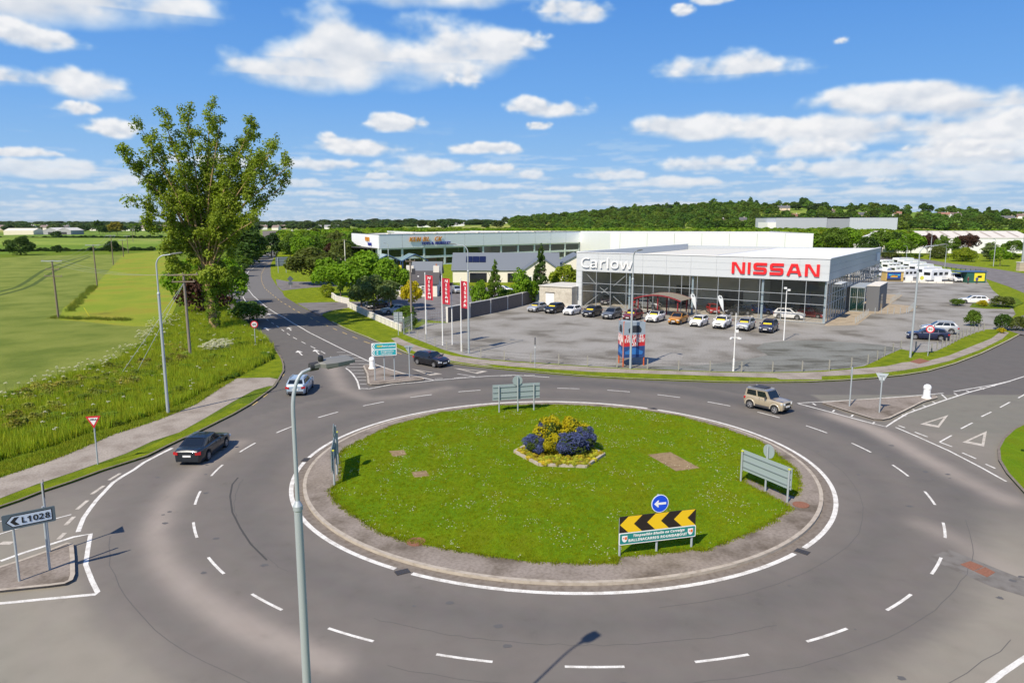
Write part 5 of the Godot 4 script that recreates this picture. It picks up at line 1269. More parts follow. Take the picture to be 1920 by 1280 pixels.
func make_walls() -> void:
	wall_run("block_wall", "long grey concrete block wall between bungalow yard and forecourt", "wall", WALL_GREY, 2.25, 0.22, ground_mat(0.185, 0.165, 0.155, M.grain, 0.5, M.blot, Vector3(0.3, 0.6, 0.3)), M.offwhite, 7.0)
	var wm := ground_mat(0.78, 0.76, 0.70, M.grain, 0.6, M.blot, Vector3(0.4, 0.9, 0.4))
	wall_run("boundary_wall", "stained white boundary wall running down to the grass beside the flags", "wall", WALL_WHITE_A, 0.85, 0.2, wm, M.offwhite, 2.1)
	wall_run("boundary_wall", "white boundary wall beyond the drive, under the bright leafy tree", "wall", WALL_WHITE_B, 0.95, 0.2, wm, M.offwhite, 3.0)
	# low post and wire fence round the forecourt
	var posts := func(pts: Array, each: float, label: String, tall: float) -> void:
		var t := thing("wire_fence", label, "fence")
		var total := length_of(pts)
		var n := int(total / each)
		var mb := MB.new()
		mb.box(Vector3(0, tall / 2, 0), Vector3(0.11, tall, 0.11))
		mb.box(Vector3(0, tall + 0.02, 0), Vector3(0.06, 0.04, 0.06))
		var ms := mb.mesh()
		var wires := [MB.new(), MB.new(), MB.new()]
		var prev = null
		for i in n + 1:
			var p = along(pts, minf(total * i / n, total - 0.01), total)[0]
			put(ms, "post", pm(0.30, 0.29, 0.25, 0.85), t, Vector3(p.x, 0.11, p.y))
			if prev != null:
				for k in 3:
					var y := 0.11 + tall * (0.3 + 0.3 * k)
					wires[k].cyl(Vector3(prev.x, y, prev.y), Vector3(p.x, y, p.y), 0.007, 0.007, 4)
			prev = p
		for w in wires: build(w, "wire", M.dark, t)
	posts.call(FENCE_LINE, 3.05, "low post and wire fence along the front of the forecourt", 1.05)
	posts.call(FENCE_LINE_EAST, 1.7, "low post and wire fence behind the parked navy car on the right", 1.05)
	# tall mesh fence beside the flags
	var t := thing("mesh_fence", "tall wire mesh fence on concrete posts between white wall and grey wall", "fence")
	for i in MESH_FENCE.size():
		var p: Vector2 = MESH_FENCE[i]
		piece("post", M.offwhite if i == 0 else M.galv, t, Vector3(p.x, 1.25, p.y), Vector3(0.14, 2.4, 0.14))
		if i + 1 < MESH_FENCE.size():
			var q: Vector2 = MESH_FENCE[i + 1]
			var mb := MB.new()
			var n := int(p.distance_to(q) / 0.35)
			for k in n:
				var s := p.lerp(q, float(k) / n)
				mb.cyl(Vector3(s.x, 0.15, s.y), Vector3(s.x, 2.2, s.y), 0.012, 0.012, 4)
			for k in 6:
				var y := 0.2 + 0.4 * k
				mb.cyl(Vector3(p.x, y, p.y), Vector3(q.x, y, q.y), 0.012, 0.012, 4)
			build(mb, "mesh", M.galv, t)
	# green railings along the far road
	t = thing("green_railing", "dark green steel railing along the road behind the caravans", "railing")
	var a := Vector2(116, -231); var b := Vector2(124, -190)
	for i in 26:
		var p := a.lerp(b, i / 25.0)
		piece("rail_post", pm(0.03, 0.09, 0.07), t, Vector3(p.x, 1.2, p.y), Vector3(0.12, 2.3, 0.12))
	for k in 3:
		var mb := MB.new(); mb.bar(Vector3(a.x, 0.5 + 0.85 * k, a.y), Vector3(b.x, 0.5 + 0.85 * k, b.y), 0.05, 0.07)
		build(mb, "rail", pm(0.03, 0.09, 0.07), t)

var crowns := {}
var lrng := RandomNumberGenerator.new()

func leafmat(r: float, g: float, b: float) -> StandardMaterial3D:
	var key := "leaf %.3f %.3f %.3f" % [r, g, b]
	if not mats.has(key):
		var m := StandardMaterial3D.new()
		m.albedo_color = Color(r, g, b).linear_to_srgb()
		m.vertex_color_use_as_albedo = true
		m.roughness = 0.6
		m.metallic_specular = 0.3
		m.backlight_enabled = true
		m.backlight = Color(0.95, 0.95, 0.5)
		mats[key] = m
	return mats[key]

func rdir(r: RandomNumberGenerator) -> Vector3:
	var z := r.randf_range(-1, 1)
	var a := r.randf_range(0, TAU)
	var s := sqrt(1 - z * z)
	return Vector3(s * cos(a), z, s * sin(a))

func leaf_mesh(blobs: Array, count: int, size: float, sd: int, fill := 0.55, stretch := Vector3.ONE) -> ArrayMesh:
	# many small leaf faces spread through a set of ellipsoids [centre, radii, tone]
	var r := RandomNumberGenerator.new(); r.seed = sd
	var wts := PackedFloat32Array()
	var tot := 0.0
	for b in blobs:
		tot += pow(b[1].x * b[1].y * b[1].z, 0.667)
		wts.append(tot)
	var vv := PackedVector3Array(); var nn := PackedVector3Array(); var cc := PackedColorArray()
	for i in count:
		var pick := wts.bsearch(r.randf() * tot)
		var bl = blobs[mini(pick, blobs.size() - 1)]
		var d := rdir(r)
		if d.y < -0.35 and r.randf() < 0.5: d.y = -d.y
		var rad := pow(r.randf_range(fill, 1.0), 0.5) * r.randf_range(0.92, 1.1)
		var p: Vector3 = bl[0] + d * bl[1] * rad
		var nrm := (d + rdir(r) * 0.9 + Vector3(0, 0.35, 0)).normalized()
		var u := nrm.cross(rdir(r)).normalized()
		var w := nrm.cross(u)
		var s := size * r.randf_range(0.6, 1.35)
		u = u * s * stretch; w = w * s * 0.62 * stretch
		var t: float = bl[2] * r.randf_range(0.72, 1.25)
		var col := Color(t * r.randf_range(0.88, 1.14), t, t * r.randf_range(0.8, 1.15))
		var fold := nrm * s * 0.22
		var a := p - u; var b := p - w + fold; var c := p + u; var e := p + w + fold
		var n1 := (b - a).cross(c - a).normalized()
		var n2 := (c - a).cross(e - a).normalized()
		vv.append_array(PackedVector3Array([a, c, b, a, e, c]))
		nn.append_array(PackedVector3Array([n1, n1, n1, n2, n2, n2]))
		cc.append_array(PackedColorArray([col, col, col, col, col, col]))
	var arr := []
	arr.resize(Mesh.ARRAY_MAX)
	arr[Mesh.ARRAY_VERTEX] = vv; arr[Mesh.ARRAY_NORMAL] = nn; arr[Mesh.ARRAY_COLOR] = cc
	var m := ArrayMesh.new()
	m.add_surface_from_arrays(Mesh.PRIMITIVE_TRIANGLES, arr)
	return m

func crown(kind: String, variant: int, dense := 1) -> ArrayMesh:
	# unit crowns: one metre tall, one metre wide, standing on y = 0
	var key := "%s%d.%d" % [kind, variant, dense]
	if crowns.has(key): return crowns[key]
	var r := RandomNumberGenerator.new(); r.seed = 100 + variant * 7 + kind.length() * 31
	var b := []
	var count := 1500
	var size := 0.042
	match kind:
		"broad":
			b.append([Vector3(0, 0.56, 0), Vector3(0.34, 0.34, 0.34), 0.8])
			for i in 17:
				var d := rdir(r)
				d.y = absf(d.y) * 1.45 - 0.62
				d = d.normalized()
				b.append([Vector3(0, 0.55, 0) + d * Vector3(0.34, 0.32, 0.34) * r.randf_range(0.85, 1.1), Vector3.ONE * r.randf_range(0.11, 0.19), r.randf_range(0.8, 1.25)])
			count = 2600
		"bush":
			b.append([Vector3(0, 0.4, 0), Vector3(0.38, 0.42, 0.38), 0.85])
			for i in 15:
				var d := rdir(r)
				d.y = absf(d.y)
				b.append([Vector3(0, 0.32, 0) + d * Vector3(0.36, 0.48, 0.36) * r.randf_range(0.8, 1.1), Vector3.ONE * r.randf_range(0.10, 0.2), r.randf_range(0.8, 1.25)])
			count = 2200
		"tall":
			for i in 16:
				var y := 0.16 + 0.8 * i / 15.0
				var w := 0.40 * sin(clampf((y - 0.05) / 0.97, 0, 1) * PI * 0.93 + 0.15) + 0.04
				for k in 2:
					var a := r.randf() * TAU
					b.append([Vector3(cos(a) * w * 0.55, y, sin(a) * w * 0.55), Vector3(w * 0.6, 0.085, w * 0.6), r.randf_range(0.8, 1.2)])
			count = 2300
		"cone":
			for i in 26:
				var y := 0.06 + 0.92 * i / 25.0
				var w := 0.46 * pow(1.0 - y, 0.8) + 0.02
				for k in 3:
					var a := r.randf() * TAU
					b.append([Vector3(cos(a) * w * 0.62, y - w * 0.1, sin(a) * w * 0.62), Vector3(w * 0.42, 0.028, w * 0.42), r.randf_range(0.75, 1.2)])
			count = 1900
	if dense == 0:
		count = int(count * 0.28); size *= 1.9
	elif dense == 2:
		count = int(count * 2.3); size *= 0.7
	crowns[key] = leaf_mesh(b, count, size, 500 + variant * 13, 0.45)
	return crowns[key]

func tree(called: String, label: String, at: Vector3, h: float, w: float, kind: String, mat: Material, dense := 1, group := "", category := "tree") -> Node3D:
	var t := thing(called, label, category, at, lrng.randf() * TAU, group)
	var low := 0.0 if kind == "bush" else (0.10 if kind != "broad" else 0.06)
	var c := put(crown(kind, lrng.randi() % 4, dense), "crown", mat, t)
	c.scale = Vector3(w * 1.06, h * (1.0 - low), w * 1.06)
	c.position.y = h * low
	if kind != "bush" or dense > 0:
		var mb := MB.new()
		var rr := maxf(0.05, h * 0.022)
		mb.tube([Vector3(0, -0.2, 0), Vector3(h * 0.01, h * 0.25, 0), Vector3(-h * 0.01, h * 0.6, h * 0.01)], rr, rr * 0.35, 6)
		if dense > 0:
			for k in 4:
				var a := k * 1.7 + h
				mb.tube([Vector3(0, h * (0.25 + 0.07 * k), 0), Vector3(cos(a) * w * 0.18, h * (0.42 + 0.07 * k), sin(a) * w * 0.18), Vector3(cos(a) * w * 0.34, h * (0.55 + 0.07 * k), sin(a) * w * 0.34)], rr * 0.45, rr * 0.12, 5)
		build(mb, "trunk", M.bark, t)
	return t

func scatter(called: String, label: String, mesh: Mesh, mat: Material, spots: Array, tint := 0.0, sd := 1) -> void:
	# spots: Transform3D; one object for what nobody could count
	var mm := MultiMesh.new()
	mm.transform_format = MultiMesh.TRANSFORM_3D
	mm.use_colors = tint > 0.0
	mm.mesh = mesh
	mm.instance_count = spots.size()
	var r := RandomNumberGenerator.new(); r.seed = sd
	for i in spots.size():
		mm.set_instance_transform(i, spots[i])
		if tint > 0.0:
			var t := r.randf_range(1.0 - tint, 1.0 + tint)
			mm.set_instance_color(i, Color(t * r.randf_range(0.85, 1.2), t, t * 0.95))
	var o := MultiMeshInstance3D.new()
	o.name = numbered(called)
	o.multimesh = mm
	o.material_override = mat
	add_child(o)
	tag(o, label, "", "", "stuff")

func spots_in(poly: Array, n: int, sd: int, y: float, s0: float, s1: float, keep: Callable, tall := 1.0) -> Array:
	var r := RandomNumberGenerator.new(); r.seed = sd
	var pp := PackedVector2Array(poly)
	var lo := pp[0]; var hi := pp[0]
	for p in pp: lo = lo.min(p); hi = hi.max(p)
	var l := []
	var tries := 0
	while l.size() < n and tries < n * 12:
		tries += 1
		var p := Vector2(r.randf_range(lo.x, hi.x), r.randf_range(lo.y, hi.y))
		if not Geometry2D.is_point_in_polygon(p, pp) or not keep.call(p): continue
		var s := r.randf_range(s0, s1)
		l.append(Transform3D(Basis(Vector3.UP, r.randf() * TAU).scaled(Vector3(s, s * tall * r.randf_range(0.7, 1.3), s)), Vector3(p.x, y, p.y)))
	return l

func tuft(blades: int, h: float, spread: float, w: float, sd: int) -> ArrayMesh:
	var mb := MB.new()
	var r := RandomNumberGenerator.new(); r.seed = sd
	for i in blades:
		var a := r.randf() * TAU
		var o := Vector3(cos(a), 0, sin(a)) * spread * r.randf()
		var lean := Vector3(r.randf_range(-1, 1), 0, r.randf_range(-1, 1)) * h * 0.35
		var s := Vector3(cos(a * 3.0), 0, sin(a * 3.0)) * w
		var t := r.randf_range(0.75, 1.25)
		mb.col = Color(t * r.randf_range(0.9, 1.15), t, t)
		var top := o + lean + Vector3.UP * h * r.randf_range(0.6, 1.2)
		mb.tri(o - s, o + s, top)
	return mb.mesh()

func make_vegetation() -> void:
	lrng.seed = 12
	M.bark = ground_mat(0.19, 0.155, 0.115, M.grain, 1.2, null, Vector3.ONE, 0.95)
	var mid := leafmat(0.145, 0.243, 0.029)
	var bright := leafmat(0.213, 0.381, 0.023)
	var dark := leafmat(0.077, 0.146, 0.026)
	var deep := leafmat(0.058, 0.117, 0.029)
	var olive := leafmat(0.153, 0.194, 0.041)
	var grey := leafmat(0.21, 0.28, 0.095)
	var yellow := leafmat(0.62, 0.54, 0.02)
	var copper := leafmat(0.102, 0.052, 0.038)
	var lime := leafmat(0.323, 0.405, 0.029)
	make_poplar()
	# beside and behind the poplar
	tree("bush", "dense bright green bush on the left of the poplar's foot", Vector3(-58.5, 0.1, -131), 9.4, 8.4, "bush", bright, 1, "", "bush")
	tree("bush", "dense bright green bush on the right of the poplar's foot, by the road", Vector3(-51.0, 0.1, -131.5), 9.0, 7.4, "bush", bright, 1, "", "bush")
	tree("copper_bush", "dark copper-leaved bush directly behind the poplar's trunk", Vector3(-49.5, 0.1, -115.5), 8.2, 7.6, "bush", copper, 1, "", "bush")
	tree("bush", "low green bush at the poplar's foot beside the road edge", Vector3(-39.5, 0.1, -108), 3.4, 6.0, "bush", mid, 1, "", "bush")
	tree("tree", "tall dark tree at the bend of the road, nearest of the roadside row", Vector3(-88, 0.1, -240), 15.5, 16, "bush", dark)
	var row := [[-100, -270, 16], [-112, -305, 15], [-128, -345, 18], [-142, -380, 15], [-99, -300, 11], [-118, -285, 12]]
	for q in row: tree("tree", "%s tree of the dark roadside row behind the poplar" % ["nearest", "third", "fourth", "farthest", "lowest", "second"][row.find(q)], Vector3(q[0], 0.1, q[1]), q[2], q[2] * 0.95, "bush", [dark, mid, deep][int(q[2]) % 3], 1, "trees of the left roadside row")
	tree("tree", "full mid-green round tree left of the far pole, beside the road", Vector3(-83, 0.1, -273), 10.5, 8.2, "broad", mid)
	tree("shrub", "wide dark olive shrub tree on the yellow bank behind the grey road sign", Vector3(-46.5, 0.1, -170), 9.0, 14.0, "broad", olive, 2)
	tree("tree", "light green bushy tree by the side road, right of the dark olive shrub", Vector3(-37, 0.1, -146), 7.6, 7.4, "broad", bright)
	tree("conifer", "narrow dark conifer standing between the bright trees by the white wall", Vector3(-33.0, 0.1, -139), 7.8, 2.4, "tall", dark)
	tree("shrub", "yellow-green shrub at the left end of the far white wall", Vector3(-36.4, 0.1, -142.5), 3.0, 3.2, "bush", lime, 1, "", "bush")
	tree("tree", "big bright green leafy tree over the white wall, widest of the garden", Vector3(-26.5, 0.1, -127), 9.8, 11.0, "broad", bright, 2)
	tree("tree", "bright green tree behind the grey-green willow, in front of the toy store", Vector3(-20.8, 0.1, -124), 8.8, 6.5, "broad", bright, 2)
	tree("willow", "grey-green willowy tree in front of the bright trees, over the parked cars", Vector3(-22.0, 0.1, -114.8), 6.6, 7.6, "broad", grey, 2)
	tree("tree", "small yellow-leaved tree beside the wooden pole in the yard", Vector3(-16.8, 0.1, -121), 5.2, 3.6, "broad", yellow, 1)
	tree("bush", "low dark green bush at the foot of the yard pole", Vector3(-16.0, 0.1, -108), 2.7, 3.4, "bush", mid, 1, "", "bush")
	tree("bush", "untidy green bush at the lower end of the white wall", Vector3(-14.2, 0.1, -100), 2.6, 2.2, "bush", mid, 1, "", "bush")
	for q in [[-62, -152, 4.2, 7], [-70, -176, 5.0, 8], [-76, -198, 4.5, 8], [-84, -222, 5.5, 9], [-93, -256, 6, 10], [-104, -290, 6.5, 11]]:
		tree("bush", "dark roadside bush at the left edge of the road beyond the poplar", Vector3(q[0], 0.1, q[1]), q[2], q[3], "bush", [dark, mid][int(q[3]) % 2], 1, "bushes of the left roadside", "bush")
	# along the grey wall
	tree("shrub", "bright green cone-shaped shrub, first behind the grey wall after the flags", Vector3(-5.6, 0.1, -122.5), 5.5, 3.4, "bush", bright, 1, "", "bush")
	tree("conifer", "feathery green conifer second along the grey wall", Vector3(-2.9, 0.1, -124.5), 8.4, 3.9, "cone", mid, 2)
	tree("shrub", "round green shrub at the conifer's foot behind the grey wall", Vector3(-0.9, 0.1, -127.5), 3.6, 4.2, "bush", mid, 1, "", "bush")
	tree("shrub", "pale green upright shrub behind the middle of the grey wall", Vector3(1.4, 0.1, -131), 6.4, 4.0, "tall", bright, 1, "", "bush")
	tree("shrub", "green shrub between pale shrub and tall conifer behind the grey wall", Vector3(3.4, 0.1, -133), 4.8, 4.4, "bush", bright, 1, "", "bush")
	tree("conifer", "tallest conifer behind the grey wall, before the bungalow's gable", Vector3(5.4, 0.1, -136), 10.8, 4.4, "cone", dark, 2)
	tree("shrub", "golden yellow rounded shrub beside the showroom's left corner", Vector3(10.0, 0.1, -142), 6.6, 5.8, "broad", lime, 1, "", "bush")
	# the belt behind the road and the store's left side
	var r := RandomNumberGenerator.new(); r.seed = 31
	for i in 34:
		var z := -225.0 - 9.0 * i * 0.62
		var x := -62.0 - i * 2.1 + r.randf_range(-9, 14)
		if i > 8: x += r.randf_range(-6, 34)
		tree("tree", "green tree in the dense belt left of the toy store", Vector3(x, 0.1, z - r.randf_range(0, 16)), r.randf_range(6.5, 11.5), r.randf_range(7, 11), "broad", [mid, olive, dark, bright, mid][i % 5], 1, "trees in the belt left of the toy store")
	tree("copper_tree", "dark purple copper-leaved tree in the belt left of the toy store", Vector3(-66, 0.1, -268), 7.0, 9.0, "broad", copper)
	# plantation behind the store: one mass
	var l := []
	for i in 1500:
		var z := -r.randf_range(326, 470)
		var x := r.randf_range(-105, 200)
		if z > -350 and x > -25 and x < 118: continue
		if x > 130 and z > -345: continue
		var s := r.randf_range(7.5, 10.5)
		l.append(Transform3D(Basis(Vector3.UP, r.randf() * TAU).scaled(Vector3(s, r.randf_range(11.6, 13.4), s)), Vector3(x, -0.6, z)))
	scatter("plantation", "dense even green plantation behind the toy store", crown("bush", 1, 0), leafmat(0.20, 0.33, 0.022), l, 0.22, 5)
	l = []
	for i in 900:
		var z := -r.randf_range(375, 500)
		var x := r.randf_range(185, 420)
		var s := r.randf_range(7, 12)
		l.append(Transform3D(Basis(Vector3.UP, r.randf() * TAU).scaled(Vector3(s, r.randf_range(8.5, 12.0), s)), Vector3(x, -0.6, z)))
	scatter("scrub", "rolling light green scrub behind the white warehouse", crown("bush", 2, 0), leafmat(0.24, 0.36, 0.035), l, 0.25, 6)
	# right-hand trees before the white warehouse
	var rt := [[142, -322, 12.2, 13, 0], [152, -330, 12.0, 14, 1], [163, -322, 11.0, 12, 0], [148, -305, 8.5, 9, 2], [158, -300, 7.5, 9, 1], [173, -330, 10.2, 10, 2], [176, -322, 10.0, 11, 3], [166, -308, 7.0, 9, 0]]
	var order := ["first", "fifth", "seventh", "second", "fourth", "eighth", "last", "sixth"]
	for q in rt: tree("tree", "%s tree from the left in the green clump right of the showroom roof" % order[rt.find(q)], Vector3(q[0], 0.1, q[1]), q[2], q[3], "broad", [mid, bright, dark, bright][q[4]], 1, "trees right of the showroom roof")
	tree("copper_tree", "purple copper-leaved tree left of the white warehouse wall", Vector3(186, 0.1, -327), 9.4, 8.4, "broad", copper)
	tree("tree", "slim green tree right of the left copper tree", Vector3(184, 0.1, -312), 8.8, 7.0, "tall", mid)
	tree("shrub", "brownish rounded shrub below the left copper tree", Vector3(174, 0.1, -297), 5.6, 7.4, "bush", olive, 1, "", "bush")
	tree("copper_tree", "dark purple copper-leaved tree in front of the white warehouse wall", Vector3(207, 0.1, -332), 9.2, 9.8, "broad", copper)
	tree("tree", "slender green tree beside the right copper tree", Vector3(193, 0.1, -318), 7.8, 5.0, "tall", mid)
	tree("shrub", "large dome-shaped yellow-green shrub by the far road", Vector3(168, 0.1, -271), 5.6, 10.5, "bush", lime, 2, "", "bush")
	tree("tree", "feathery grey-green tree right of the yellow-green dome shrub", Vector3(178.5, 0.1, -272), 7.0, 7.0, "tall", grey)
	tree("tree", "small green tree by the road below the right lamp", Vector3(163, 0.1, -243), 6.4, 6.2, "broad", bright)
	tree("tree", "green tree before the right end of the white warehouse", Vector3(214, 0.1, -312), 7.0, 9.0, "broad", mid)
	for i in 9: tree("shrub", "low green shrub in the hedge along the far right road", Vector3(134 + 9 * i, 0.1, -296 + i * 1.5 + r.randf_range(-2, 2)), r.randf_range(2.2, 3.6), r.randf_range(5, 8), "bush", [olive, mid][i % 2], 0, "hedge shrubs along the far right road", "bush")
	# entrance beds
	tree("shrub", "airy young green shrub at the right end of the forecourt fence", Vector3(66.2, 0.1, -103.0), 2.6, 2.6, "bush", mid, 1, "", "bush")
	tree("shrub", "bushy dark green shrub, middle of the entrance planting", Vector3(67.8, 0.1, -99.2), 2.6, 2.4, "bush", dark, 1, "", "bush")
	tree("shrub", "spiky olive shrub nearest the entrance road", Vector3(69.4, 0.1, -98.6), 2.2, 2.6, "bush", olive, 1, "", "bush")
	tree("shrub", "tiny yellow shrub in front of the entrance planting", Vector3(66.0, 0.1, -96.6), 0.8, 1.2, "bush", yellow, 0, "", "bush")
	tree("shrub", "dense olive shrub on the planting bed, right of the white car", Vector3(85.4, 0.2, -125.5), 2.2, 4.4, "bush", olive, 1, "", "bush")
	tree("shrub", "yellow-flowered shrub in front of the white car's bonnet end", Vector3(82.6, 0.2, -126.6), 1.3, 1.9, "bush", yellow, 1, "", "bush")
	tree("shrub", "small green plant half hiding the white car's front wheel", Vector3(79.4, 0.2, -128.5), 1.3, 2.8, "bush", mid, 1, "", "bush")
	# left fields
	tree("tree", "big dark green tree on the hedge line at the left edge of the fields", Vector3(-217, 0.1, -322), 9.0, 12.0, "bush", dark, 2)
	tree("tree", "small dark tree at the far left edge on the hedge line", Vector3(-232, 0.1, -318), 4.5, 8, "bush", olive)
	tree("bush", "small dark round bush on the hedge line right of the big field tree", Vector3(-217.5, 0.1, -349), 3.9, 5.2, "bush", deep, 0, "", "bush")
	tree("bush", "dark spreading bush beside the third field pole", Vector3(-196, 0.1, -358), 6.2, 8.0, "bush", deep, 1, "", "bush")
	tree("bush", "dark rounded bush on the far hedge below the cream shed", Vector3(-398, 0.1, -640), 7.0, 9.0, "bush", deep, 0, "", "bush")
	var lt := [[-415, -770, 14, 17, 4], [-398, -775, 13, 16, 0], [-386, -782, 12, 14, 2], [-372, -770, 11, 16, 2], [-358, -778, 9, 13, 0], [-345, -785, 11, 12, 2], [-330, -770, 8, 12, 0], [-318, -780, 14, 13, 2], [-306, -790, 12, 12, 0], [-462, -820, 16, 11, 2], [-455, -815, 10, 12, 2], [-545, -765, 10, 12, 2], [-296, -770, 8, 12, 2], [-284, -760, 9, 12, 0]]
	for q in lt: tree("tree", "rounded tree of the far hedge behind the left fields", Vector3(q[0], 0, q[1]), q[2], q[3], "broad", [mid, bright, dark, deep, leafmat(0.272, 0.243, 0.029)][q[4]], 0, "trees of the far left hedge")
	l = []
	for i in 150:
		l.append(Transform3D(Basis(Vector3.UP, r.randf() * TAU).scaled(Vector3(5, r.randf_range(1.0, 2.6), 5)), Vector3(lerpf(-420, -185, i / 149.0) + r.randf_range(-2, 2), -0.1, lerpf(-322, -372, i / 149.0))))
	for i in 110: l.append(Transform3D(Basis(Vector3.UP, r.randf() * TAU).scaled(Vector3(7, r.randf_range(1.5, 3.2), 7)), Vector3(lerpf(-600, -250, i / 109.0), -0.1, lerpf(-600, -650, i / 109.0))))
	scatter("hedge", "low dark hedges between the left fields", crown("bush", 0, 0), deep, l, 0.3, 7)
	# skyline woods
	l = []
	for i in 700:
		var x := r.randf_range(-900, 420)
		var z := -r.randf_range(900, 1500)
		if bumpy.get_noise_2d(x * 0.25, z * 0.25) < 0.08 and z > -1300: continue
		var s := r.randf_range(12, 24)
		l.append(Transform3D(Basis(Vector3.UP, r.randf() * TAU).scaled(Vector3(s, r.randf_range(7, 13), s)), Vector3(x, land(x, z) - 0.8, z)))
	for i in 900:
		var x := r.randf_range(-2200, 1800)
		var z := -r.randf_range(1500, 3000)
		var s := r.randf_range(22, 50)
		l.append(Transform3D(Basis(Vector3.UP, r.randf() * TAU).scaled(Vector3(s, r.randf_range(9, 16), s)), Vector3(x, land(x, z) - 1.0, z)))
	scatter("distant_woods", "dark hedges and woods along the far skyline", crown("broad", 3, 0), leafmat(0.090, 0.150, 0.050), l, 0.25, 8)
	l = []
	for i in 3600:
		var x := r.randf_range(0, 1150)
		var z := -r.randf_range(700, 1300)
		var clear := bumpy.get_noise_2d(x * 0.16 + 40, z * 0.22)
		if x > 330 and z > -1120 and z < -860 and clear < 0.22: continue
		if x > 430 and clear < -0.05: continue
		if x <= 430 and clear < -0.25: continue
		var s := r.randf_range(10, 17)
		l.append(Transform3D(Basis(Vector3.UP, r.randf() * TAU).scaled(Vector3(s, r.randf_range(7, 12), s)), Vector3(x, land(x, z) - 0.8, z)))
	scatter("hillside_wood", "dark green wood covering the distant hill", crown("broad", 2, 0), leafmat(0.135, 0.235, 0.034), l, 0.3, 9)
	for i in 46:
		var x := 150.0 + 17.0 * i + r.randf_range(-6, 6)
		var z := -1060.0 - r.randf_range(-20, 60) - maxf(0, x - 500) * 0.18
		tree("tree", "dark tree standing out on the hilltop skyline", Vector3(x, land(x, z) - 0.3, z), r.randf_range(8, 15), r.randf_range(8, 15), ["broad", "broad", "tall"][i % 3], [dark, deep, mid][i % 3], 0, "trees on the hilltop skyline")
	# grasses and flowers
	var path := PackedVector2Array(PATH_WEST)
	var grass := leafmat(0.36, 0.45, 0.035)
	var keep := func(p: Vector2): return not Geometry2D.is_point_in_polygon(p, path)
	scatter("long_grass", "long rough grass on the bank beside the left footpath", tuft(16, 0.55, 0.32, 0.022, 3), grass, spots_in(ROUGH_BAND, 26000, 40, 0.1, 0.7, 1.5, keep, 1.0), 0.3, 10)
	scatter("bramble", "dark brambles and scrubby hedge growing through the long grass", crown("bush", 3, 0), leafmat(0.36, 0.38, 0.085), spots_in(HEDGE_BAND, 400, 41, 0.0, 0.6, 1.5, func(p: Vector2): return bumpy.get_noise_2d(p.x * 4.0, p.y * 4.0) > -0.05, 0.7), 0.35, 11)
	scatter("bramble", "green scrub mixed in the rough bank", crown("bush", 1, 0), leafmat(0.170, 0.267, 0.029), spots_in(ROUGH_BAND, 900, 42, 0.0, 0.6, 1.7, func(p: Vector2): return keep.call(p) and bumpy.get_noise_2d(p.x * 3.0 + 90, p.y * 3.0) > 0.05, 0.5), 0.35, 12)
	scatter("short_tufts", "tufts of mown grass along the left kerb", tuft(12, 0.16, 0.2, 0.018, 5), leafmat(0.323, 0.389, 0.036), spots_in(SHORT_GRASS_WEST, 2600, 43, 0.12, 0.7, 1.4, func(_p): return true), 0.25, 13)
	var um := MB.new()
	um.col = Color(0.25, 0.35, 0.1)
	um.cyl(Vector3.ZERO, Vector3(0, 0.9, 0), 0.012, 0.008, 4)
	um.col = Color(1, 1, 1)
	for k in 7:
		var c := Vector3(cos(k * 0.9) * 0.11, 0.9 + 0.03 * (k % 3), sin(k * 0.9) * 0.11) if k < 6 else Vector3(0, 0.95, 0)
		um.ball(c, Vector3(0.055, 0.022, 0.055), 3)
	var white := leafmat(0.74, 0.74, 0.62)
	var edge := []
	for i in 300:
		var tot := length_of(FLOWERS_FIELD_EDGE)
		var p: Vector2 = along(FLOWERS_FIELD_EDGE, r.randf() * (tot - 1), tot)[0]
		if bumpy.get_noise_2d(p.x * 9, p.y * 9) < -0.1: continue
		p += Vector2(r.randf_range(-1.8, 1.8), r.randf_range(-1.4, 1.4))
		edge.append(Transform3D(Basis.from_scale(Vector3(0.95, r.randf_range(0.8, 1.2), 0.95)), Vector3(p.x, 0.1, p.y)))
	for p in spots_in(ROUGH_BAND, 130, 46, 0.1, 0.7, 1.0, func(p: Vector2): return keep.call(p) and bumpy.get_noise_2d(p.x * 7 + 20, p.y * 7) > 0.12): edge.append(p)
	scatter("cow_parsley", "white cow parsley heads along the field edge and bank", um.mesh(), white, edge, 0.0)
	scatter("daisies", "drift of white ox-eye daisies in front of the leaning pole", um.mesh(), white, spots_in(FLOWER_DRIFT, 430, 47, 0.1, 0.8, 1.2, func(_p): return true, 0.75), 0.0)
	var dm := MB.new()
	for k in 5: dm.tri(Vector3(cos(TAU * k / 5), 0, sin(TAU * k / 5)) * 0.024, Vector3.UP * 0.012, Vector3(cos(TAU * (k + 1) / 5), 0, sin(TAU * (k + 1) / 5)) * 0.024)
	scatter("lawn_daisies", "tiny white daisies scattered in the island lawn", dm.mesh(), white, spots_in(ISLAND_GRASS, 2400, 48, 0.185, 0.7, 1.6, func(p: Vector2): return bumpy.get_noise_2d(p.x * 6, p.y * 6) + 0.35 * bumpy.get_noise_2d(p.x * 25, p.y * 25) > 0.14), 0.0)
	scatter("lawn_blades", "short mown blades of the island lawn", tuft(14, 0.04, 0.18, 0.012, 8), leafmat(0.27, 0.35, 0.008), spots_in(ISLAND_GRASS, 30000, 49, 0.16, 0.7, 1.5, func(p: Vector2): return not (inside(p, SOIL_BIG) or inside(p, SOIL_A) or inside(p, SOIL_B))), 0.25, 15)
	var rim := []
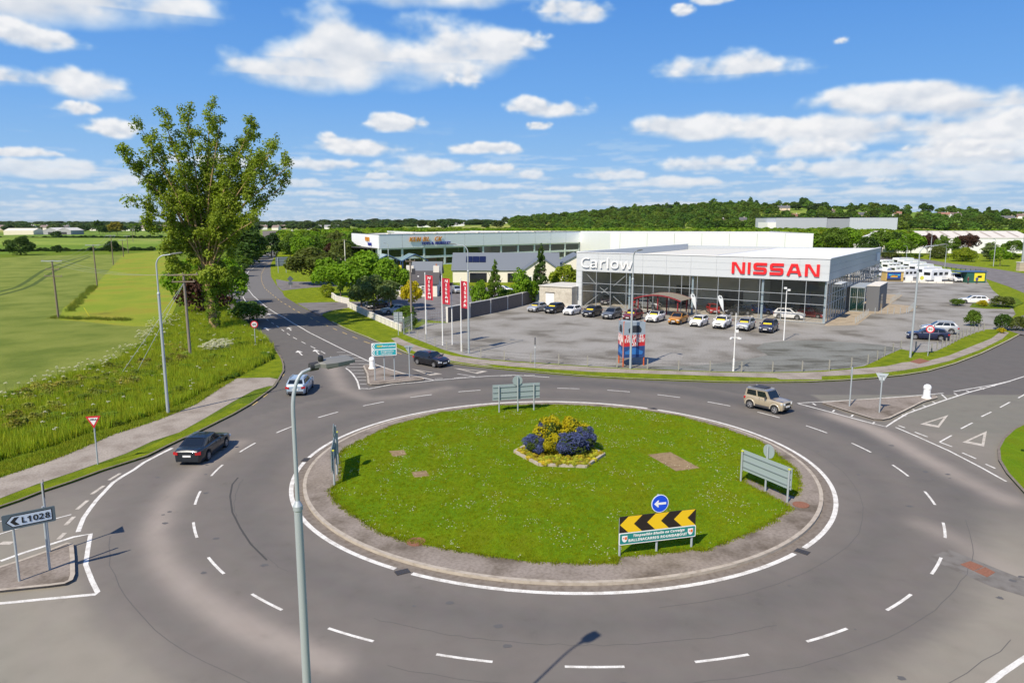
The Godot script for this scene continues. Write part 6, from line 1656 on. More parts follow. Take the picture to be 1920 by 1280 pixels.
	for i in 2600:
		var j := r.randi() % ISLAND_GRASS.size()
		var p: Vector2 = ISLAND_GRASS[j].lerp(ISLAND_GRASS[(j + 1) % ISLAND_GRASS.size()], r.randf()) + Vector2(r.randf_range(-0.16, 0.16), r.randf_range(-0.16, 0.16))
		rim.append(Transform3D(Basis(Vector3.UP, r.randf() * TAU).scaled(Vector3.ONE * r.randf_range(0.7, 1.8)), Vector3(p.x, 0.14, p.y)))
	scatter("lawn_edge", "ragged grass along the edge of the island lawn", tuft(12, 0.055, 0.14, 0.014, 9), leafmat(0.25, 0.31, 0.012), rim, 0.3, 17)
	var strip := []
	for i in 420:
		var p := Vector2(-73.5, -119.5).lerp(Vector2(-96.5, -167.0), r.randf()) if i < 260 else Vector2(-71.5, -111.5).lerp(Vector2(-58, -109), r.randf())
		p += Vector2(r.randf_range(-0.6, 0.6), r.randf_range(-0.8, 0.8))
		strip.append(Transform3D(Basis(Vector3.UP, r.randf() * TAU).scaled(Vector3.ONE * r.randf_range(0.7, 1.3)), Vector3(p.x, 0.14, p.y)))
	scatter("field_margin", "dark uncut grass between the crop and the mown meadow", tuft(16, 0.4, 0.4, 0.03, 4), leafmat(0.19, 0.25, 0.04), strip, 0.3, 18)
	make_bed(yellow)

func make_bed(yellow: Material) -> void:
	var hex := [Vector2(0.17, -45.26), Vector2(1.67, -42.69), Vector2(4.49, -42.35), Vector2(5.92, -44.72), Vector2(4.5, -47.3), Vector2(1.55, -47.5)]
	var t := thing("flower_bed", "six-sided concrete-edged flower bed in the middle of the lawn", "flower bed")
	var mb := MB.new()
	mb.prism(hex, 0.1, 0.2)
	build(mb, "soil", M.soil, t)
	for i in 6:
		var a: Vector2 = hex[i]; var b: Vector2 = hex[(i + 1) % 6]
		var k := MB.new(); k.bar(Vector3(a.x, 0.23, a.y), Vector3(b.x, 0.23, b.y), 0.16, 0.2)
		build(k, "edging_slab", M.kerb, t)
	scatter("ground_cover", "yellow-green flowering ground cover round the flower bed's shrubs", crown("bush", 0, 0), leafmat(0.612, 0.583, 0.066), spots_in(hex, 330, 50, 0.15, 0.3, 0.55, func(_p): return true, 0.7), 0.3, 16)
	var blue := leafmat(0.12, 0.15, 0.36)
	for q in [["yellow_shrub", "tall golden-yellow shrub at the back of the flower bed", Vector3(2.4, 0.2, -46.0), 2.35, 2.7, yellow], ["yellow_shrub", "golden-yellow shrub at the back right of the flower bed", Vector3(4.0, 0.2, -46.1), 2.3, 2.5, yellow], ["yellow_shrub", "low golden-yellow shrub framed by blue shrubs at the front", Vector3(2.5, 0.2, -44.75), 1.65, 1.5, yellow], ["blue_shrub", "blue-flowered shrub at the left of the flower bed", Vector3(1.55, 0.2, -45.0), 1.5, 1.9, blue], ["blue_shrub", "largest blue-flowered shrub, at the front right of the flower bed", Vector3(3.65, 0.2, -44.5), 1.8, 2.4, blue], ["blue_shrub", "blue-flowered shrub at the right back edge of the flower bed", Vector3(4.7, 0.2, -45.4), 1.9, 1.9, blue], ["blue_shrub", "small blue-flowered shrub high between the yellow shrubs", Vector3(2.0, 0.2, -45.5), 2.05, 1.2, blue]]:
		var s := thing(q[0], q[1], "shrub", q[2])
		var green := put(crown("bush", lrng.randi() % 4, 1), "foliage", leafmat(0.10, 0.15, 0.025), s)
		green.scale = Vector3(q[4], q[3], q[4]) * 0.93
		var c := put(crown("bush", lrng.randi() % 4, 2), "blossom", q[5], s)
		s.rotation.y = lrng.randf() * TAU
		c.scale = Vector3(q[4], q[3], q[4])
		var m2 := MB.new()
		for k in 3: m2.tube([Vector3(0, -0.1, 0), Vector3(cos(k * 2.1) * 0.2, q[3] * 0.5, sin(k * 2.1) * 0.2)], 0.03, 0.012, 5)
		build(m2, "stem", M.bark, s)

func make_poplar() -> void:
	var t := thing("poplar", "tall spreading poplar with ivy on its trunk, the biggest tree on the left", "tree", Vector3(-40.55, 0.1, -97.3))
	var r := RandomNumberGenerator.new(); r.seed = 61
	var bark := ground_mat(0.40, 0.28, 0.15, M.grain, 1.0, null, Vector3.ONE, 0.9)
	var mb := MB.new()
	mb.tube([Vector3(0.2, -0.2, 0), Vector3(0, 3, 0), Vector3(-0.25, 6.5, 0), Vector3(-0.35, 9.2, 0)], 0.62, 0.42, 10)
	build(mb, "trunk", bark, t)
	var limbs := [[-7.9, 27.4], [-3.9, 28.6], [1.1, 30.2], [5.7, 29.0], [8.8, 25.5], [11.4, 23.4], [-10.2, 24.2], [-10.8, 20.0], [-9.6, 15.2], [-6.2, 11.6], [7.4, 19.0], [8.0, 15.6], [-1.8, 24.5], [3.0, 25.5], [-5.8, 22.5], [5.4, 22.5], [-4.0, 16.5], [4.0, 15.5], [0.5, 19.5], [9.8, 21.0], [-8.2, 20.5], [-6.0, 25.5], [3.5, 28.5], [7.0, 27.0], [-1.5, 29.0], [-9.2, 22.5], [10.4, 24.5], [-7.5, 17.5], [6.5, 24.5]]
	var blobs := []
	var limb := MB.new()
	for i in limbs.size():
		var e := Vector3(limbs[i][0] * (0.84 if limbs[i][0] < 0 else 0.98) + 0.3, limbs[i][1] * 0.955, r.randf_range(-6.0, 6.0))
		var s := Vector3(-0.35, r.randf_range(6.5, 9.1), 0)
		var m := s.lerp(e, 0.45) + Vector3(-(e.x) * 0.12, 1.2, 0)
		var q := s.lerp(e, 0.75) + Vector3(-(e.x) * 0.06, 0.7, 0)
		limb.tube([s, m, q, e], 0.20 if i < 8 else 0.12, 0.03, 6)
		for k in 11:
			var f := 0.34 + 0.66 * k / 10.0
			var p := (s.lerp(m, f / 0.45) if f < 0.45 else (m.lerp(q, (f - 0.45) / 0.3) if f < 0.75 else q.lerp(e, (f - 0.75) / 0.25)))
			# twigs that sweep upwards, each with its own spray of leaves
			var d := Vector3(r.randf_range(-1, 1), r.randf_range(0.15, 1.1), r.randf_range(-1, 1)).normalized()
			var len := r.randf_range(1.3, 3.0) * (1.15 - 0.55 * f)
			limb.tube([p, p + d * len], 0.035, 0.012, 4)
			for j in 4:
				var w := r.randf_range(0.38, 0.78) * (1.0 + 0.25 * (j % 2))
				blobs.append([p + d * len * (0.25 + 0.27 * j) + rdir(r) * 0.35, Vector3(w, w * 1.15, w), r.randf_range(0.75, 1.25)])
	build(limb, "limb", bark, t)
	put(leaf_mesh(blobs, 62000, 0.165, 62, 0.0), "crown", leafmat(0.27, 0.36, 0.036), t)
	# the dense bright growth round the fork and the ivy below
	blobs = []
	for i in 34:
		var a := r.randf() * TAU
		var d := r.randf_range(0.6, 4.6)
		var h := r.randf_range(8.0, 15.5)
		var w := r.randf_range(0.6, 1.3)
		blobs.append([Vector3(cos(a) * d - 0.5, h - d * 0.25, sin(a) * d * 0.8), Vector3(w, w * 0.9, w), r.randf_range(0.8, 1.25)])
	put(leaf_mesh(blobs, 8500, 0.19, 63, 0.15), "lower_crown", leafmat(0.31, 0.40, 0.045), t)
	blobs = []
	for i in 22:
		var h := 0.4 + 8.2 * i / 21.0
		var a := i * 2.4
		var w := r.randf_range(0.45, 0.8) * (1.25 if h > 5.0 else 1.0)
		blobs.append([Vector3(0.25 + cos(a) * 0.45 - h * 0.05, h, sin(a) * 0.45), Vector3(w, 0.6, w), r.randf_range(0.8, 1.2)])
	for i in 8: blobs.append([Vector3(r.randf_range(-1.0, 3.0), r.randf_range(5.5, 8.0), r.randf_range(-1, 1.5)), Vector3(0.8, 0.6, 0.8), 1.1])
	put(leaf_mesh(blobs, 5200, 0.15, 64, 0.4), "ivy", leafmat(0.170, 0.267, 0.023), t)

func lamp(label: String, at: Vector3, h: float, arm_turn: float, arm: float, r0: float, r1: float, group := "street lamps round the roundabout", detail := false) -> Node3D:
	# arm_turn: heading of the arm, 0 = along +x
	var t := thing("street_lamp", label, "street lamp", at, arm_turn, group)
	var mb := MB.new()
	mb.cyl(Vector3(0, -0.1, 0), Vector3(0, h * 0.76, 0), r0 * 1.15, r0 * 0.95, 14)
	mb.lathe(Vector3(0, h * 0.76, 0), [Vector2(r0 * 0.95, -0.06), Vector2(r0 * 1.12, -0.04), Vector2(r0 * 1.12, 0.05), Vector2(r1, 0.16)], 14)
	build(mb, "column", M.galv, t)
	mb = MB.new()
	var pts := [Vector3(0, h * 0.76, 0), Vector3(0, h - 0.85, 0)]
	for k in 7:
		var a := PI / 2 * (k + 1) / 7.0
		pts.append(Vector3(arm * 0.62 * (1 - cos(a)), h - 0.85 + 0.80 * sin(a), 0))
	pts.append(Vector3(arm, h + 0.0, 0))
	mb.tube(pts, r1, r1 * 0.75, 12)
	build(mb, "arm", M.galv, t)
	mb = MB.new()
	# flat tapering lantern
	var prof := [[0.0, 0.06, 0.055], [0.12, 0.075, 0.06], [0.2, 0.16, 0.07], [0.45, 0.2, 0.065], [0.8, 0.175, 0.05], [0.86, 0.15, 0.03]]
	for i in prof.size() - 1:
		var p = prof[i]; var q = prof[i + 1]
		for s in [1.0, -1.0]:
			var a := Vector3(p[0], p[2], 0); var b := Vector3(q[0], q[2], 0)
			var a1 := Vector3(p[0], p[2] * 0.55, p[1] * s); var b1 := Vector3(q[0], q[2] * 0.55, q[1] * s)
			var a2 := Vector3(p[0], -p[2] * 0.3, p[1] * s); var b2 := Vector3(q[0], -q[2] * 0.3, q[1] * s)
			var a3 := Vector3(p[0], -p[2] * 0.45, 0); var b3 := Vector3(q[0], -q[2] * 0.45, 0)
			if s > 0:
				mb.quad(a, a1, b1, b); mb.quad(a1, a2, b2, b1); mb.quad(a2, a3, b3, b2)
			else:
				mb.quad(a, b, b1, a1); mb.quad(a1, b1, b2, a2); mb.quad(a2, b2, b3, a3)
	mb.box(Vector3(0.86, 0.0, 0), Vector3(0.012, 0.05, 0.29))
	var hd := build(mb, "lantern", pm(0.19, 0.19, 0.175, 0.6), t)
	hd.position = Vector3(arm - 0.02, h + 0.02, 0)
	hd.rotation.z = 0.06 if detail else 0.14
	hd.rotation.x = 0.12 if detail else 0.0
	if detail: hd.scale = Vector3(1.0, 1.5, 1.1)
	mb = MB.new(); mb.box(Vector3(0.5, -0.035, 0), Vector3(0.5, 0.02, 0.26)); build(mb, "lens", pm(0.16, 0.16, 0.16, 0.2), hd)
	if detail:
		mb = MB.new(); mb.lathe(Vector3(0.17, 0.05, 0), [Vector2(0.055, 0), Vector2(0.055, 0.05), Vector2(0.045, 0.08), Vector2(0, 0.09)], 12)
		build(mb, "photocell", M.black, hd)
		mb = MB.new(); mb.cyl(Vector3(-0.08, 0.0, 0), Vector3(0.1, 0.0, 0), 0.062, 0.062, 12); build(mb, "collar", M.dark, hd)
	return t

func pole(label: String, at: Vector3, h: float, bars: Array, turn: float, lean := Vector3.ZERO, mat: Material = null, group := "wooden poles across the left fields") -> Node3D:
	var t := thing("telegraph_pole", label, "telegraph pole", at, turn, group)
	var mb := MB.new()
	mb.tube([Vector3(0, -0.3, 0), lean * h * 0.5 + Vector3.UP * h * 0.5, lean * h + Vector3.UP * h], 0.17, 0.115, 10)
	build(mb, "pole", mat if mat else M.wood, t)
	for b in bars:
		var y: float = b[0]
		var o := lean * y
		mb = MB.new(); mb.bar(o + Vector3(-b[1] / 2, y, 0.14), o + Vector3(b[1] / 2, y + b[2], 0.14), 0.11, 0.12)
		var c := build(mb, "crossarm", M.wood if b[3] == 0 else M.galv, t)
		for k in 3:
			var x: float = (k - 1) * b[1] * 0.46
			mb = MB.new(); mb.lathe(o + Vector3(x, y + 0.06 + b[2] * (k * 0.5), 0.14), [Vector2(0.02, 0), Vector2(0.02, 0.06), Vector2(0.055, 0.08), Vector2(0.05, 0.16), Vector2(0, 0.2)], 8)
			build(mb, "insulator", pm(0.28, 0.22, 0.17, 0.3), c)
	return t

func cable(label: String, a: Vector3, b: Vector3, sag: float, r := 0.011) -> void:
	var pts := []
	for i in 11:
		var f := i / 10.0
		pts.append(a.lerp(b, f) - Vector3.UP * sag * 4.0 * f * (1 - f))
	var mb := MB.new(); mb.tube(pts, r, r, 5, false)
	tag(build(mb, "overhead_cable", pm(0.3, 0.3, 0.3, 0.5)), label, "cable", "overhead cables")

func make_posts() -> void:
	lamp("nearest grey street lamp, its column rising through the left foreground", Vector3(-4.42, 0.0, -14.2), 12.05, 0.72, 0.50, 0.088, 0.043, "street lamps round the roundabout", true)
	lamp("street lamp with its arm to the right on the left verge", Vector3(-26.87, 0.1, -54.94), 12.4, 0.1, 1.1, 0.105, 0.06)
	lamp("street lamp on the grass verge right of the showroom", Vector3(44.03, 0.1, -78.76), 12.3, 0.05, 2.0, 0.105, 0.06)
	lamp("street lamp right of the red flags with its arm to the left", Vector3(-4.91, 0.1, -81.03), 12.3, PI - 0.1, 1.3, 0.105, 0.06)
	lamp("street lamp crossing the sales display, arm turned towards the road", Vector3(12.1, 0.1, -72.64), 12.0, -1.3, 1.0, 0.105, 0.06)
	for q in [[194.9, -425.0, 9.5, "distant street lamp above the showroom's white roof"], [161.1, -280.8, 10.9, "tall street lamp by the far right road, before the copper trees"], [159.7, -241.3, 9.1, "street lamp by the far road in front of the white warehouse's right end"]]:
		lamp(q[3], Vector3(q[0], 0.1, q[1]), q[2], PI, 1.4, 0.11, 0.07)
	lamp("short lamp post with two discs above the caravans", Vector3(138.7, 0.1, -233.0), 6.8, PI, 0.8, 0.09, 0.06)
	lamp("slim lamp post left of the caravans, before the far road", Vector3(152.0, 0.1, -280.8), 5.5, PI, 0.7, 0.09, 0.06)
	lamp("lamp post with floodlights standing before the toy store's gabled entrance", Vector3(-36.3, 0.1, -214.0), 8.4, PI, 0.5, 0.14, 0.10)
	var grey_wood := ground_mat(0.27, 0.235, 0.20, M.grain, 0.8, null, Vector3.ONE, 0.9)
	pole("stout weathered pole with two crossarms standing nearest on the left bank", Vector3(-35.13, 0.1, -77.83), 9.3, [[9.15, 3.5, 0.1, 0], [8.45, 2.6, 0.05, 0]], -0.12, Vector3(-0.012, 0, 0), grey_wood)
	pole("brown pole with a pale top bar and lower fittings in the cereal field", Vector3(-70.33, 0.1, -111.44), 8.9, [[8.85, 3.0, 0.0, 1], [7.6, 2.0, 0.0, 0], [6.6, 2.6, -0.1, 0]], 0.1, Vector3(-0.01, 0, 0))
	pole("second pole of the field line, at the corner of crop and meadow", Vector3(-96.2, 0.1, -167.9), 9.5, [[9.4, 3.2, 0.0, 1]], 0.15, Vector3(-0.01, 0, 0))
	pole("third pole of the field line, before the far hedge", Vector3(-137.0, 0.1, -250), 10.1, [[10.0, 3.2, 0.0, 1]], 0.1)
	pole("fourth, shorter pole of the field line", Vector3(-163.0, 0.1, -305.8), 7.1, [[7.0, 3.0, 0.0, 1]], 0.1)
	pole("fifth pole of the field line, on the hedge by the dark bush", Vector3(-179.5, 0.1, -341.2), 8.1, [[8.0, 3.0, 0.0, 1]], 0.1)
	pole("sixth pole, in the field beyond the hedge", Vector3(-263.7, 0, -508.8), 9.9, [[9.8, 3.0, 0.0, 1]], 0.1)
	pole("farthest pole of the field line, before the left hedge trees", Vector3(-336, 0, -652.6), 10.3, [[10.2, 3.0, 0.0, 1]], 0.1)
	pole("wooden pole with a transformer in the yard left of the red flags", Vector3(-14.9, 0.1, -106.5), 9.4, [[9.1, 1.4, 0.0, 0]], 0.2, Vector3.ZERO, grey_wood)
	pole("wooden pole among the trees beside the far end of the road", Vector3(-100.2, 0.1, -341.0), 10.5, [[10.3, 2.4, 0.0, 0]], 0.1)
	pole("pale pole rising from the trees left of the toy store", Vector3(-49.5, 0.1, -216), 9.5, [[9.3, 1.4, 0.0, 0]], 0.1, Vector3.ZERO, M.offwhite)
	piece("transformer", M.dark, get_node("telegraph_pole_008"), Vector3(0.45, 7.6, 0.0), Vector3(0.5, 0.8, 0.5))
	for q in [[-1.4, -4.5], [-2.3, -5.2]]:
		var mb := MB.new(); mb.cyl(Vector3(-35.2, 8.5, -77.8), Vector3(-35.2 + q[0], 0.2, -77.8 - q[1] * 2.0), 0.018, 0.018, 5)
		tag(build(mb, "guy_wire", M.galv), "pale stay wire slanting down from the nearest wooden pole", "wire", "stay wires of the nearest pole")
	for k in [-1.5, 0.0, 1.5]:
		cable("overhead cable from the nearest wooden pole across the meadow", Vector3(-35.2 + k, 9.4, -77.8), Vector3(-70.4 + k, 9.1, -111.4), 0.9)
		cable("overhead cable between poles of the field line", Vector3(-70.4 + k, 9.1, -111.4), Vector3(-96.2 + k, 9.7, -167.9), 1.0)
		cable("overhead cable between far poles of the field line", Vector3(-96.2 + k, 9.7, -167.9), Vector3(-137 + k, 10.3, -250), 1.4, 0.02)
	var st := MB.new(); st.cyl(Vector3.ZERO, Vector3(-0.9, 1.7, 0), 0.05, 0.05, 6)
	var so := build(st, "marker_stake", pm(0.65, 0.58, 0.03, 0.6)); so.position = Vector3(-65.3, 0.1, -111.4)
	tag(so, "thin yellow leaning stake in the meadow right of the brown pole", "stake")
	# flags
	var names := ["first red banner on the left, on a tall white pole", "middle red banner on a tall white pole", "right red banner, beside the street lamp"]
	var spots := [Vector3(-10.98, 0.1, -91.5), Vector3(-8.41, 0.1, -86.7), Vector3(-5.85, 0.1, -82.4)]
	var red := pm(0.52, 0.022, 0.045, 0.7)
	for i in 3:
		var t := thing("flag", names[i], "flag", spots[i], -0.12, "red banners along the forecourt fence")
		var mb := MB.new(); mb.cyl(Vector3(0, 0, 0), Vector3(0, 8.4, 0), 0.075, 0.05, 10)
		mb.ball(Vector3(0, 8.44, 0), Vector3(0.07, 0.07, 0.07), 5)
		build(mb, "pole", M.white, t)
		mb = MB.new()
		var w := 0.92
		var h := 3.1
		for k in 8:
			for side in [1.0, -1.0]:
				var x0 := 0.06 + w * k / 8.0; var x1 := 0.06 + w * (k + 1) / 8.0
				var z0 := 0.10 * sin(k * 0.8 + i); var z1 := 0.10 * sin((k + 1) * 0.8 + i)
				var d: float = 0.006 * side
				var a := Vector3(x0, 8.2 - h - 0.12 * x0, z0 + d); var b := Vector3(x1, 8.2 - h - 0.12 * x1, z1 + d)
				var c := Vector3(x1, 8.2 - 0.12 * x1, z1 + d); var e := Vector3(x0, 8.2 - 0.12 * x0, z0 + d)
				if side > 0: mb.quad(a, b, c, e)
				else: mb.quad(e, c, b, a)
		var cl := build(mb, "cloth", red, t)
		for k in 6:
			put(text("NISSAN"[k], 0.33, 0.02, true, 0.0, 1.35), "letter", M.white, cl, Vector3(0.52, 7.80 - k * 0.485, 0.10 * sin(3.6 * 0.8 + i) + 0.05))
	var bt := thing("flag_pole", "bare white pole with a small dark head between middle and right banner", "pole", Vector3(-7.28, 0.1, -87.1))
	var mb2 := MB.new(); mb2.cyl(Vector3.ZERO, Vector3(0, 7.3, 0), 0.07, 0.05, 8); build(mb2, "pole", M.white, bt)
	piece("floodlight", M.dark, bt, Vector3(0, 7.45, 0.1), Vector3(0.45, 0.3, 0.3))

func board_back(t: Node3D, a: Vector3, b: Vector3, y0: float, y1: float, over: float, col: Material, rails := 3) -> void:
	# the rear of a board between two posts, with rails across it; its face looks the other way
	var d := (b - a).normalized()
	var z := d.cross(Vector3.UP)
	var w := a.distance_to(b) + over * 2
	var bas := Basis(d, Vector3.UP, z)
	var c := (a + b) / 2
	piece("board", col, t, c + Vector3.UP * (y0 + y1) / 2 - z * 0.10, Vector3(w, y1 - y0, 0.03), bas)
	for k in rails:
		piece("rail", M.dark if false else pm(0.20, 0.24, 0.25, 0.6), t, c + Vector3.UP * lerpf(y0, y1, (k + 0.5) / rails) - z * 0.065, Vector3(w - 0.06, 0.05, 0.04), bas)
	piece("sign_face", M.black, t, c + Vector3.UP * (y0 + y1) / 2 - z * 0.122, Vector3(w - 0.02, y1 - y0 - 0.02, 0.01), bas)

func post(t: Node3D, p: Vector3, h: float, r := 0.055) -> void:
	var mb := MB.new(); mb.cyl(p - Vector3.UP * 0.1, p + Vector3.UP * h, r, r, 10)
	build(mb, "post", M.galv, t)

func disc(t: Node3D, called: String, c: Vector3, z: Vector3, r: float, m: Material, thick := 0.02) -> MeshInstance3D:
	var l := []
	for k in 32: l.append(Vector2(cos(TAU * k / 32), sin(TAU * k / 32)) * r)
	var mb := MB.new()
	var x := Vector3.UP.cross(z).normalized()
	mb.plate(l, c, x, z.cross(x), thick)
	return build(mb, called, m, t)

func flatplate(t: Node3D, called: String, poly: Array, o: Vector3, x: Vector3, m: Material, thick := 0.02) -> MeshInstance3D:
	var mb := MB.new()
	mb.plate(poly, o, x, Vector3.UP, thick)
	return build(mb, called, m, t)

func rounded(w: float, h: float, r: float) -> Array:
	var l := []
	for q in [[w / 2 - r, h / 2 - r, 0], [-w / 2 + r, h / 2 - r, 1], [-w / 2 + r, -h / 2 + r, 2], [w / 2 - r, -h / 2 + r, 3]]:
		for k in 4:
			var a: float = PI / 2 * (q[2] + k / 3.0)
			l.append(Vector2(q[0] + cos(a) * r, q[1] + sin(a) * r))
	return l

func write(t: Node3D, words: String, h: float, at: Vector3, x: Vector3, m: Material, bold := true, slant := 0.0, width := 1.0) -> void:
	var z := x.cross(Vector3.UP)
	put(text(words, h, 0.012, bold, slant, width), "lettering", m, t, at + z * 0.006, Basis(x, Vector3.UP, z))

func speed_sign(label: String, at: Vector3, h: float, num: String, turn: float) -> void:
	var t := thing("speed_sign", label, "road sign", at, turn)
	post(t, Vector3.ZERO, h - 0.1, 0.045)
	var z := Vector3.BACK
	disc(t, "rim", Vector3(0, h - 0.4, 0.07), z, 0.42, pm(0.60, 0.02, 0.035, 0.5))
	disc(t, "face", Vector3(0, h - 0.4, 0.078), z, 0.30, M.white, 0.006)
	write(t, num, 0.27, Vector3(0, h - 0.4, 0.08), Vector3.RIGHT, M.black)
	for y in [h - 0.25, h - 0.55]: piece("bracket", M.galv, t, Vector3(0, y, 0.04), Vector3(0.3, 0.04, 0.04))

func make_signs() -> void:
	var red := pm(0.60, 0.02, 0.035, 0.5)
	var backc := pm(0.30, 0.365, 0.37, 0.55)
	var teal := pm(0.012, 0.215, 0.195, 0.5)
	var lightblue := pm(0.55, 0.66, 0.78, 0.5)
	# chevron board facing the camera
	var t := thing("chevron_sign", "black and yellow chevron board over a green roundabout name plate", "road sign", Vector3(6.6, 0.13, -30.93))
	var x := Vector3(3.46, 0, -0.9).normalized()
	var z := x.cross(Vector3.UP)
	for p in [Vector3(-1.75, 0, 0.455), Vector3(0, 0, 0), Vector3(1.7, 0, -0.44)]: post(t, p - z * 0.09, 1.8 if p.x != 0 else 2.75)
	var o := -x * 1.87 + Vector3(0, 1.15, 0)
	flatplate(t, "board", [Vector2(0, 0), Vector2(3.74, 0), Vector2(3.74, 0.76), Vector2(0, 0.76)], o, x, pm(0.018, 0.012, 0.008, 0.5), 0.03)
	for a in [[0.02, 0.68], [1.33, 2.0], [2.65, 3.32]]:
		var s := 0.40
		flatplate(t, "chevron", [Vector2(a[0], 0.38), Vector2(a[0] + s, 0.005), Vector2(a[1] + s, 0.005), Vector2(a[1], 0.38), Vector2(a[1] + s, 0.755), Vector2(a[0] + s, 0.755)], o + z * 0.005, x, pm(0.80, 0.52, 0.008, 0.5), 0.004)
	var c := Vector3(0, 0.86, 0)
	flatplate(t, "name_plate_rim", rounded(3.78, 0.56, 0.06), c + z * 0.012, x, M.white, 0.03)
	var np := flatplate(t, "name_plate", rounded(3.70, 0.48, 0.05), c + z * 0.016, x, teal, 0.006)
	write(np, "Timpeallán Bhaile na Carraige", 0.11, c + z * 0.018 + Vector3.UP * 0.115 + x * 0.05, x, M.white, true, 0.22, 1.15)
	write(np, "BALLINACARRIG ROUNDABOUT", 0.122, c + z * 0.018 - Vector3.UP * 0.095, x, M.white, true, 0.0, 1.14)
	for s in [-1.62, 1.62]:
		var sc: Vector3 = c + x * s + z * 0.02
		var shield := flatplate(t, "shield", [Vector2(-0.13, 0.15), Vector2(0.13, 0.15), Vector2(0.13, -0.03), Vector2(0.07, -0.13), Vector2(0, -0.16), Vector2(-0.07, -0.13), Vector2(-0.13, -0.03)], sc, x, M.white, 0.006)
		flatplate(shield, "red_mark", [Vector2(-0.09, 0.03), Vector2(-0.05, 0.0), Vector2(-0.01, 0.03), Vector2(-0.05, 0.07)], sc + z * 0.004, x, red, 0.004)
		flatplate(shield, "orange_mark", [Vector2(0.0, -0.04), Vector2(0.11, -0.04), Vector2(0.11, 0.09), Vector2(0.0, 0.09)], sc + z * 0.004, x, pm(0.70, 0.16, 0.03), 0.004)
	var dc := Vector3(0.05, 2.36, 0) + z * 0.01
	disc(t, "arrow_rim", dc, z, 0.42, pm(0.7, 0.76, 0.84, 0.5))
	disc(t, "arrow_disc", dc + z * 0.006, z, 0.385, pm(0.006, 0.07, 0.62, 0.45), 0.006)
	flatplate(t, "arrow", [Vector2(-0.29, 0.0), Vector2(-0.11, -0.16), Vector2(-0.06, -0.16), Vector2(-0.09, -0.05), Vector2(0.29, -0.05), Vector2(0.29, 0.05), Vector2(-0.09, 0.05), Vector2(-0.06, 0.16), Vector2(-0.11, 0.16)], dc + z * 0.012, x, M.white, 0.006)
	# the three boards seen from behind
	for q in [["grey-green back of the board sign at the far edge of the island lawn", Vector3(-1.01, 0.13, -55.3), Vector3(0.46, 0.13, -55.6), Vector3(1.74, 0.13, -56.0), 0.86, 2.1, 0.5, 2.75, 0], ["grey back of the board sign at the right edge of the island lawn", Vector3(13.23, 0.13, -40.03), Vector3(14.13, 0.13, -38.53), Vector3(14.75, 0.13, -36.91), 0.58, 1.78, 0.12, 2.55, 1], ["dark board sign seen edge-on at the left edge of the island lawn", Vector3(-10.13, 0.13, -39.43), Vector3(-10.41, 0.13, -41.27), Vector3(-10.78, 0.13, -43.08), 0.7, 2.0, 0.15, 2.95, 2]]:
		t = thing("board_sign", q[0], "road sign", Vector3.ZERO)
		for p in [q[1], q[3]]: post(t, p, q[5] + 0.04)
		post(t, q[2], q[7] + 0.05)
		board_back(t, q[1], q[3], q[4] + 0.13, q[5] + 0.13, q[6], backc)
		var dz: Vector3 = (q[3] - q[1]).normalized().cross(Vector3.UP)
		var pc: Vector3 = q[2]
		disc(t, "round_sign", Vector3(pc.x, q[7] - 0.12, pc.z) - dz * 0.09, dz, 0.4, backc)
		if q[8] > 0:
			for p in [q[1], q[3]]: piece("post_cap", pm(0.6, 0.6, 0.05), t, p + Vector3.UP * (q[5] + 0.07), Vector3(0.12, 0.06, 0.12))
	# L1028
	t = thing("route_sign", "white arrow sign reading L1028 in a slate frame on two posts", "road sign", Vector3(-20.29, 0.1, -28.83))
	x = Vector3(0.80, 0, -0.60).normalized()
	z = x.cross(Vector3.UP)
	post(t, Vector3(-0.35, 0, 0.52), 2.62, 0.05)
	post(t, Vector3(0.28, 0, -0.5), 2.9, 0.055)
	c = Vector3(-0.02, 2.72, 0.0) + z * 0.42
	flatplate(t, "board", rounded(1.86, 0.66, 0.05), c, x, pm(0.10, 0.135, 0.155, 0.5), 0.03)
	flatplate(t, "border", [Vector2(-0.82, 0), Vector2(-0.60, -0.25), Vector2(0.82, -0.25), Vector2(0.82, 0.25), Vector2(-0.60, 0.25)], c + z * 0.005, x, M.black, 0.006)
	var pl := flatplate(t, "face", [Vector2(-0.77, 0), Vector2(-0.575, -0.215), Vector2(0.785, -0.215), Vector2(0.785, 0.215), Vector2(-0.575, 0.215)], c + z * 0.009, x, pm(0.58, 0.66, 0.76, 0.5), 0.006)
	flatplate(t, "chevron", [Vector2(-0.66, 0), Vector2(-0.50, -0.17), Vector2(-0.34, -0.17), Vector2(-0.49, 0), Vector2(-0.34, 0.17), Vector2(-0.50, 0.17)], c + z * 0.013, x, M.black, 0.006)
	write(pl, "L1028", 0.245, c + z * 0.011 + x * 0.23, x, M.black, true, 0.0, 1.12)
	var mb: MB
	t = thing("yield_sign", "dark triangular sign seen edge-on behind the L1028 sign", "road sign", Vector3(-21.1, 0.12, -31.05), 0.595)
	post(t, Vector3.ZERO, 3.3, 0.05)
	mb = MB.new()
	mb.plate([Vector2(-0.42, 0.37), Vector2(0, -0.40), Vector2(0.42, 0.37)], Vector3(0.06, 2.95, 0), Vector3.FORWARD, Vector3.UP, 0.03)
	build(mb, "plate", M.dark, t)
	# triangular signs
	t = thing("yield_sign", "red-bordered white yield triangle on a post in the left footpath", "road sign", Vector3(-25.68, 0.13, -43.08), 0.25)
	post(t, Vector3.ZERO, 2.7, 0.045)
	flatplate(t, "rim", [Vector2(-0.42, 0.37), Vector2(0, -0.40), Vector2(0.42, 0.37)], Vector3(0, 2.72, 0.07), Vector3.RIGHT, red)
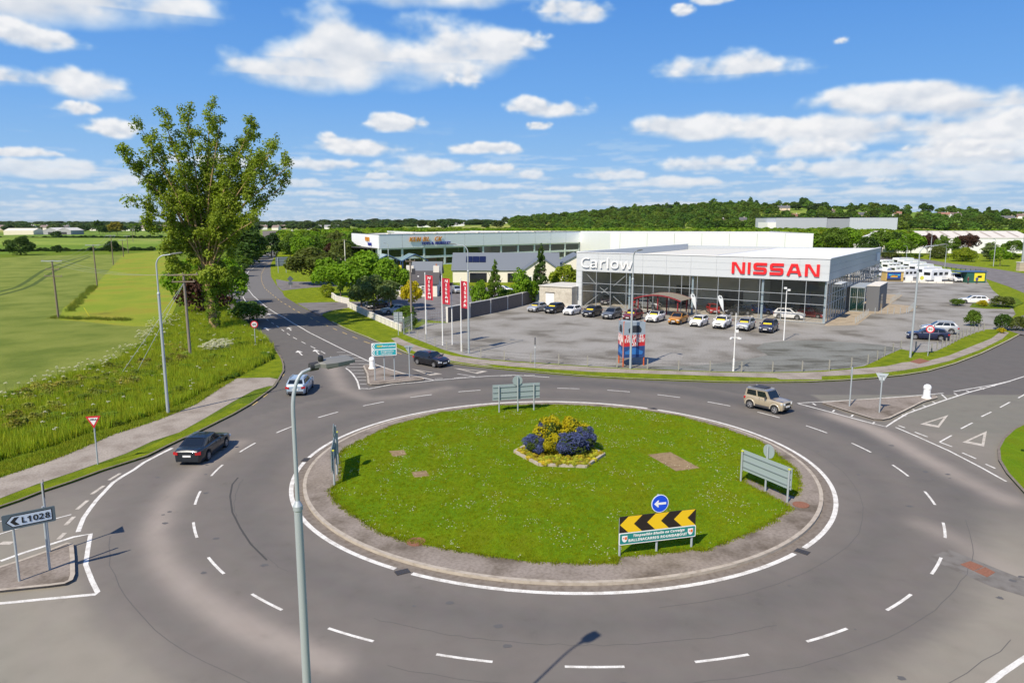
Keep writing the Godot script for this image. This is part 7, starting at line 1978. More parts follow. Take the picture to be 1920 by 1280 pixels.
	flatplate(t, "face", [Vector2(-0.27, 0.27), Vector2(0, -0.21), Vector2(0.27, 0.27)], Vector3(0, 2.72, 0.078), Vector3.RIGHT, M.white, 0.006)
	write(t, "YIELD", 0.095, Vector3(0, 2.88, 0.08), Vector3.RIGHT, M.black)
	t = thing("yield_sign", "grey back of a triangular sign on the right traffic island", "road sign", Vector3(28.94, 0.12, -55.42), -0.35)
	post(t, Vector3.ZERO, 3.0, 0.055)
	flatplate(t, "back", [Vector2(-0.46, 0.40), Vector2(0, -0.44), Vector2(0.46, 0.40)], Vector3(0, 2.75, -0.06), Vector3.RIGHT, pm(0.42, 0.47, 0.50, 0.5))
	flatplate(t, "face", [Vector2(-0.45, 0.39), Vector2(0, -0.43), Vector2(0.45, 0.39)], Vector3(0, 2.75, -0.082), Vector3.RIGHT, red, 0.004)
	piece("label", M.white, t, Vector3(0.03, 2.72, -0.055), Vector3(0.14, 0.22, 0.01))
	for y in [2.6, 2.95]: piece("bracket", M.galv, t, Vector3(0, y, -0.03), Vector3(0.4, 0.04, 0.05))
	t = thing("yield_sign", "grey back of a triangular sign right of the teal direction sign", "road sign", Vector3(-9.9, 0.12, -68.57), 0.2)
	post(t, Vector3.ZERO, 3.0, 0.05)
	flatplate(t, "back", [Vector2(-0.46, 0.40), Vector2(0, -0.44), Vector2(0.46, 0.40)], Vector3(0, 2.68, -0.06), Vector3.RIGHT, pm(0.33, 0.38, 0.40, 0.5))
	piece("bracket", M.galv, t, Vector3(0, 2.95, -0.03), Vector3(0.86, 0.05, 0.05))
	t = thing("sign_post", "slim grey post with a sign seen edge-on, left on the right traffic island", "road sign", Vector3(27.5, 0.12, -57.4))
	post(t, Vector3.ZERO, 3.2, 0.055)
	piece("edge_on_plate", M.steel, t, Vector3(0.0, 2.85, -0.08), Vector3(0.08, 0.8, 0.1))
	# teal direction sign
	t = thing("direction_sign", "teal and white direction sign with two left arrows on three posts", "road sign", Vector3(-12.09, 0.12, -67.3))
	x = Vector3(1.79, 0, -0.47).normalized()
	z = x.cross(Vector3.UP)
	for p in [Vector3(-0.89, 0, 0.13), Vector3(0, 0, 0), Vector3(0.9, 0, -0.3)]: post(t, p, 3.45, 0.05)
	c = Vector3(0.0, 2.98, 0) + z * 0.2
	flatplate(t, "board", rounded(2.34, 1.24, 0.08), c, x, M.white, 0.04)
	var cyan := pm(0.012, 0.36, 0.40, 0.5)
	for s in [0.3, -0.3]:
		var pc: Vector3 = c + Vector3.UP * s + z * 0.006
		var pn := flatplate(t, "arrow_panel", [Vector2(-1.10, 0), Vector2(-0.93, -0.25), Vector2(1.10, -0.25), Vector2(1.10, 0.25), Vector2(-0.93, 0.25)], pc, x, cyan, 0.008)
		flatplate(pn, "arrow_head", [Vector2(-1.03, 0), Vector2(-0.87, -0.2), Vector2(-0.80, -0.2), Vector2(-0.94, 0), Vector2(-0.80, 0.2), Vector2(-0.87, 0.2)], pc + z * 0.004, x, M.white, 0.006)
		if s > 0:
			write(pn, "N80", 0.19, pc + z * 0.004 - x * 0.42, x, pm(0.75, 0.62, 0.03))
			write(pn, "Port Laoise", 0.17, pc + z * 0.004 + x * 0.42, x, M.white)
		else:
			write(pn, "Graiguecullen", 0.13, pc + z * 0.004 + x * 0.3 + Vector3.UP * 0.1, x, M.white)
			write(pn, "Castlecomer", 0.13, pc + z * 0.004 + x * 0.24 - Vector3.UP * 0.11, x, M.white)
			for k in 2: flatplate(pn, "symbol", rounded(0.16, 0.1, 0.02), pc + z * 0.004 - x * 0.62 + Vector3.UP * (0.1 - 0.21 * k), x, M.white, 0.006)
	speed_sign("round speed limit sign reading 60 on the left verge by the poplar", Vector3(-30.35, 0.1, -84.5), 3.3, "60", 0.25)
	speed_sign("round speed limit sign reading 50 on the right verge by the navy car", Vector3(46.51, 0.1, -79.72), 3.45, "50", -0.4)
	# other backs
	t = thing("notice_board", "grey gridded back of a square sign on the grass below the white wall", "road sign", Vector3(-14.99, 0.12, -94.56), 0.15)
	post(t, Vector3.ZERO, 3.1, 0.05)
	piece("board", pm(0.36, 0.40, 0.42, 0.6), t, Vector3(0, 2.4, -0.08), Vector3(1.15, 1.3, 0.03))
	for k in 4: piece("rail", pm(0.22, 0.25, 0.27, 0.6), t, Vector3(0, 1.9 + 0.34 * k, -0.05), Vector3(1.1, 0.05, 0.04))
	t = thing("direction_sign", "dark grey-blue back of a large board sign on the bank up the road", "road sign", Vector3(-66.9, 0.1, -211.5))
	for p in [Vector3(-1.0, 0, 0.5), Vector3(1.0, 0, -0.5)]: post(t, p, 4.5, 0.08)
	piece("board", pm(0.13, 0.165, 0.19, 0.6), t, Vector3(0, 3.3, 0.0), Vector3(3.5, 2.5, 0.06), Basis(Vector3.UP, 0.2))
	for k in 3: piece("rail", pm(0.09, 0.11, 0.13, 0.6), t, Vector3(0.02, 2.5 + 0.8 * k, 0.06), Vector3(3.4, 0.08, 0.05), Basis(Vector3.UP, 0.2))
	t = thing("diamond_sign", "dark back of a diamond-shaped sign at the mouth of the side road", "road sign", Vector3(-50.1, 0.12, -163.9), 0.1)
	post(t, Vector3.ZERO, 2.2, 0.05)
	flatplate(t, "back", [Vector2(0, 0.72), Vector2(-0.72, 0), Vector2(0, -0.72), Vector2(0.72, 0)], Vector3(0, 1.95, 0.06), Vector3.RIGHT, pm(0.075, 0.10, 0.11, 0.6))
	piece("plate", pm(0.075, 0.10, 0.11, 0.6), t, Vector3(0, 0.95, 0.06), Vector3(0.9, 0.6, 0.03))
	t = thing("path_sign", "thin post with a dark sign seen edge-on in the far footpath", "road sign", Vector3(2.36, 0.13, -73.2))
	post(t, Vector3.ZERO, 3.05, 0.045)
	piece("edge_on_plate", M.dark, t, Vector3(0, 2.75, 0.0), Vector3(0.10, 0.72, 0.3))
	piece("tag", M.white, t, Vector3(0, 2.1, 0.05), Vector3(0.1, 0.1, 0.03))
	t = thing("sign_post", "grey sign post on the grass corner at the right edge", "road sign", Vector3(32.3, 0.12, -43.7), -0.6)
	post(t, Vector3.ZERO, 2.7, 0.055)
	piece("board", M.white, t, Vector3(0.1, 2.6, -0.06), Vector3(0.7, 0.5, 0.03))
	piece("stripe", pm(0.05, 0.3, 0.2), t, Vector3(0.1, 2.6, -0.04), Vector3(0.7, 0.15, 0.02))
	# white bollards
	for q in [[Vector3(-14.3, 0.12, -72.7), "white plastic bollard behind the teal direction sign"], [Vector3(35.3, 0.12, -60.1), "white plastic bollard on the tip of the right traffic island"]]:
		t = thing("traffic_bollard", q[1], "bollard", q[0])
		mb = MB.new(); mb.lathe(Vector3.ZERO, [Vector2(0.36, 0), Vector2(0.36, 0.1), Vector2(0.29, 0.14), Vector2(0.27, 0.8), Vector2(0.31, 0.84), Vector2(0.31, 1.0), Vector2(0.24, 1.13), Vector2(0.12, 1.2), Vector2(0, 1.22)], 18)
		build(mb, "shell", pm(0.82, 0.82, 0.81, 0.4), t)
		mb = MB.new(); mb.lathe(Vector3.ZERO, [Vector2(0.40, 0.0), Vector2(0.40, 0.05), Vector2(0.3, 0.06)], 18)
		build(mb, "foot", M.offwhite, t)

func car_shape(k: Dictionary) -> Dictionary:
	# lofted shell of a car, front towards +z; returns meshes by part name
	var out := {}
	var L: float = k.L; var W: float = k.W / 2; var H: float = k.H
	var zf: float = k.zf; var zr: float = k.zr; var wr: float = k.wr
	var mb := MB.new()
	var zs := []
	var n := 64
	for i in n + 1: zs.append(lerpf(L / 2, -L / 2, i / float(n)))
	var secs := []
	for z in zs:
		var e: float = absf(z) / (L / 2)
		var w: float = W * (1.0 - k.get("taper", 0.17) * pow(e, 7.0) - 0.03 * e * e)
		var top: float
		if z > k.wsb: top = lerpf(k.hood, k.nose, pow(clampf((z - k.wsb) / (L / 2 - k.wsb), 0, 1), 1.7))
		elif z > k.rwb: top = lerpf(k.tail, k.hood, (z - k.rwb) / (k.wsb - k.rwb))
		else: top = lerpf(k.tail, k.rear, pow(clampf((k.rwb - z) / maxf(k.rwb + L / 2, 0.01), 0, 1), 2.0))
		var end := smoothstep(0.965, 1.0, e)
		top -= end * 0.10
		var bot: float = k.clear + end * 0.10
		for c in [zf, zr]:
			var d := absf(z - c)
			var ar := wr * 1.14
			if d < ar: bot = maxf(bot, wr + sqrt(ar * ar - d * d) * 0.98)
		bot = minf(bot, top - 0.16)
		var s := [Vector3(w * 0.86, bot, z), Vector3(w * 0.965, bot + 0.03, z), Vector3(w, lerpf(bot, top, 0.42), z), Vector3(w * 0.995, lerpf(bot, top, 0.72), z), Vector3(w * 0.95, top - 0.035, z), Vector3(w * 0.86, top, z), Vector3(w * 0.45, top + 0.02 * (1 - end), z), Vector3(0, top + 0.03 * (1 - end), z)]
		var full := []
		for p in s: full.append(p)
		for q in range(s.size() - 2, -1, -1): full.append(Vector3(-s[q].x, s[q].y, s[q].z))
		secs.append(full)
	var m: int = secs[0].size()
	var norm := []
	for i in secs.size():
		var row := []
		for j in m:
			var du: Vector3 = secs[mini(i + 1, n)][j] - secs[maxi(i - 1, 0)][j]
			var dv: Vector3 = secs[i][mini(j + 1, m - 1)] - secs[i][maxi(j - 1, 0)]
			row.append(dv.cross(du).normalized() * -1.0)
		norm.append(row)
	for i in n:
		for j in m - 1:
			var a: Vector3 = secs[i][j]; var b: Vector3 = secs[i][j + 1]; var c: Vector3 = secs[i + 1][j + 1]; var d: Vector3 = secs[i + 1][j]
			var na = norm[i][j]; var nb = norm[i][j + 1]; var nc = norm[i + 1][j + 1]; var nd = norm[i + 1][j]
			if na.x * a.x < -0.01: na = -na
			mb.stri(a, c, b, na, nc, nb); mb.stri(a, d, c, na, nd, nc)
	for i in [0, n]:
		for j in range(0, m / 2):
			var a: Vector3 = secs[i][j]; var b: Vector3 = secs[i][j + 1]; var c: Vector3 = secs[i][m - 2 - j]; var d: Vector3 = secs[i][m - 1 - j]
			if i == 0: mb.quad(d, a, b, c)
			else: mb.quad(a, d, c, b)
	# cabin shell
	var wl := W * 0.93; var wu: float = W * k.get("roofw", 0.74)
	var hb := [Vector3(wl * 0.93, k.hood - 0.01, k.wsb), Vector3(wu * 0.97, H - 0.07, k.wst), Vector3(wu * 0.97, H - k.get("drop", 0.09), k.rwt), Vector3(wl * 0.95, k.tail - 0.01, k.rwb)]
	var fl := func(p: Vector3): return Vector3(-p.x, p.y, p.z)
	mb.quad(hb[0], hb[3], hb[2], hb[1])
	mb.quad(fl.call(hb[1]), fl.call(hb[2]), fl.call(hb[3]), fl.call(hb[0]))
	mb.quad(fl.call(hb[0]), hb[0], hb[1], fl.call(hb[1]))
	mb.quad(hb[3], fl.call(hb[3]), fl.call(hb[2]), hb[2])
	out.body = mb.mesh()
	# roof skin, gently arched
	mb = MB.new()
	var rs := 8
	var rows := []
	for i in rs + 1:
		var f := i / float(rs)
		var z := lerpf(k.wst + 0.03, k.rwt - 0.02, f)
		var edge := lerpf(hb[1].y, hb[2].y, f) + 0.008
		var mid := edge + 0.07 * sin(PI * clampf(f * 0.9 + 0.05, 0, 1)) + 0.012
		var row := []
		for j in 9:
			var u := j / 4.0 - 1.0
			row.append(Vector3(-u * wu, lerpf(mid, edge, u * u * u * u), z))
		rows.append(row)
	for i in rs:
		for j in 8:
			mb.quad(rows[i][j], rows[i][j + 1], rows[i + 1][j + 1], rows[i + 1][j]) if (rows[i][j + 1] - rows[i][j]).cross(rows[i + 1][j + 1] - rows[i][j]).y > 0 else mb.quad(rows[i + 1][j], rows[i + 1][j + 1], rows[i][j + 1], rows[i][j])
	out.roof = mb.mesh()
	# glass
	var at := func(q: Array, u: float, v: float, off: Vector3): return q[0].lerp(q[1], u).lerp(q[3].lerp(q[2], u), v) + off
	var win := func(q: Array, u0: float, u1: float, v0: float, v1: float, off: Vector3) -> Mesh:
		var g := MB.new()
		g.quad(at.call(q, u0, v0, off), at.call(q, u1, v0, off), at.call(q, u1, v1, off), at.call(q, u0, v1, off))
		return g.mesh()
	var fr := [fl.call(hb[0]), hb[0], hb[1], fl.call(hb[1])]
	out.windscreen = win.call(fr, 0.05, 0.95, 0.05, 0.94, Vector3(0, 0.006, 0.012))
	var rr := [hb[3], fl.call(hb[3]), fl.call(hb[2]), hb[2]]
	out.rear_window = win.call(rr, 0.08, 0.92, 0.16, 0.92, Vector3(0, 0.006, -0.012))
	out.banner = win.call(fr, 0.14, 0.86, 0.06, 0.34, Vector3(0, 0.012, 0.022))
	var sides := []
	for sgn in [1.0, -1.0]:
		var off := Vector3(0.012 * sgn, 0.003, 0)
		# along the side: u runs from the front pillar to the rear pillar
		var q: Array = [hb[0], hb[3], hb[2], hb[1]] if sgn > 0 else [fl.call(hb[0]), fl.call(hb[3]), fl.call(hb[2]), fl.call(hb[1])]
		for uu in k.panes:
			var g := MB.new()
			var p := [at.call(q, uu[0], 0.10, off), at.call(q, uu[1], 0.10, off), at.call(q, uu[1], 0.88, off), at.call(q, uu[0], 0.88, off)]
			if sgn > 0: g.quad(p[0], p[1], p[2], p[3])
			else: g.quad(p[3], p[2], p[1], p[0])
			sides.append(g.mesh())
	out.sides = sides
	# wheels
	mb = MB.new()
	mb.lathe(Vector3.ZERO, [Vector2(wr * 0.62, -0.1), Vector2(wr * 0.93, -0.105), Vector2(wr, -0.07), Vector2(wr, 0.07), Vector2(wr * 0.93, 0.105), Vector2(wr * 0.62, 0.1)], 22, Basis(Vector3.FORWARD, -PI / 2))
	out.tyre = mb.mesh()
	mb = MB.new()
	for s in 5:
		var a := TAU * s / 5
		var b := Basis(Vector3.RIGHT, a)
		mb.box(b * Vector3(0, wr * 0.34, 0) + Vector3(0.085, 0, 0), Vector3(0.03, wr * 0.62, wr * 0.17), b)
	mb.lathe(Vector3(0.085, 0, 0), [Vector2(wr * 0.64, -0.05), Vector2(wr * 0.64, 0.02), Vector2(wr * 0.56, 0.02)], 20, Basis(Vector3.FORWARD, -PI / 2) if false else Basis(Vector3.BACK, -PI / 2))
	mb.cyl(Vector3(0.05, 0, 0), Vector3(0.105, 0, 0), wr * 0.14, wr * 0.12, 10)
	out.rim = mb.mesh()
	mb = MB.new(); mb.cyl(Vector3(0.02, 0, 0), Vector3(0.06, 0, 0), wr * 0.63, wr * 0.63, 18)
	out.hub = mb.mesh()
	return out

var shapes := {}
const KINDS := {
	"sedan": {"L": 4.78, "W": 1.82, "H": 1.47, "zf": 1.42, "zr": -1.30, "wr": 0.32, "clear": 0.2, "nose": 0.74, "hood": 0.96, "tail": 1.03, "rear": 0.99, "wsb": 0.95, "wst": 0.25, "rwt": -1.02, "rwb": -1.72, "panes": [[0.10, 0.40], [0.43, 0.70], [0.73, 0.86]]},
	"hatch": {"L": 4.2, "W": 1.78, "H": 1.47, "zf": 1.30, "zr": -1.30, "wr": 0.315, "clear": 0.19, "nose": 0.74, "hood": 0.98, "tail": 1.02, "rear": 0.96, "wsb": 1.0, "wst": 0.25, "rwt": -1.55, "rwb": -2.0, "panes": [[0.10, 0.40], [0.43, 0.72], [0.75, 0.92]]},
	"estate": {"L": 4.75, "W": 1.84, "H": 1.48, "zf": 1.48, "zr": -1.38, "wr": 0.33, "clear": 0.18, "nose": 0.72, "hood": 0.97, "tail": 1.04, "rear": 0.98, "wsb": 1.05, "wst": 0.28, "rwt": -1.80, "rwb": -2.25, "panes": [[0.09, 0.34], [0.37, 0.62], [0.65, 0.92]]},
	"suv": {"L": 4.4, "W": 1.84, "H": 1.66, "zf": 1.36, "zr": -1.30, "wr": 0.355, "clear": 0.26, "nose": 0.86, "hood": 1.10, "tail": 1.14, "rear": 1.05, "wsb": 1.02, "wst": 0.30, "rwt": -1.62, "rwb": -2.08, "panes": [[0.10, 0.38], [0.41, 0.69], [0.72, 0.90]]},
	"boxy": {"L": 4.3, "W": 1.82, "H": 1.70, "zf": 1.36, "zr": -1.28, "wr": 0.36, "clear": 0.28, "nose": 0.94, "hood": 1.12, "tail": 1.16, "rear": 1.08, "wsb": 0.95, "wst": 0.36, "rwt": -1.75, "rwb": -2.03, "roofw": 0.80, "panes": [[0.10, 0.36], [0.39, 0.66], [0.69, 0.91]]},
	"jeep": {"L": 3.55, "W": 1.60, "H": 1.70, "zf": 1.13, "zr": -1.12, "wr": 0.35, "clear": 0.32, "nose": 0.98, "hood": 1.06, "tail": 1.10, "rear": 1.06, "wsb": 0.62, "wst": 0.26, "rwt": -1.60, "rwb": -1.68, "roofw": 0.83, "taper": 0.10, "panes": [[0.09, 0.47], [0.53, 0.93]]},
	"city": {"L": 3.9, "W": 1.72, "H": 1.50, "zf": 1.24, "zr": -1.22, "wr": 0.30, "clear": 0.19, "nose": 0.78, "hood": 1.0, "tail": 1.03, "rear": 0.96, "wsb": 1.02, "wst": 0.36, "rwt": -1.45, "rwb": -1.85, "panes": [[0.10, 0.42], [0.45, 0.74], [0.77, 0.92]]},
	"van": {"L": 5.2, "W": 1.95, "H": 2.1, "zf": 1.65, "zr": -1.55, "wr": 0.34, "clear": 0.24, "nose": 0.95, "hood": 1.2, "tail": 1.3, "rear": 1.25, "wsb": 1.75, "wst": 1.15, "rwt": -2.45, "rwb": -2.55, "roofw": 0.86, "panes": [[0.05, 0.22]]},
}

func paint(r: float, g: float, b: float, metal := 0.0) -> StandardMaterial3D:
	var key := "paint %.3f %.3f %.3f" % [r, g, b]
	if not mats.has(key):
		var m := StandardMaterial3D.new()
		m.albedo_color = Color(r, g, b).linear_to_srgb()
		m.roughness = 0.35
		m.metallic = metal
		m.clearcoat_enabled = true
		m.clearcoat = 0.7
		m.clearcoat_roughness = 0.06
		mats[key] = m
	return mats[key]

func car(label: String, kind: String, at: Vector3, head: Vector2, body: Material, opts := {}, called := "parked_car", group := "") -> Node3D:
	if not shapes.has(kind): shapes[kind] = car_shape(KINDS[kind])
	var s = shapes[kind]
	var k = KINDS[kind]
	var t := thing(called, label, opts.get("category", "car"), at, atan2(head.x, head.y), group)
	var L: float = k.L; var W: float = k.W / 2
	put(s.body, "body", body, t)
	put(s.roof, "roof", opts.get("roof", body), t)
	put(s.windscreen, "windscreen", M.glass, t)
	put(s.rear_window, "rear_window", M.glass, t)
	for g in s.sides: put(g, "side_window", M.glass, t)
	if opts.get("banner", false): put(s.banner, "sale_banner", pm(0.72, 0.55, 0.02, 0.6), t)
	for q in [[W - 0.10, k.zf, 0], [-W + 0.10, k.zf, 1], [W - 0.10, k.zr, 0], [-W + 0.10, k.zr, 1]]:
		var w := Node3D.new()
		w.name = "wheel"
		t.add_child(w, true)
		w.position = Vector3(q[0], k.wr, q[1])
		if q[2] == 1: w.rotation.y = PI
		put(s.tyre, "tyre", M.rubber, w)
		put(s.hub, "hub", M.dark, w)
		put(s.rim, "rim", opts.get("rim", pm(0.5, 0.5, 0.51, 0.35, 0.6)), w)
	# underside and arches are dark
	piece("underbody", M.black, t, Vector3(0, k.clear + 0.17, 0), Vector3(W * 1.55, 0.3, L * 0.86))
	var ny: float = k.nose
	var fz: float = L / 2
	for sg in [-1.0, 1.0]:
		var hb := Basis(Vector3.UP, 0.42 * sg)
		piece("headlight", opts.get("lamp", pm(0.62, 0.66, 0.70, 0.12)), t, Vector3(sg * W * 0.70, ny - 0.13, fz - 0.105), Vector3(0.36, 0.14, 0.2), hb)
		piece("tail_light", pm(0.42, 0.012, 0.015, 0.2), t, Vector3(sg * W * 0.74, k.rear - 0.20, -fz + 0.085), Vector3(0.34, 0.17, 0.2), Basis(Vector3.UP, -0.35 * sg))
		var mr := piece("mirror", opts.get("mirror", body), t, Vector3(sg * (W + 0.07), k.hood + 0.10, k.wsb - 0.28), Vector3(0.2, 0.14, 0.1))
		piece("mirror_glass", M.glass, mr, Vector3(sg * (W + 0.07), k.hood + 0.10, k.wsb - 0.335), Vector3(0.16, 0.1, 0.01))
		for zz in [0.12, -0.78]:
			if zz < 0 and kind in ["jeep", "van"]: continue
			piece("door_handle", body, t, Vector3(sg * (W * 0.985), k.hood - 0.09, zz - 0.18), Vector3(0.04, 0.035, 0.18))
		for zz in [k.wsb - 0.42, (k.wsb + k.rwb) / 2 + 0.25]:
			piece("door_seam", M.black, t, Vector3(sg * W * 0.955, (k.clear + k.hood) / 2 + 0.12, zz), Vector3(W * 0.084, (k.hood - k.clear) * 0.62, 0.014))
		if opts.get("rails", false):
			piece("roof_rail", M.dark if opts.get("dark_rails", false) else M.steel, t, Vector3(sg * W * 0.66, k.H + 0.02, (k.wst + k.rwt) / 2), Vector3(0.04, 0.06, absf(k.wst - k.rwt) * 0.9))
	piece("grille", M.black, t, Vector3(0, ny - 0.14, fz - 0.012), Vector3(W * 0.8, 0.13, 0.06))
	piece("lower_grille", M.black, t, Vector3(0, k.clear + 0.20, fz - 0.012), Vector3(W * 1.15, 0.16, 0.05))
	piece("number_plate", M.white, t, Vector3(0, k.clear + 0.30, fz + 0.02), Vector3(0.5, 0.11, 0.02))
	piece("number_plate", M.white, t, Vector3(0, k.rear - 0.36, -fz - 0.015), Vector3(0.5, 0.11, 0.02))
	piece("rear_bumper", opts.get("trim", M.dark), t, Vector3(0, k.clear + 0.16, -fz + 0.03), Vector3(W * 1.5, 0.18, 0.1))
	if opts.get("clad", false):
		for sg in [-1.0, 1.0]: piece("sill", M.dark, t, Vector3(sg * W * 0.965, k.clear + 0.08, (k.zf + k.zr) / 2), Vector3(0.08, 0.16, k.zf - k.zr - k.wr * 2.4))
	return t

func make_cars() -> void:
	var silver := paint(0.46, 0.48, 0.50, 0.35)
	var black := paint(0.010, 0.010, 0.013)
	var white := paint(0.80, 0.80, 0.79)
	var navy := paint(0.012, 0.018, 0.055, 0.2)
	# on the road
	car("dark slate saloon car seen from behind on the left of the roundabout", "sedan", Vector3(-20.1, 0, -45.5), Vector2(0.02, -1), paint(0.020, 0.026, 0.034, 0.3), {"trim": paint(0.020, 0.026, 0.034, 0.3)}, "moving_car")
	car("silver hatchback seen from behind leaving up the main road", "hatch", Vector3(-18.95, 0, -63.3), Vector2(-0.08, -1), paint(0.42, 0.52, 0.62, 0.3), {"rails": true}, "moving_car")
	car("black hatchback approaching the roundabout from the main road", "hatch", Vector3(-8.5, 0, -75.15), Vector2(0.74, 0.67), black, {}, "moving_car")
	var j := car("small beige off-road car with grey bonnet on the far right of the ring", "jeep", Vector3(20.6, 0, -56.75), Vector2(0.6, 0.8), paint(0.44, 0.37, 0.26, 0.25), {"roof": paint(0.20, 0.20, 0.23), "rails": true, "clad": true, "mirror": M.dark}, "moving_car")
	var g := MB.new()
	var bon := paint(0.085, 0.083, 0.092)
	g.quad(Vector3(-0.62, 1.085, 0.62), Vector3(-0.60, 1.015, 1.66), Vector3(0.60, 1.015, 1.66), Vector3(0.62, 1.085, 0.62))
	build(g, "bonnet", bon, j)
	for sg in [-1.0, 1.0]:
		for zz in [1.13, -1.12]:
			g = MB.new()
			var pts := []
			for i in 9:
				var a := PI * i / 8.0
				pts.append(Vector3(sg * 0.80, 0.35 + sin(a) * 0.44, zz + cos(a) * 0.44))
			g.tube(pts, 0.055, 0.055, 6)
			build(g, "wheel_arch", paint(0.50, 0.45, 0.35, 0.1), j)
	piece("roof_rack", M.dark, j, Vector3(0, 1.76, -0.7), Vector3(1.1, 0.04, 1.1))
	var drv := MB.new()
	drv.ball(Vector3(-0.3, 1.33, 0.05), Vector3(0.09, 0.12, 0.1), 6)
	build(drv, "headrest", M.dark, j)
	# the row on the forecourt
	var h := Vector2(-0.53, 0.848)
	var row := [
		["silver saloon at the left end of the forecourt row", "hatch", silver, {"banner": true}, Vector2(3.08, -118.7)],
		["black people carrier second in the forecourt row, yellow windscreen banner", "suv", black, {"banner": true}, Vector2(5.83, -116.6)],
		["white hatchback third in the forecourt row", "city", white, {}, Vector2(8.71, -114.6)],
		["black off-road car fourth in the forecourt row, left of the grey one", "suv", paint(0.012, 0.013, 0.018), {"banner": true, "rails": true}, Vector2(11.55, -112.1)],
		["dark grey crossover fifth in the forecourt row, beside the red one", "suv", paint(0.13, 0.145, 0.165, 0.4), {"rails": true}, Vector2(14.35, -109.6)],
		["dark red crossover behind the sales display", "suv", paint(0.16, 0.012, 0.02, 0.2), {"banner": true, "rails": true}, Vector2(17.29, -107.8)],
		["white crossover with black roof, right of the sales display", "suv", white, {"banner": true, "roof": black}, Vector2(20.41, -106.1)],
		["orange crossover with black roof under the curved canopy", "suv", paint(0.52, 0.22, 0.015, 0.2), {"roof": black, "mirror": black}, Vector2(23.31, -103.9)],
		["white electric hatchback, right of the orange crossover", "hatch", white, {"banner": true}, Vector2(25.87, -101.8)],
		["boxy white off-road car with roof rails and black sills", "boxy", white, {"banner": true, "rails": true, "dark_rails": true, "clad": true}, Vector2(28.63, -99.8)],
		["silver crossover second from the right end of the forecourt row", "suv", silver, {"banner": true}, Vector2(31.28, -97.8)],
		["navy crossover at the right end of the forecourt row", "suv", paint(0.030, 0.038, 0.075, 0.3), {"banner": true, "rails": true}, Vector2(33.84, -95.9)],
	]
	for q in row:
		var kk = KINDS[q[1]]
		var p: Vector2 = q[4] - h.normalized() * (kk.L / 2)
		car(q[0], q[1], Vector3(p.x, 0.13, p.y), h, q[2], q[3], "parked_car", "cars in the forecourt row")
	car("navy estate car parked sideways behind the right fence", "estate", Vector3(53.0, 0.13, -91.3), Vector2(-0.92, -0.386), navy, {})
	car("silver crossover parked behind the navy estate car", "suv", Vector3(57.4, 0.13, -96.3), Vector2(-0.92, -0.386), silver, {"clad": true, "rails": true})
	car("white car parked alone behind the planting bed on the right", "estate", Vector3(84.3, 0.13, -131.9), Vector2(-0.95, -0.31), white, {})
	car("red car with only its front showing beside the first banner's foot", "city", Vector3(-14.2, 0.14, -150.2), Vector2(-0.2, 1.0), paint(0.45, 0.012, 0.012), {})
	car("small silver car parked before the bungalow", "city", Vector3(-11.6, 0.14, -151.5), Vector2(0.3, 1.0), silver, {})
	car("white car parked behind conifers before the bungalow", "hatch", Vector3(-1.8, 0.14, -152), Vector2(1.0, 0.3), white, {})
	car("silver saloon under the willow behind the white wall", "sedan", Vector3(-19.0, 0.14, -117.4), Vector2(-0.9, 0.43), paint(0.40, 0.45, 0.5, 0.3), {})
	car("black car half hidden by trees behind the white wall", "hatch", Vector3(-23.3, 0.14, -124.5), Vector2(-0.5, 0.8), black, {})
	# inside the showroom
	var inside_cars := [
		["red car on show behind the left glass bays", "hatch", paint(0.42, 0.012, 0.012), 8.8, -5.6, 0.6], ["grey crossover on show behind the glass, left of the canopy", "suv", paint(0.24, 0.25, 0.26, 0.3), 12.2, -3.6, 1.45],
		["red hatchback on show behind the left feather flag", "city", paint(0.42, 0.015, 0.015), 23.6, -3.2, 0.5], ["black crossover on show behind the right feather flag", "suv", paint(0.015, 0.015, 0.017), 27.6, -3.2, -0.9],
		["blue car on show deep in the showroom", "hatch", paint(0.012, 0.05, 0.24), 30.4, -7.4, 1.4], ["white crossover on show at the right front of the showroom", "suv", white, 35.6, -2.8, 1.57],
		["dark red car on show at the showroom's right corner", "hatch", paint(0.20, 0.01, 0.015), 38.2, -6.6, 1.3], ["dark car on show at the showroom's far left", "city", paint(0.05, 0.04, 0.06), 3.4, -5.0, 0.4]]
	for q in inside_cars:
		var p := show_point(q[3], 0.205, q[4])
		var hd := Basis(Vector3.UP, SHOW_TURN) * Vector3(sin(q[5]), 0, cos(q[5]))
		car(q[0], q[1], p, Vector2(hd.x, hd.z), q[2], {}, "display_car")
	car("white van parked by the green box beyond the caravans", "van", Vector3(110.3, 0.13, -180.5), Vector2(-0.2, 1.0), white, {"category": "van"}, "white_van")

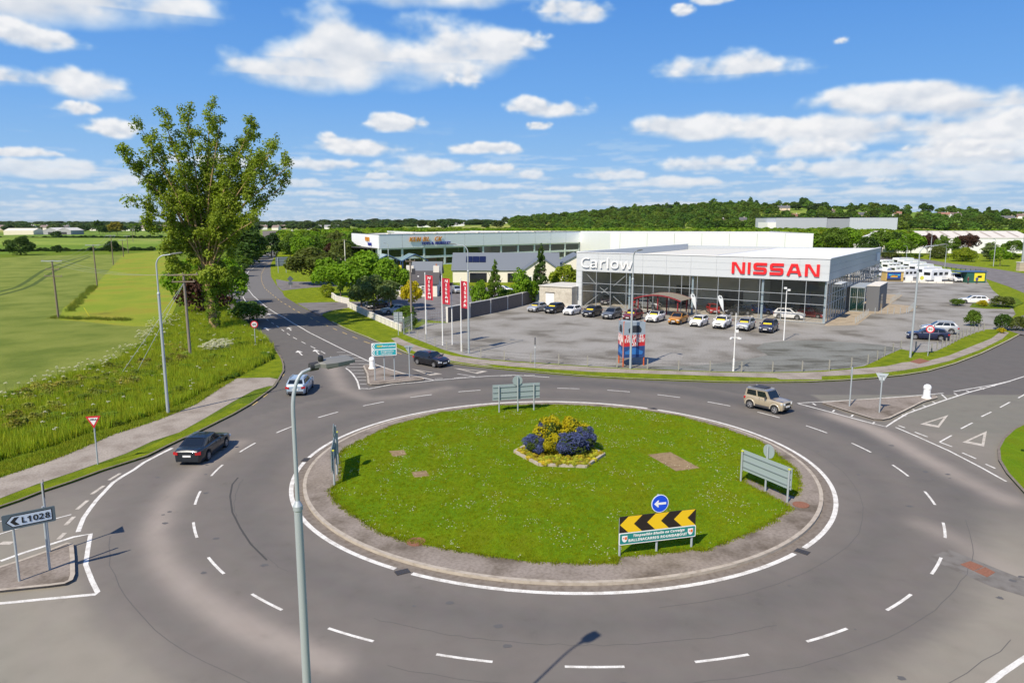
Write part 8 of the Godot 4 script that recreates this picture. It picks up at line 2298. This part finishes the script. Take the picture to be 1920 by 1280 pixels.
func make_forecourt_things() -> void:
	# triangular sales display
	var t := thing("sales_display", "three-sided red, blue and grey sales event display on orange posts", "display sign")
	var A := Vector3(11.5, 0.13, -73.6); var B := Vector3(11.35, 0.13, -75.6); var C := Vector3(13.75, 0.13, -74.3)
	var orange := pm(0.55, 0.11, 0.025, 0.6)
	for p in [A, B, C]:
		var mb := MB.new(); mb.cyl(p - Vector3.UP * 0.2, p + Vector3.UP * 4.7, 0.075, 0.075, 10)
		build(mb, "post", orange, t)
	var sky_img := pm(0.32, 0.38, 0.44, 0.5)
	for q in [[B, A], [A, C], [C, B]]:
		var d: Vector3 = q[1] - q[0]
		var x := d.normalized()
		var z := x.cross(Vector3.UP)
		var w := d.length() + 0.06
		var o: Vector3 = (q[0] + q[1]) / 2 + z * 0.10
		o.y = 0
		var h0 := 1.05; var h1 := 4.75
		var at := func(u: float, v: float) -> Vector2: return Vector2(u * w / 2, lerpf(h0, h1, v))
		var pn := flatplate(t, "panel", [at.call(-1, 0), at.call(1, 0), at.call(1, 1), at.call(-1, 1)], o, x, sky_img, 0.05)
		flatplate(pn, "red_band", [at.call(-1, 0.32), at.call(1, 0.32), at.call(1, 0.64), at.call(-1, 0.64)], o + z * 0.004, x, pm(0.55, 0.02, 0.03), 0.003)
		flatplate(pn, "blue_band", [at.call(-1, 0.0), at.call(1, 0.0), at.call(1, 0.318), at.call(-1, 0.318)], o + z * 0.004, x, pm(0.02, 0.06, 0.20), 0.003)
		flatplate(pn, "blue_car_print", [at.call(-0.85, 0.10), at.call(0.75, 0.08), at.call(0.85, 0.16), at.call(0.5, 0.2), at.call(0.25, 0.27), at.call(-0.35, 0.27), at.call(-0.6, 0.2), at.call(-0.88, 0.17)], o + z * 0.008, x, pm(0.03, 0.17, 0.48), 0.003)
		flatplate(pn, "dark_car_print", [at.call(-0.55, 0.70), at.call(0.6, 0.70), at.call(0.66, 0.79), at.call(0.4, 0.9), at.call(-0.25, 0.9), at.call(-0.6, 0.8)], o + z * 0.008, x, pm(0.03, 0.035, 0.045), 0.003)
		write(pn, "141 SALES", 0.38, o + z * 0.008 + Vector3.UP * lerpf(h0, h1, 0.585), x, M.white, true, 0, 0.82 if w > 2 else 0.68)
		write(pn, "EVENT NOW", 0.38, o + z * 0.008 + Vector3.UP * lerpf(h0, h1, 0.48), x, M.white, true, 0, 0.74 if w > 2 else 0.62)
		write(pn, "ON", 0.38, o + z * 0.008 + Vector3.UP * lerpf(h0, h1, 0.375), x, M.white, true, 0, 0.95 if w > 2 else 0.7)
	# curved red canopy
	t = thing("canopy", "red steel canopy with a curved grey roof before the showroom glass", "canopy", show_point(17.6, 0.13, 3.6), SHOW_TURN)
	var red := pm(0.22, 0.02, 0.025, 0.5)
	for sx in [-3.3, 0.0, 3.3]:
		for sz in [-1.9, 1.9]:
			var y := 2.75 + (0.55 if sx == 0.0 else 0.0)
			piece("post", red, t, Vector3(sx, y / 2, sz), Vector3(0.16, y, 0.16))
	var n := 14
	for i in n:
		var a0 := lerpf(-1, 1, i / float(n)); var a1 := lerpf(-1, 1, (i + 1) / float(n))
		var p := Vector3(a0 * 3.9, 2.65 + 0.75 * (1 - a0 * a0), 0); var q := Vector3(a1 * 3.9, 2.65 + 0.75 * (1 - a1 * a1), 0)
		var mb := MB.new(); mb.bar(p + Vector3(0, 0.06, 0), q + Vector3(0, 0.06, 0), 4.6, 0.05)
		var m2 := mb.mesh()
		var d := (q - p).normalized()
		var mb3 := MB.new(); mb3.box((p + q) / 2 + Vector3.UP * 0.06, Vector3(p.distance_to(q) + 0.01, 0.05, 4.6), Basis(d, d.cross(Vector3.FORWARD).normalized() * -1.0 if false else Vector3.BACK.cross(d).normalized(), Vector3.BACK))
		build(mb3, "roof_sheet", pm(0.23, 0.20, 0.155, 0.6), t)
		for sz in [-2.32, 2.32]:
			var e := MB.new(); e.bar(p + Vector3(0, 0, sz), q + Vector3(0, 0, sz), 0.08, 0.2)
			build(e, "edge_beam", red, t)
	# feather flags, floodlight poles
	for q in [[22.3, 1.2, "white feather flag, left of the two before the showroom"], [26.7, 1.2, "white feather flag, right of the two before the showroom"]]:
		t = thing("feather_flag", q[2], "flag", show_point(q[0], 0.13, q[1]), SHOW_TURN)
		var mb := MB.new(); mb.tube([Vector3.ZERO, Vector3(0, 1.6, 0), Vector3(-0.15, 2.9, 0), Vector3(-0.5, 3.5, 0)], 0.03, 0.015, 6); build(mb, "pole", M.galv, t)
		flatplate(t, "cloth", [Vector2(-0.02, 1.0), Vector2(-0.06, 2.0), Vector2(-0.14, 2.9), Vector2(-0.4, 3.42), Vector2(-0.75, 3.5), Vector2(-0.98, 3.3), Vector2(-0.85, 2.7), Vector2(-0.45, 1.8)], Vector3(0, 0, 0.03), Vector3.RIGHT, pm(0.62, 0.66, 0.68, 0.7), 0.01)
		flatplate(t, "dark_print", [Vector2(-0.3, 3.05), Vector2(-0.55, 3.35), Vector2(-0.8, 3.3), Vector2(-0.6, 2.95)], Vector3(0, 0, 0.036), Vector3.RIGHT, pm(0.16, 0.18, 0.2), 0.004)
	t = thing("camera_pole", "white pole with cameras and floodlights by the forecourt fence", "pole", Vector3(22.22, 0.1, -71.3))
	var pm2 := MB.new(); pm2.cyl(Vector3.ZERO, Vector3(0, 1.3, 0), 0.1, 0.1, 12); pm2.cyl(Vector3(0, 1.3, 0), Vector3(0, 5.9, 0), 0.06, 0.045, 12); build(pm2, "pole", M.white, t)
	piece("bracket", M.white, t, Vector3(0, 3.45, 0), Vector3(0.9, 0.06, 0.06))
	for s in [-1.0, 1.0]:
		piece("camera", M.white, t, Vector3(s * 0.42, 3.38, 0.15), Vector3(0.16, 0.14, 0.4), Basis(Vector3.UP, s * 0.6))
	piece("floodlight", M.white, t, Vector3(0.12, 4.1, 0.1), Vector3(0.3, 0.26, 0.2))
	t = thing("floodlight_pole", "white floodlight pole standing at the right end of the car row", "pole", Vector3(34.31, 0.13, -90.3))
	pm2 = MB.new(); pm2.cyl(Vector3.ZERO, Vector3(0, 6.4, 0), 0.075, 0.05, 12); build(pm2, "pole", M.white, t)
	for s in [-1.0, 1.0]: piece("floodlight", M.white, t, Vector3(s * 0.22, 6.5 - s * 0.12, 0.1), Vector3(0.3, 0.22, 0.26))
	t = thing("floodlight_pole", "wooden stub post with forked arms between the silver and navy cars", "post", Vector3(33.6, 0.13, -101.5))
	piece("post", M.wood, t, Vector3(0, 0.7, 0), Vector3(0.2, 1.4, 0.2))
	for s in [-1.0, 1.0]: piece("arm", M.offwhite, t, Vector3(s * 0.2, 1.5, 0), Vector3(0.08, 0.5, 0.08), Basis(Vector3.BACK, -s * 0.5))

func person(label: String, at: Vector3, turn: float, top: Material, legs: Material) -> void:
	var t := thing("person", label, "person", at, turn)
	var mb := MB.new()
	mb.lathe(Vector3(0, 0, 0), [Vector2(0.0, 0.78), Vector2(0.17, 0.80), Vector2(0.185, 0.95), Vector2(0.15, 1.1), Vector2(0.20, 1.38), Vector2(0.17, 1.46), Vector2(0.06, 1.5), Vector2(0.055, 1.55), Vector2(0.09, 1.6), Vector2(0.10, 1.68), Vector2(0.07, 1.76), Vector2(0, 1.78)], 12)
	for s in [-1.0, 1.0]:
		mb.tube([Vector3(s * 0.09, 0.9, 0), Vector3(s * 0.1, 0.48, 0.03), Vector3(s * 0.11, 0.06, 0)], 0.095, 0.05, 8)
		mb.tube([Vector3(s * 0.19, 1.42, 0), Vector3(s * 0.25, 1.14, -0.02), Vector3(s * 0.22, 0.86, 0.06)], 0.055, 0.035, 8)
		mb.box(Vector3(s * 0.11, 0.04, 0.06), Vector3(0.09, 0.08, 0.26))
	build(mb, "body", pm(0.42, 0.26, 0.18, 0.7), t)
	mb = MB.new()
	mb.lathe(Vector3(0, 0, 0), [Vector2(0.19, 0.86), Vector2(0.195, 0.95), Vector2(0.165, 1.1), Vector2(0.215, 1.38), Vector2(0.18, 1.47), Vector2(0.07, 1.5)], 12)
	for s in [-1.0, 1.0]: mb.tube([Vector3(s * 0.19, 1.42, 0), Vector3(s * 0.25, 1.14, -0.02), Vector3(s * 0.235, 1.0, 0.02)], 0.07, 0.055, 8)
	build(mb, "jacket", top, t)
	mb = MB.new()
	for s in [-1.0, 1.0]: mb.tube([Vector3(s * 0.09, 0.92, 0), Vector3(s * 0.1, 0.48, 0.03), Vector3(s * 0.11, 0.1, 0)], 0.11, 0.075, 8)
	build(mb, "trousers", legs, t)
	mb = MB.new(); mb.ball(Vector3(0, 1.71, -0.015), Vector3(0.108, 0.09, 0.112), 6)
	build(mb, "hair", pm(0.05, 0.03, 0.02), t)

func make_yard_things() -> void:
	# caravans and cabins in the yard beyond the showroom
	var wh := pm(0.78, 0.80, 0.82, 0.5)
	var k := 0
	var group := "white caravans in the yard beyond the showroom"
	var spots := []
	for i in 6: spots.append([lerpf(129.0, 106.6, i / 5.0), lerpf(-240.0, -182.0, i / 5.0), 0.42, 7.4, 2.9])
	for i in 4: spots.append([lerpf(121.0, 103.5, i / 3.0), lerpf(-236.0, -190.0, i / 3.0), 0.42, 5.5, 2.4])
	for i in 3: spots.append([lerpf(113.0, 100.5, i / 2.0), lerpf(-232.0, -196.0, i / 2.0), 0.9, 5.2, 2.3])
	var proto: Node3D = null
	for q in spots:
		var p := Vector3(q[0], 0.13, q[1])
		var lab: String = "%s white caravan from the back in the %s row of the yard beyond the showroom" % [["first", "second", "third", "fourth", "fifth", "sixth"][k % 6 if k < 6 else (k - 6) % 4 if k < 10 else k - 10], "right" if k < 6 else "middle" if k < 10 else "left"]
		k += 1
		if proto == null or q[3] != proto.get_meta("len", 0.0):
			var t := thing("caravan", lab, "caravan", p, q[2], group)
			t.set_meta("len", q[3])
			var L: float = q[3]
			var H: float = q[4]
			var mb := MB.new()
			mb.plate([Vector2(-L / 2, 0.45), Vector2(L / 2 - 0.3, 0.45), Vector2(L / 2, 0.9), Vector2(L / 2 - 0.1, H - 0.3), Vector2(L / 2 - 0.5, H), Vector2(-L / 2 + 0.2, H), Vector2(-L / 2, H - 0.25)], Vector3(0, 0, 1.15), Vector3.RIGHT, Vector3.UP, 2.3)
			build(mb, "body", wh, t)
			for w in 3:
				piece("window", M.glass, t, Vector3(-L * 0.3 + w * L * 0.27, H * 0.66, 1.16), Vector3(L * 0.17, H * 0.24, 0.04))
				piece("window", M.glass, t, Vector3(-L * 0.3 + w * L * 0.27, H * 0.66, -1.16), Vector3(L * 0.17, H * 0.24, 0.04))
			piece("end_window", M.glass, t, Vector3(-L / 2 - 0.005, H * 0.66, 0), Vector3(0.04, H * 0.26, 1.7))
			piece("roof_light", M.offwhite, t, Vector3(0, H + 0.06, 0), Vector3(0.9, 0.12, 0.7))
			for s in [-1.0, 1.0]:
				mb = MB.new(); mb.cyl(Vector3(-0.2, 0.32, s * 0.95), Vector3(-0.2, 0.32, s * 1.15), 0.32, 0.32, 12); build(mb, "wheel", M.rubber, t)
			proto = t
		else:
			copy(proto, p, q[2], lab)
	var t := thing("poster_hut", "small yellow-framed hut with a blue and orange poster beyond the showroom", "hut", Vector3(95.6, 0.13, -181.2), 0.0)
	piece("wall", pm(0.55, 0.38, 0.12, 0.7), t, Vector3(0, 1.2, -1.2), Vector3(4.4, 2.3, 2.4))
	piece("roof", M.offwhite, t, Vector3(0, 2.45, -1.2), Vector3(4.8, 0.14, 2.9))
	var ps := piece("poster", pm(0.01, 0.06, 0.30), t, Vector3(-0.2, 1.45, 0.03), Vector3(3.4, 1.5, 0.04))
	for q in [[-0.9, 1.6, 1.3, 0.3, pm(0.1, 0.45, 0.5)], [0.6, 1.55, 1.4, 0.3, pm(0.1, 0.45, 0.5)], [-0.1, 1.4, 1.5, 0.35, pm(0.62, 0.2, 0.04)], [-0.2, 1.1, 1.8, 0.25, pm(0.6, 0.42, 0.05)]]:
		piece("poster_print", q[4], ps, Vector3(q[0], q[1], 0.06), Vector3(q[2], q[3], 0.02))
	piece("dark_base", M.dark, t, Vector3(-0.2, 0.45, 0.03), Vector3(3.6, 0.5, 0.05))
	for q in [[Vector3(102.3, 0.13, -181.0), "white board with a yellow-green disc leaning before the caravans", pm(0.55, 0.55, 0.06)], [Vector3(104.6, 0.13, -178.0), "plain white board standing right before the caravans", null], [Vector3(98.9, 0.13, -180.6), "plain white board beside the poster hut", null]]:
		t = thing("sign_board", q[1], "board", q[0])
		piece("board", M.white, t, Vector3(0, 0.75, 0), Vector3(1.9, 1.3, 0.06))
		piece("leg", M.galv, t, Vector3(-0.7, 0.4, -0.15), Vector3(0.06, 0.8, 0.06))
		piece("leg", M.galv, t, Vector3(0.7, 0.4, -0.15), Vector3(0.06, 0.8, 0.06))
		if q[2]: disc(t, "yellow_disc", Vector3(0, 0.85, 0.05), Vector3.BACK, 0.5, q[2], 0.02)
	t = thing("low_wall", "low pale kerb wall along the front of the caravan yard", "wall", Vector3(96, 0.13, -177.5))
	for i in 6: piece("slab", M.offwhite, t, Vector3(1.0 + 1.72 * i, 0.2, 0.55 * i - 0.4), Vector3(1.7, 0.4, 0.25), Basis(Vector3.UP, -0.28))
	t = thing("green_box", "dark green yard box with a yellow poster and a blue roof", "cabin", Vector3(113.0, 0.13, -176.5), -0.1)
	piece("wall", pm(0.02, 0.10, 0.07, 0.6), t, Vector3(0, 1.3, -1.5), Vector3(4.4, 2.6, 3.0))
	piece("roof", pm(0.06, 0.12, 0.26, 0.6), t, Vector3(-1.0, 2.7, -1.6), Vector3(7.0, 0.16, 3.6))
	var pp := piece("poster", pm(0.74, 0.64, 0.03), t, Vector3(0.7, 1.4, 0.03), Vector3(2.4, 1.9, 0.04))
	piece("poster_print", M.black, pp, Vector3(0.75, 1.5, 0.06), Vector3(0.9, 0.5, 0.02))
	person("person in a dark red jacket standing left of the yellow poster", Vector3(109.0, 0.13, -173.2), 0.4, pm(0.13, 0.02, 0.02), M.dark)
	person("person in a blue and red jacket standing before the yellow poster", Vector3(111.2, 0.13, -173.4), -0.3, pm(0.05, 0.07, 0.22), M.dark)
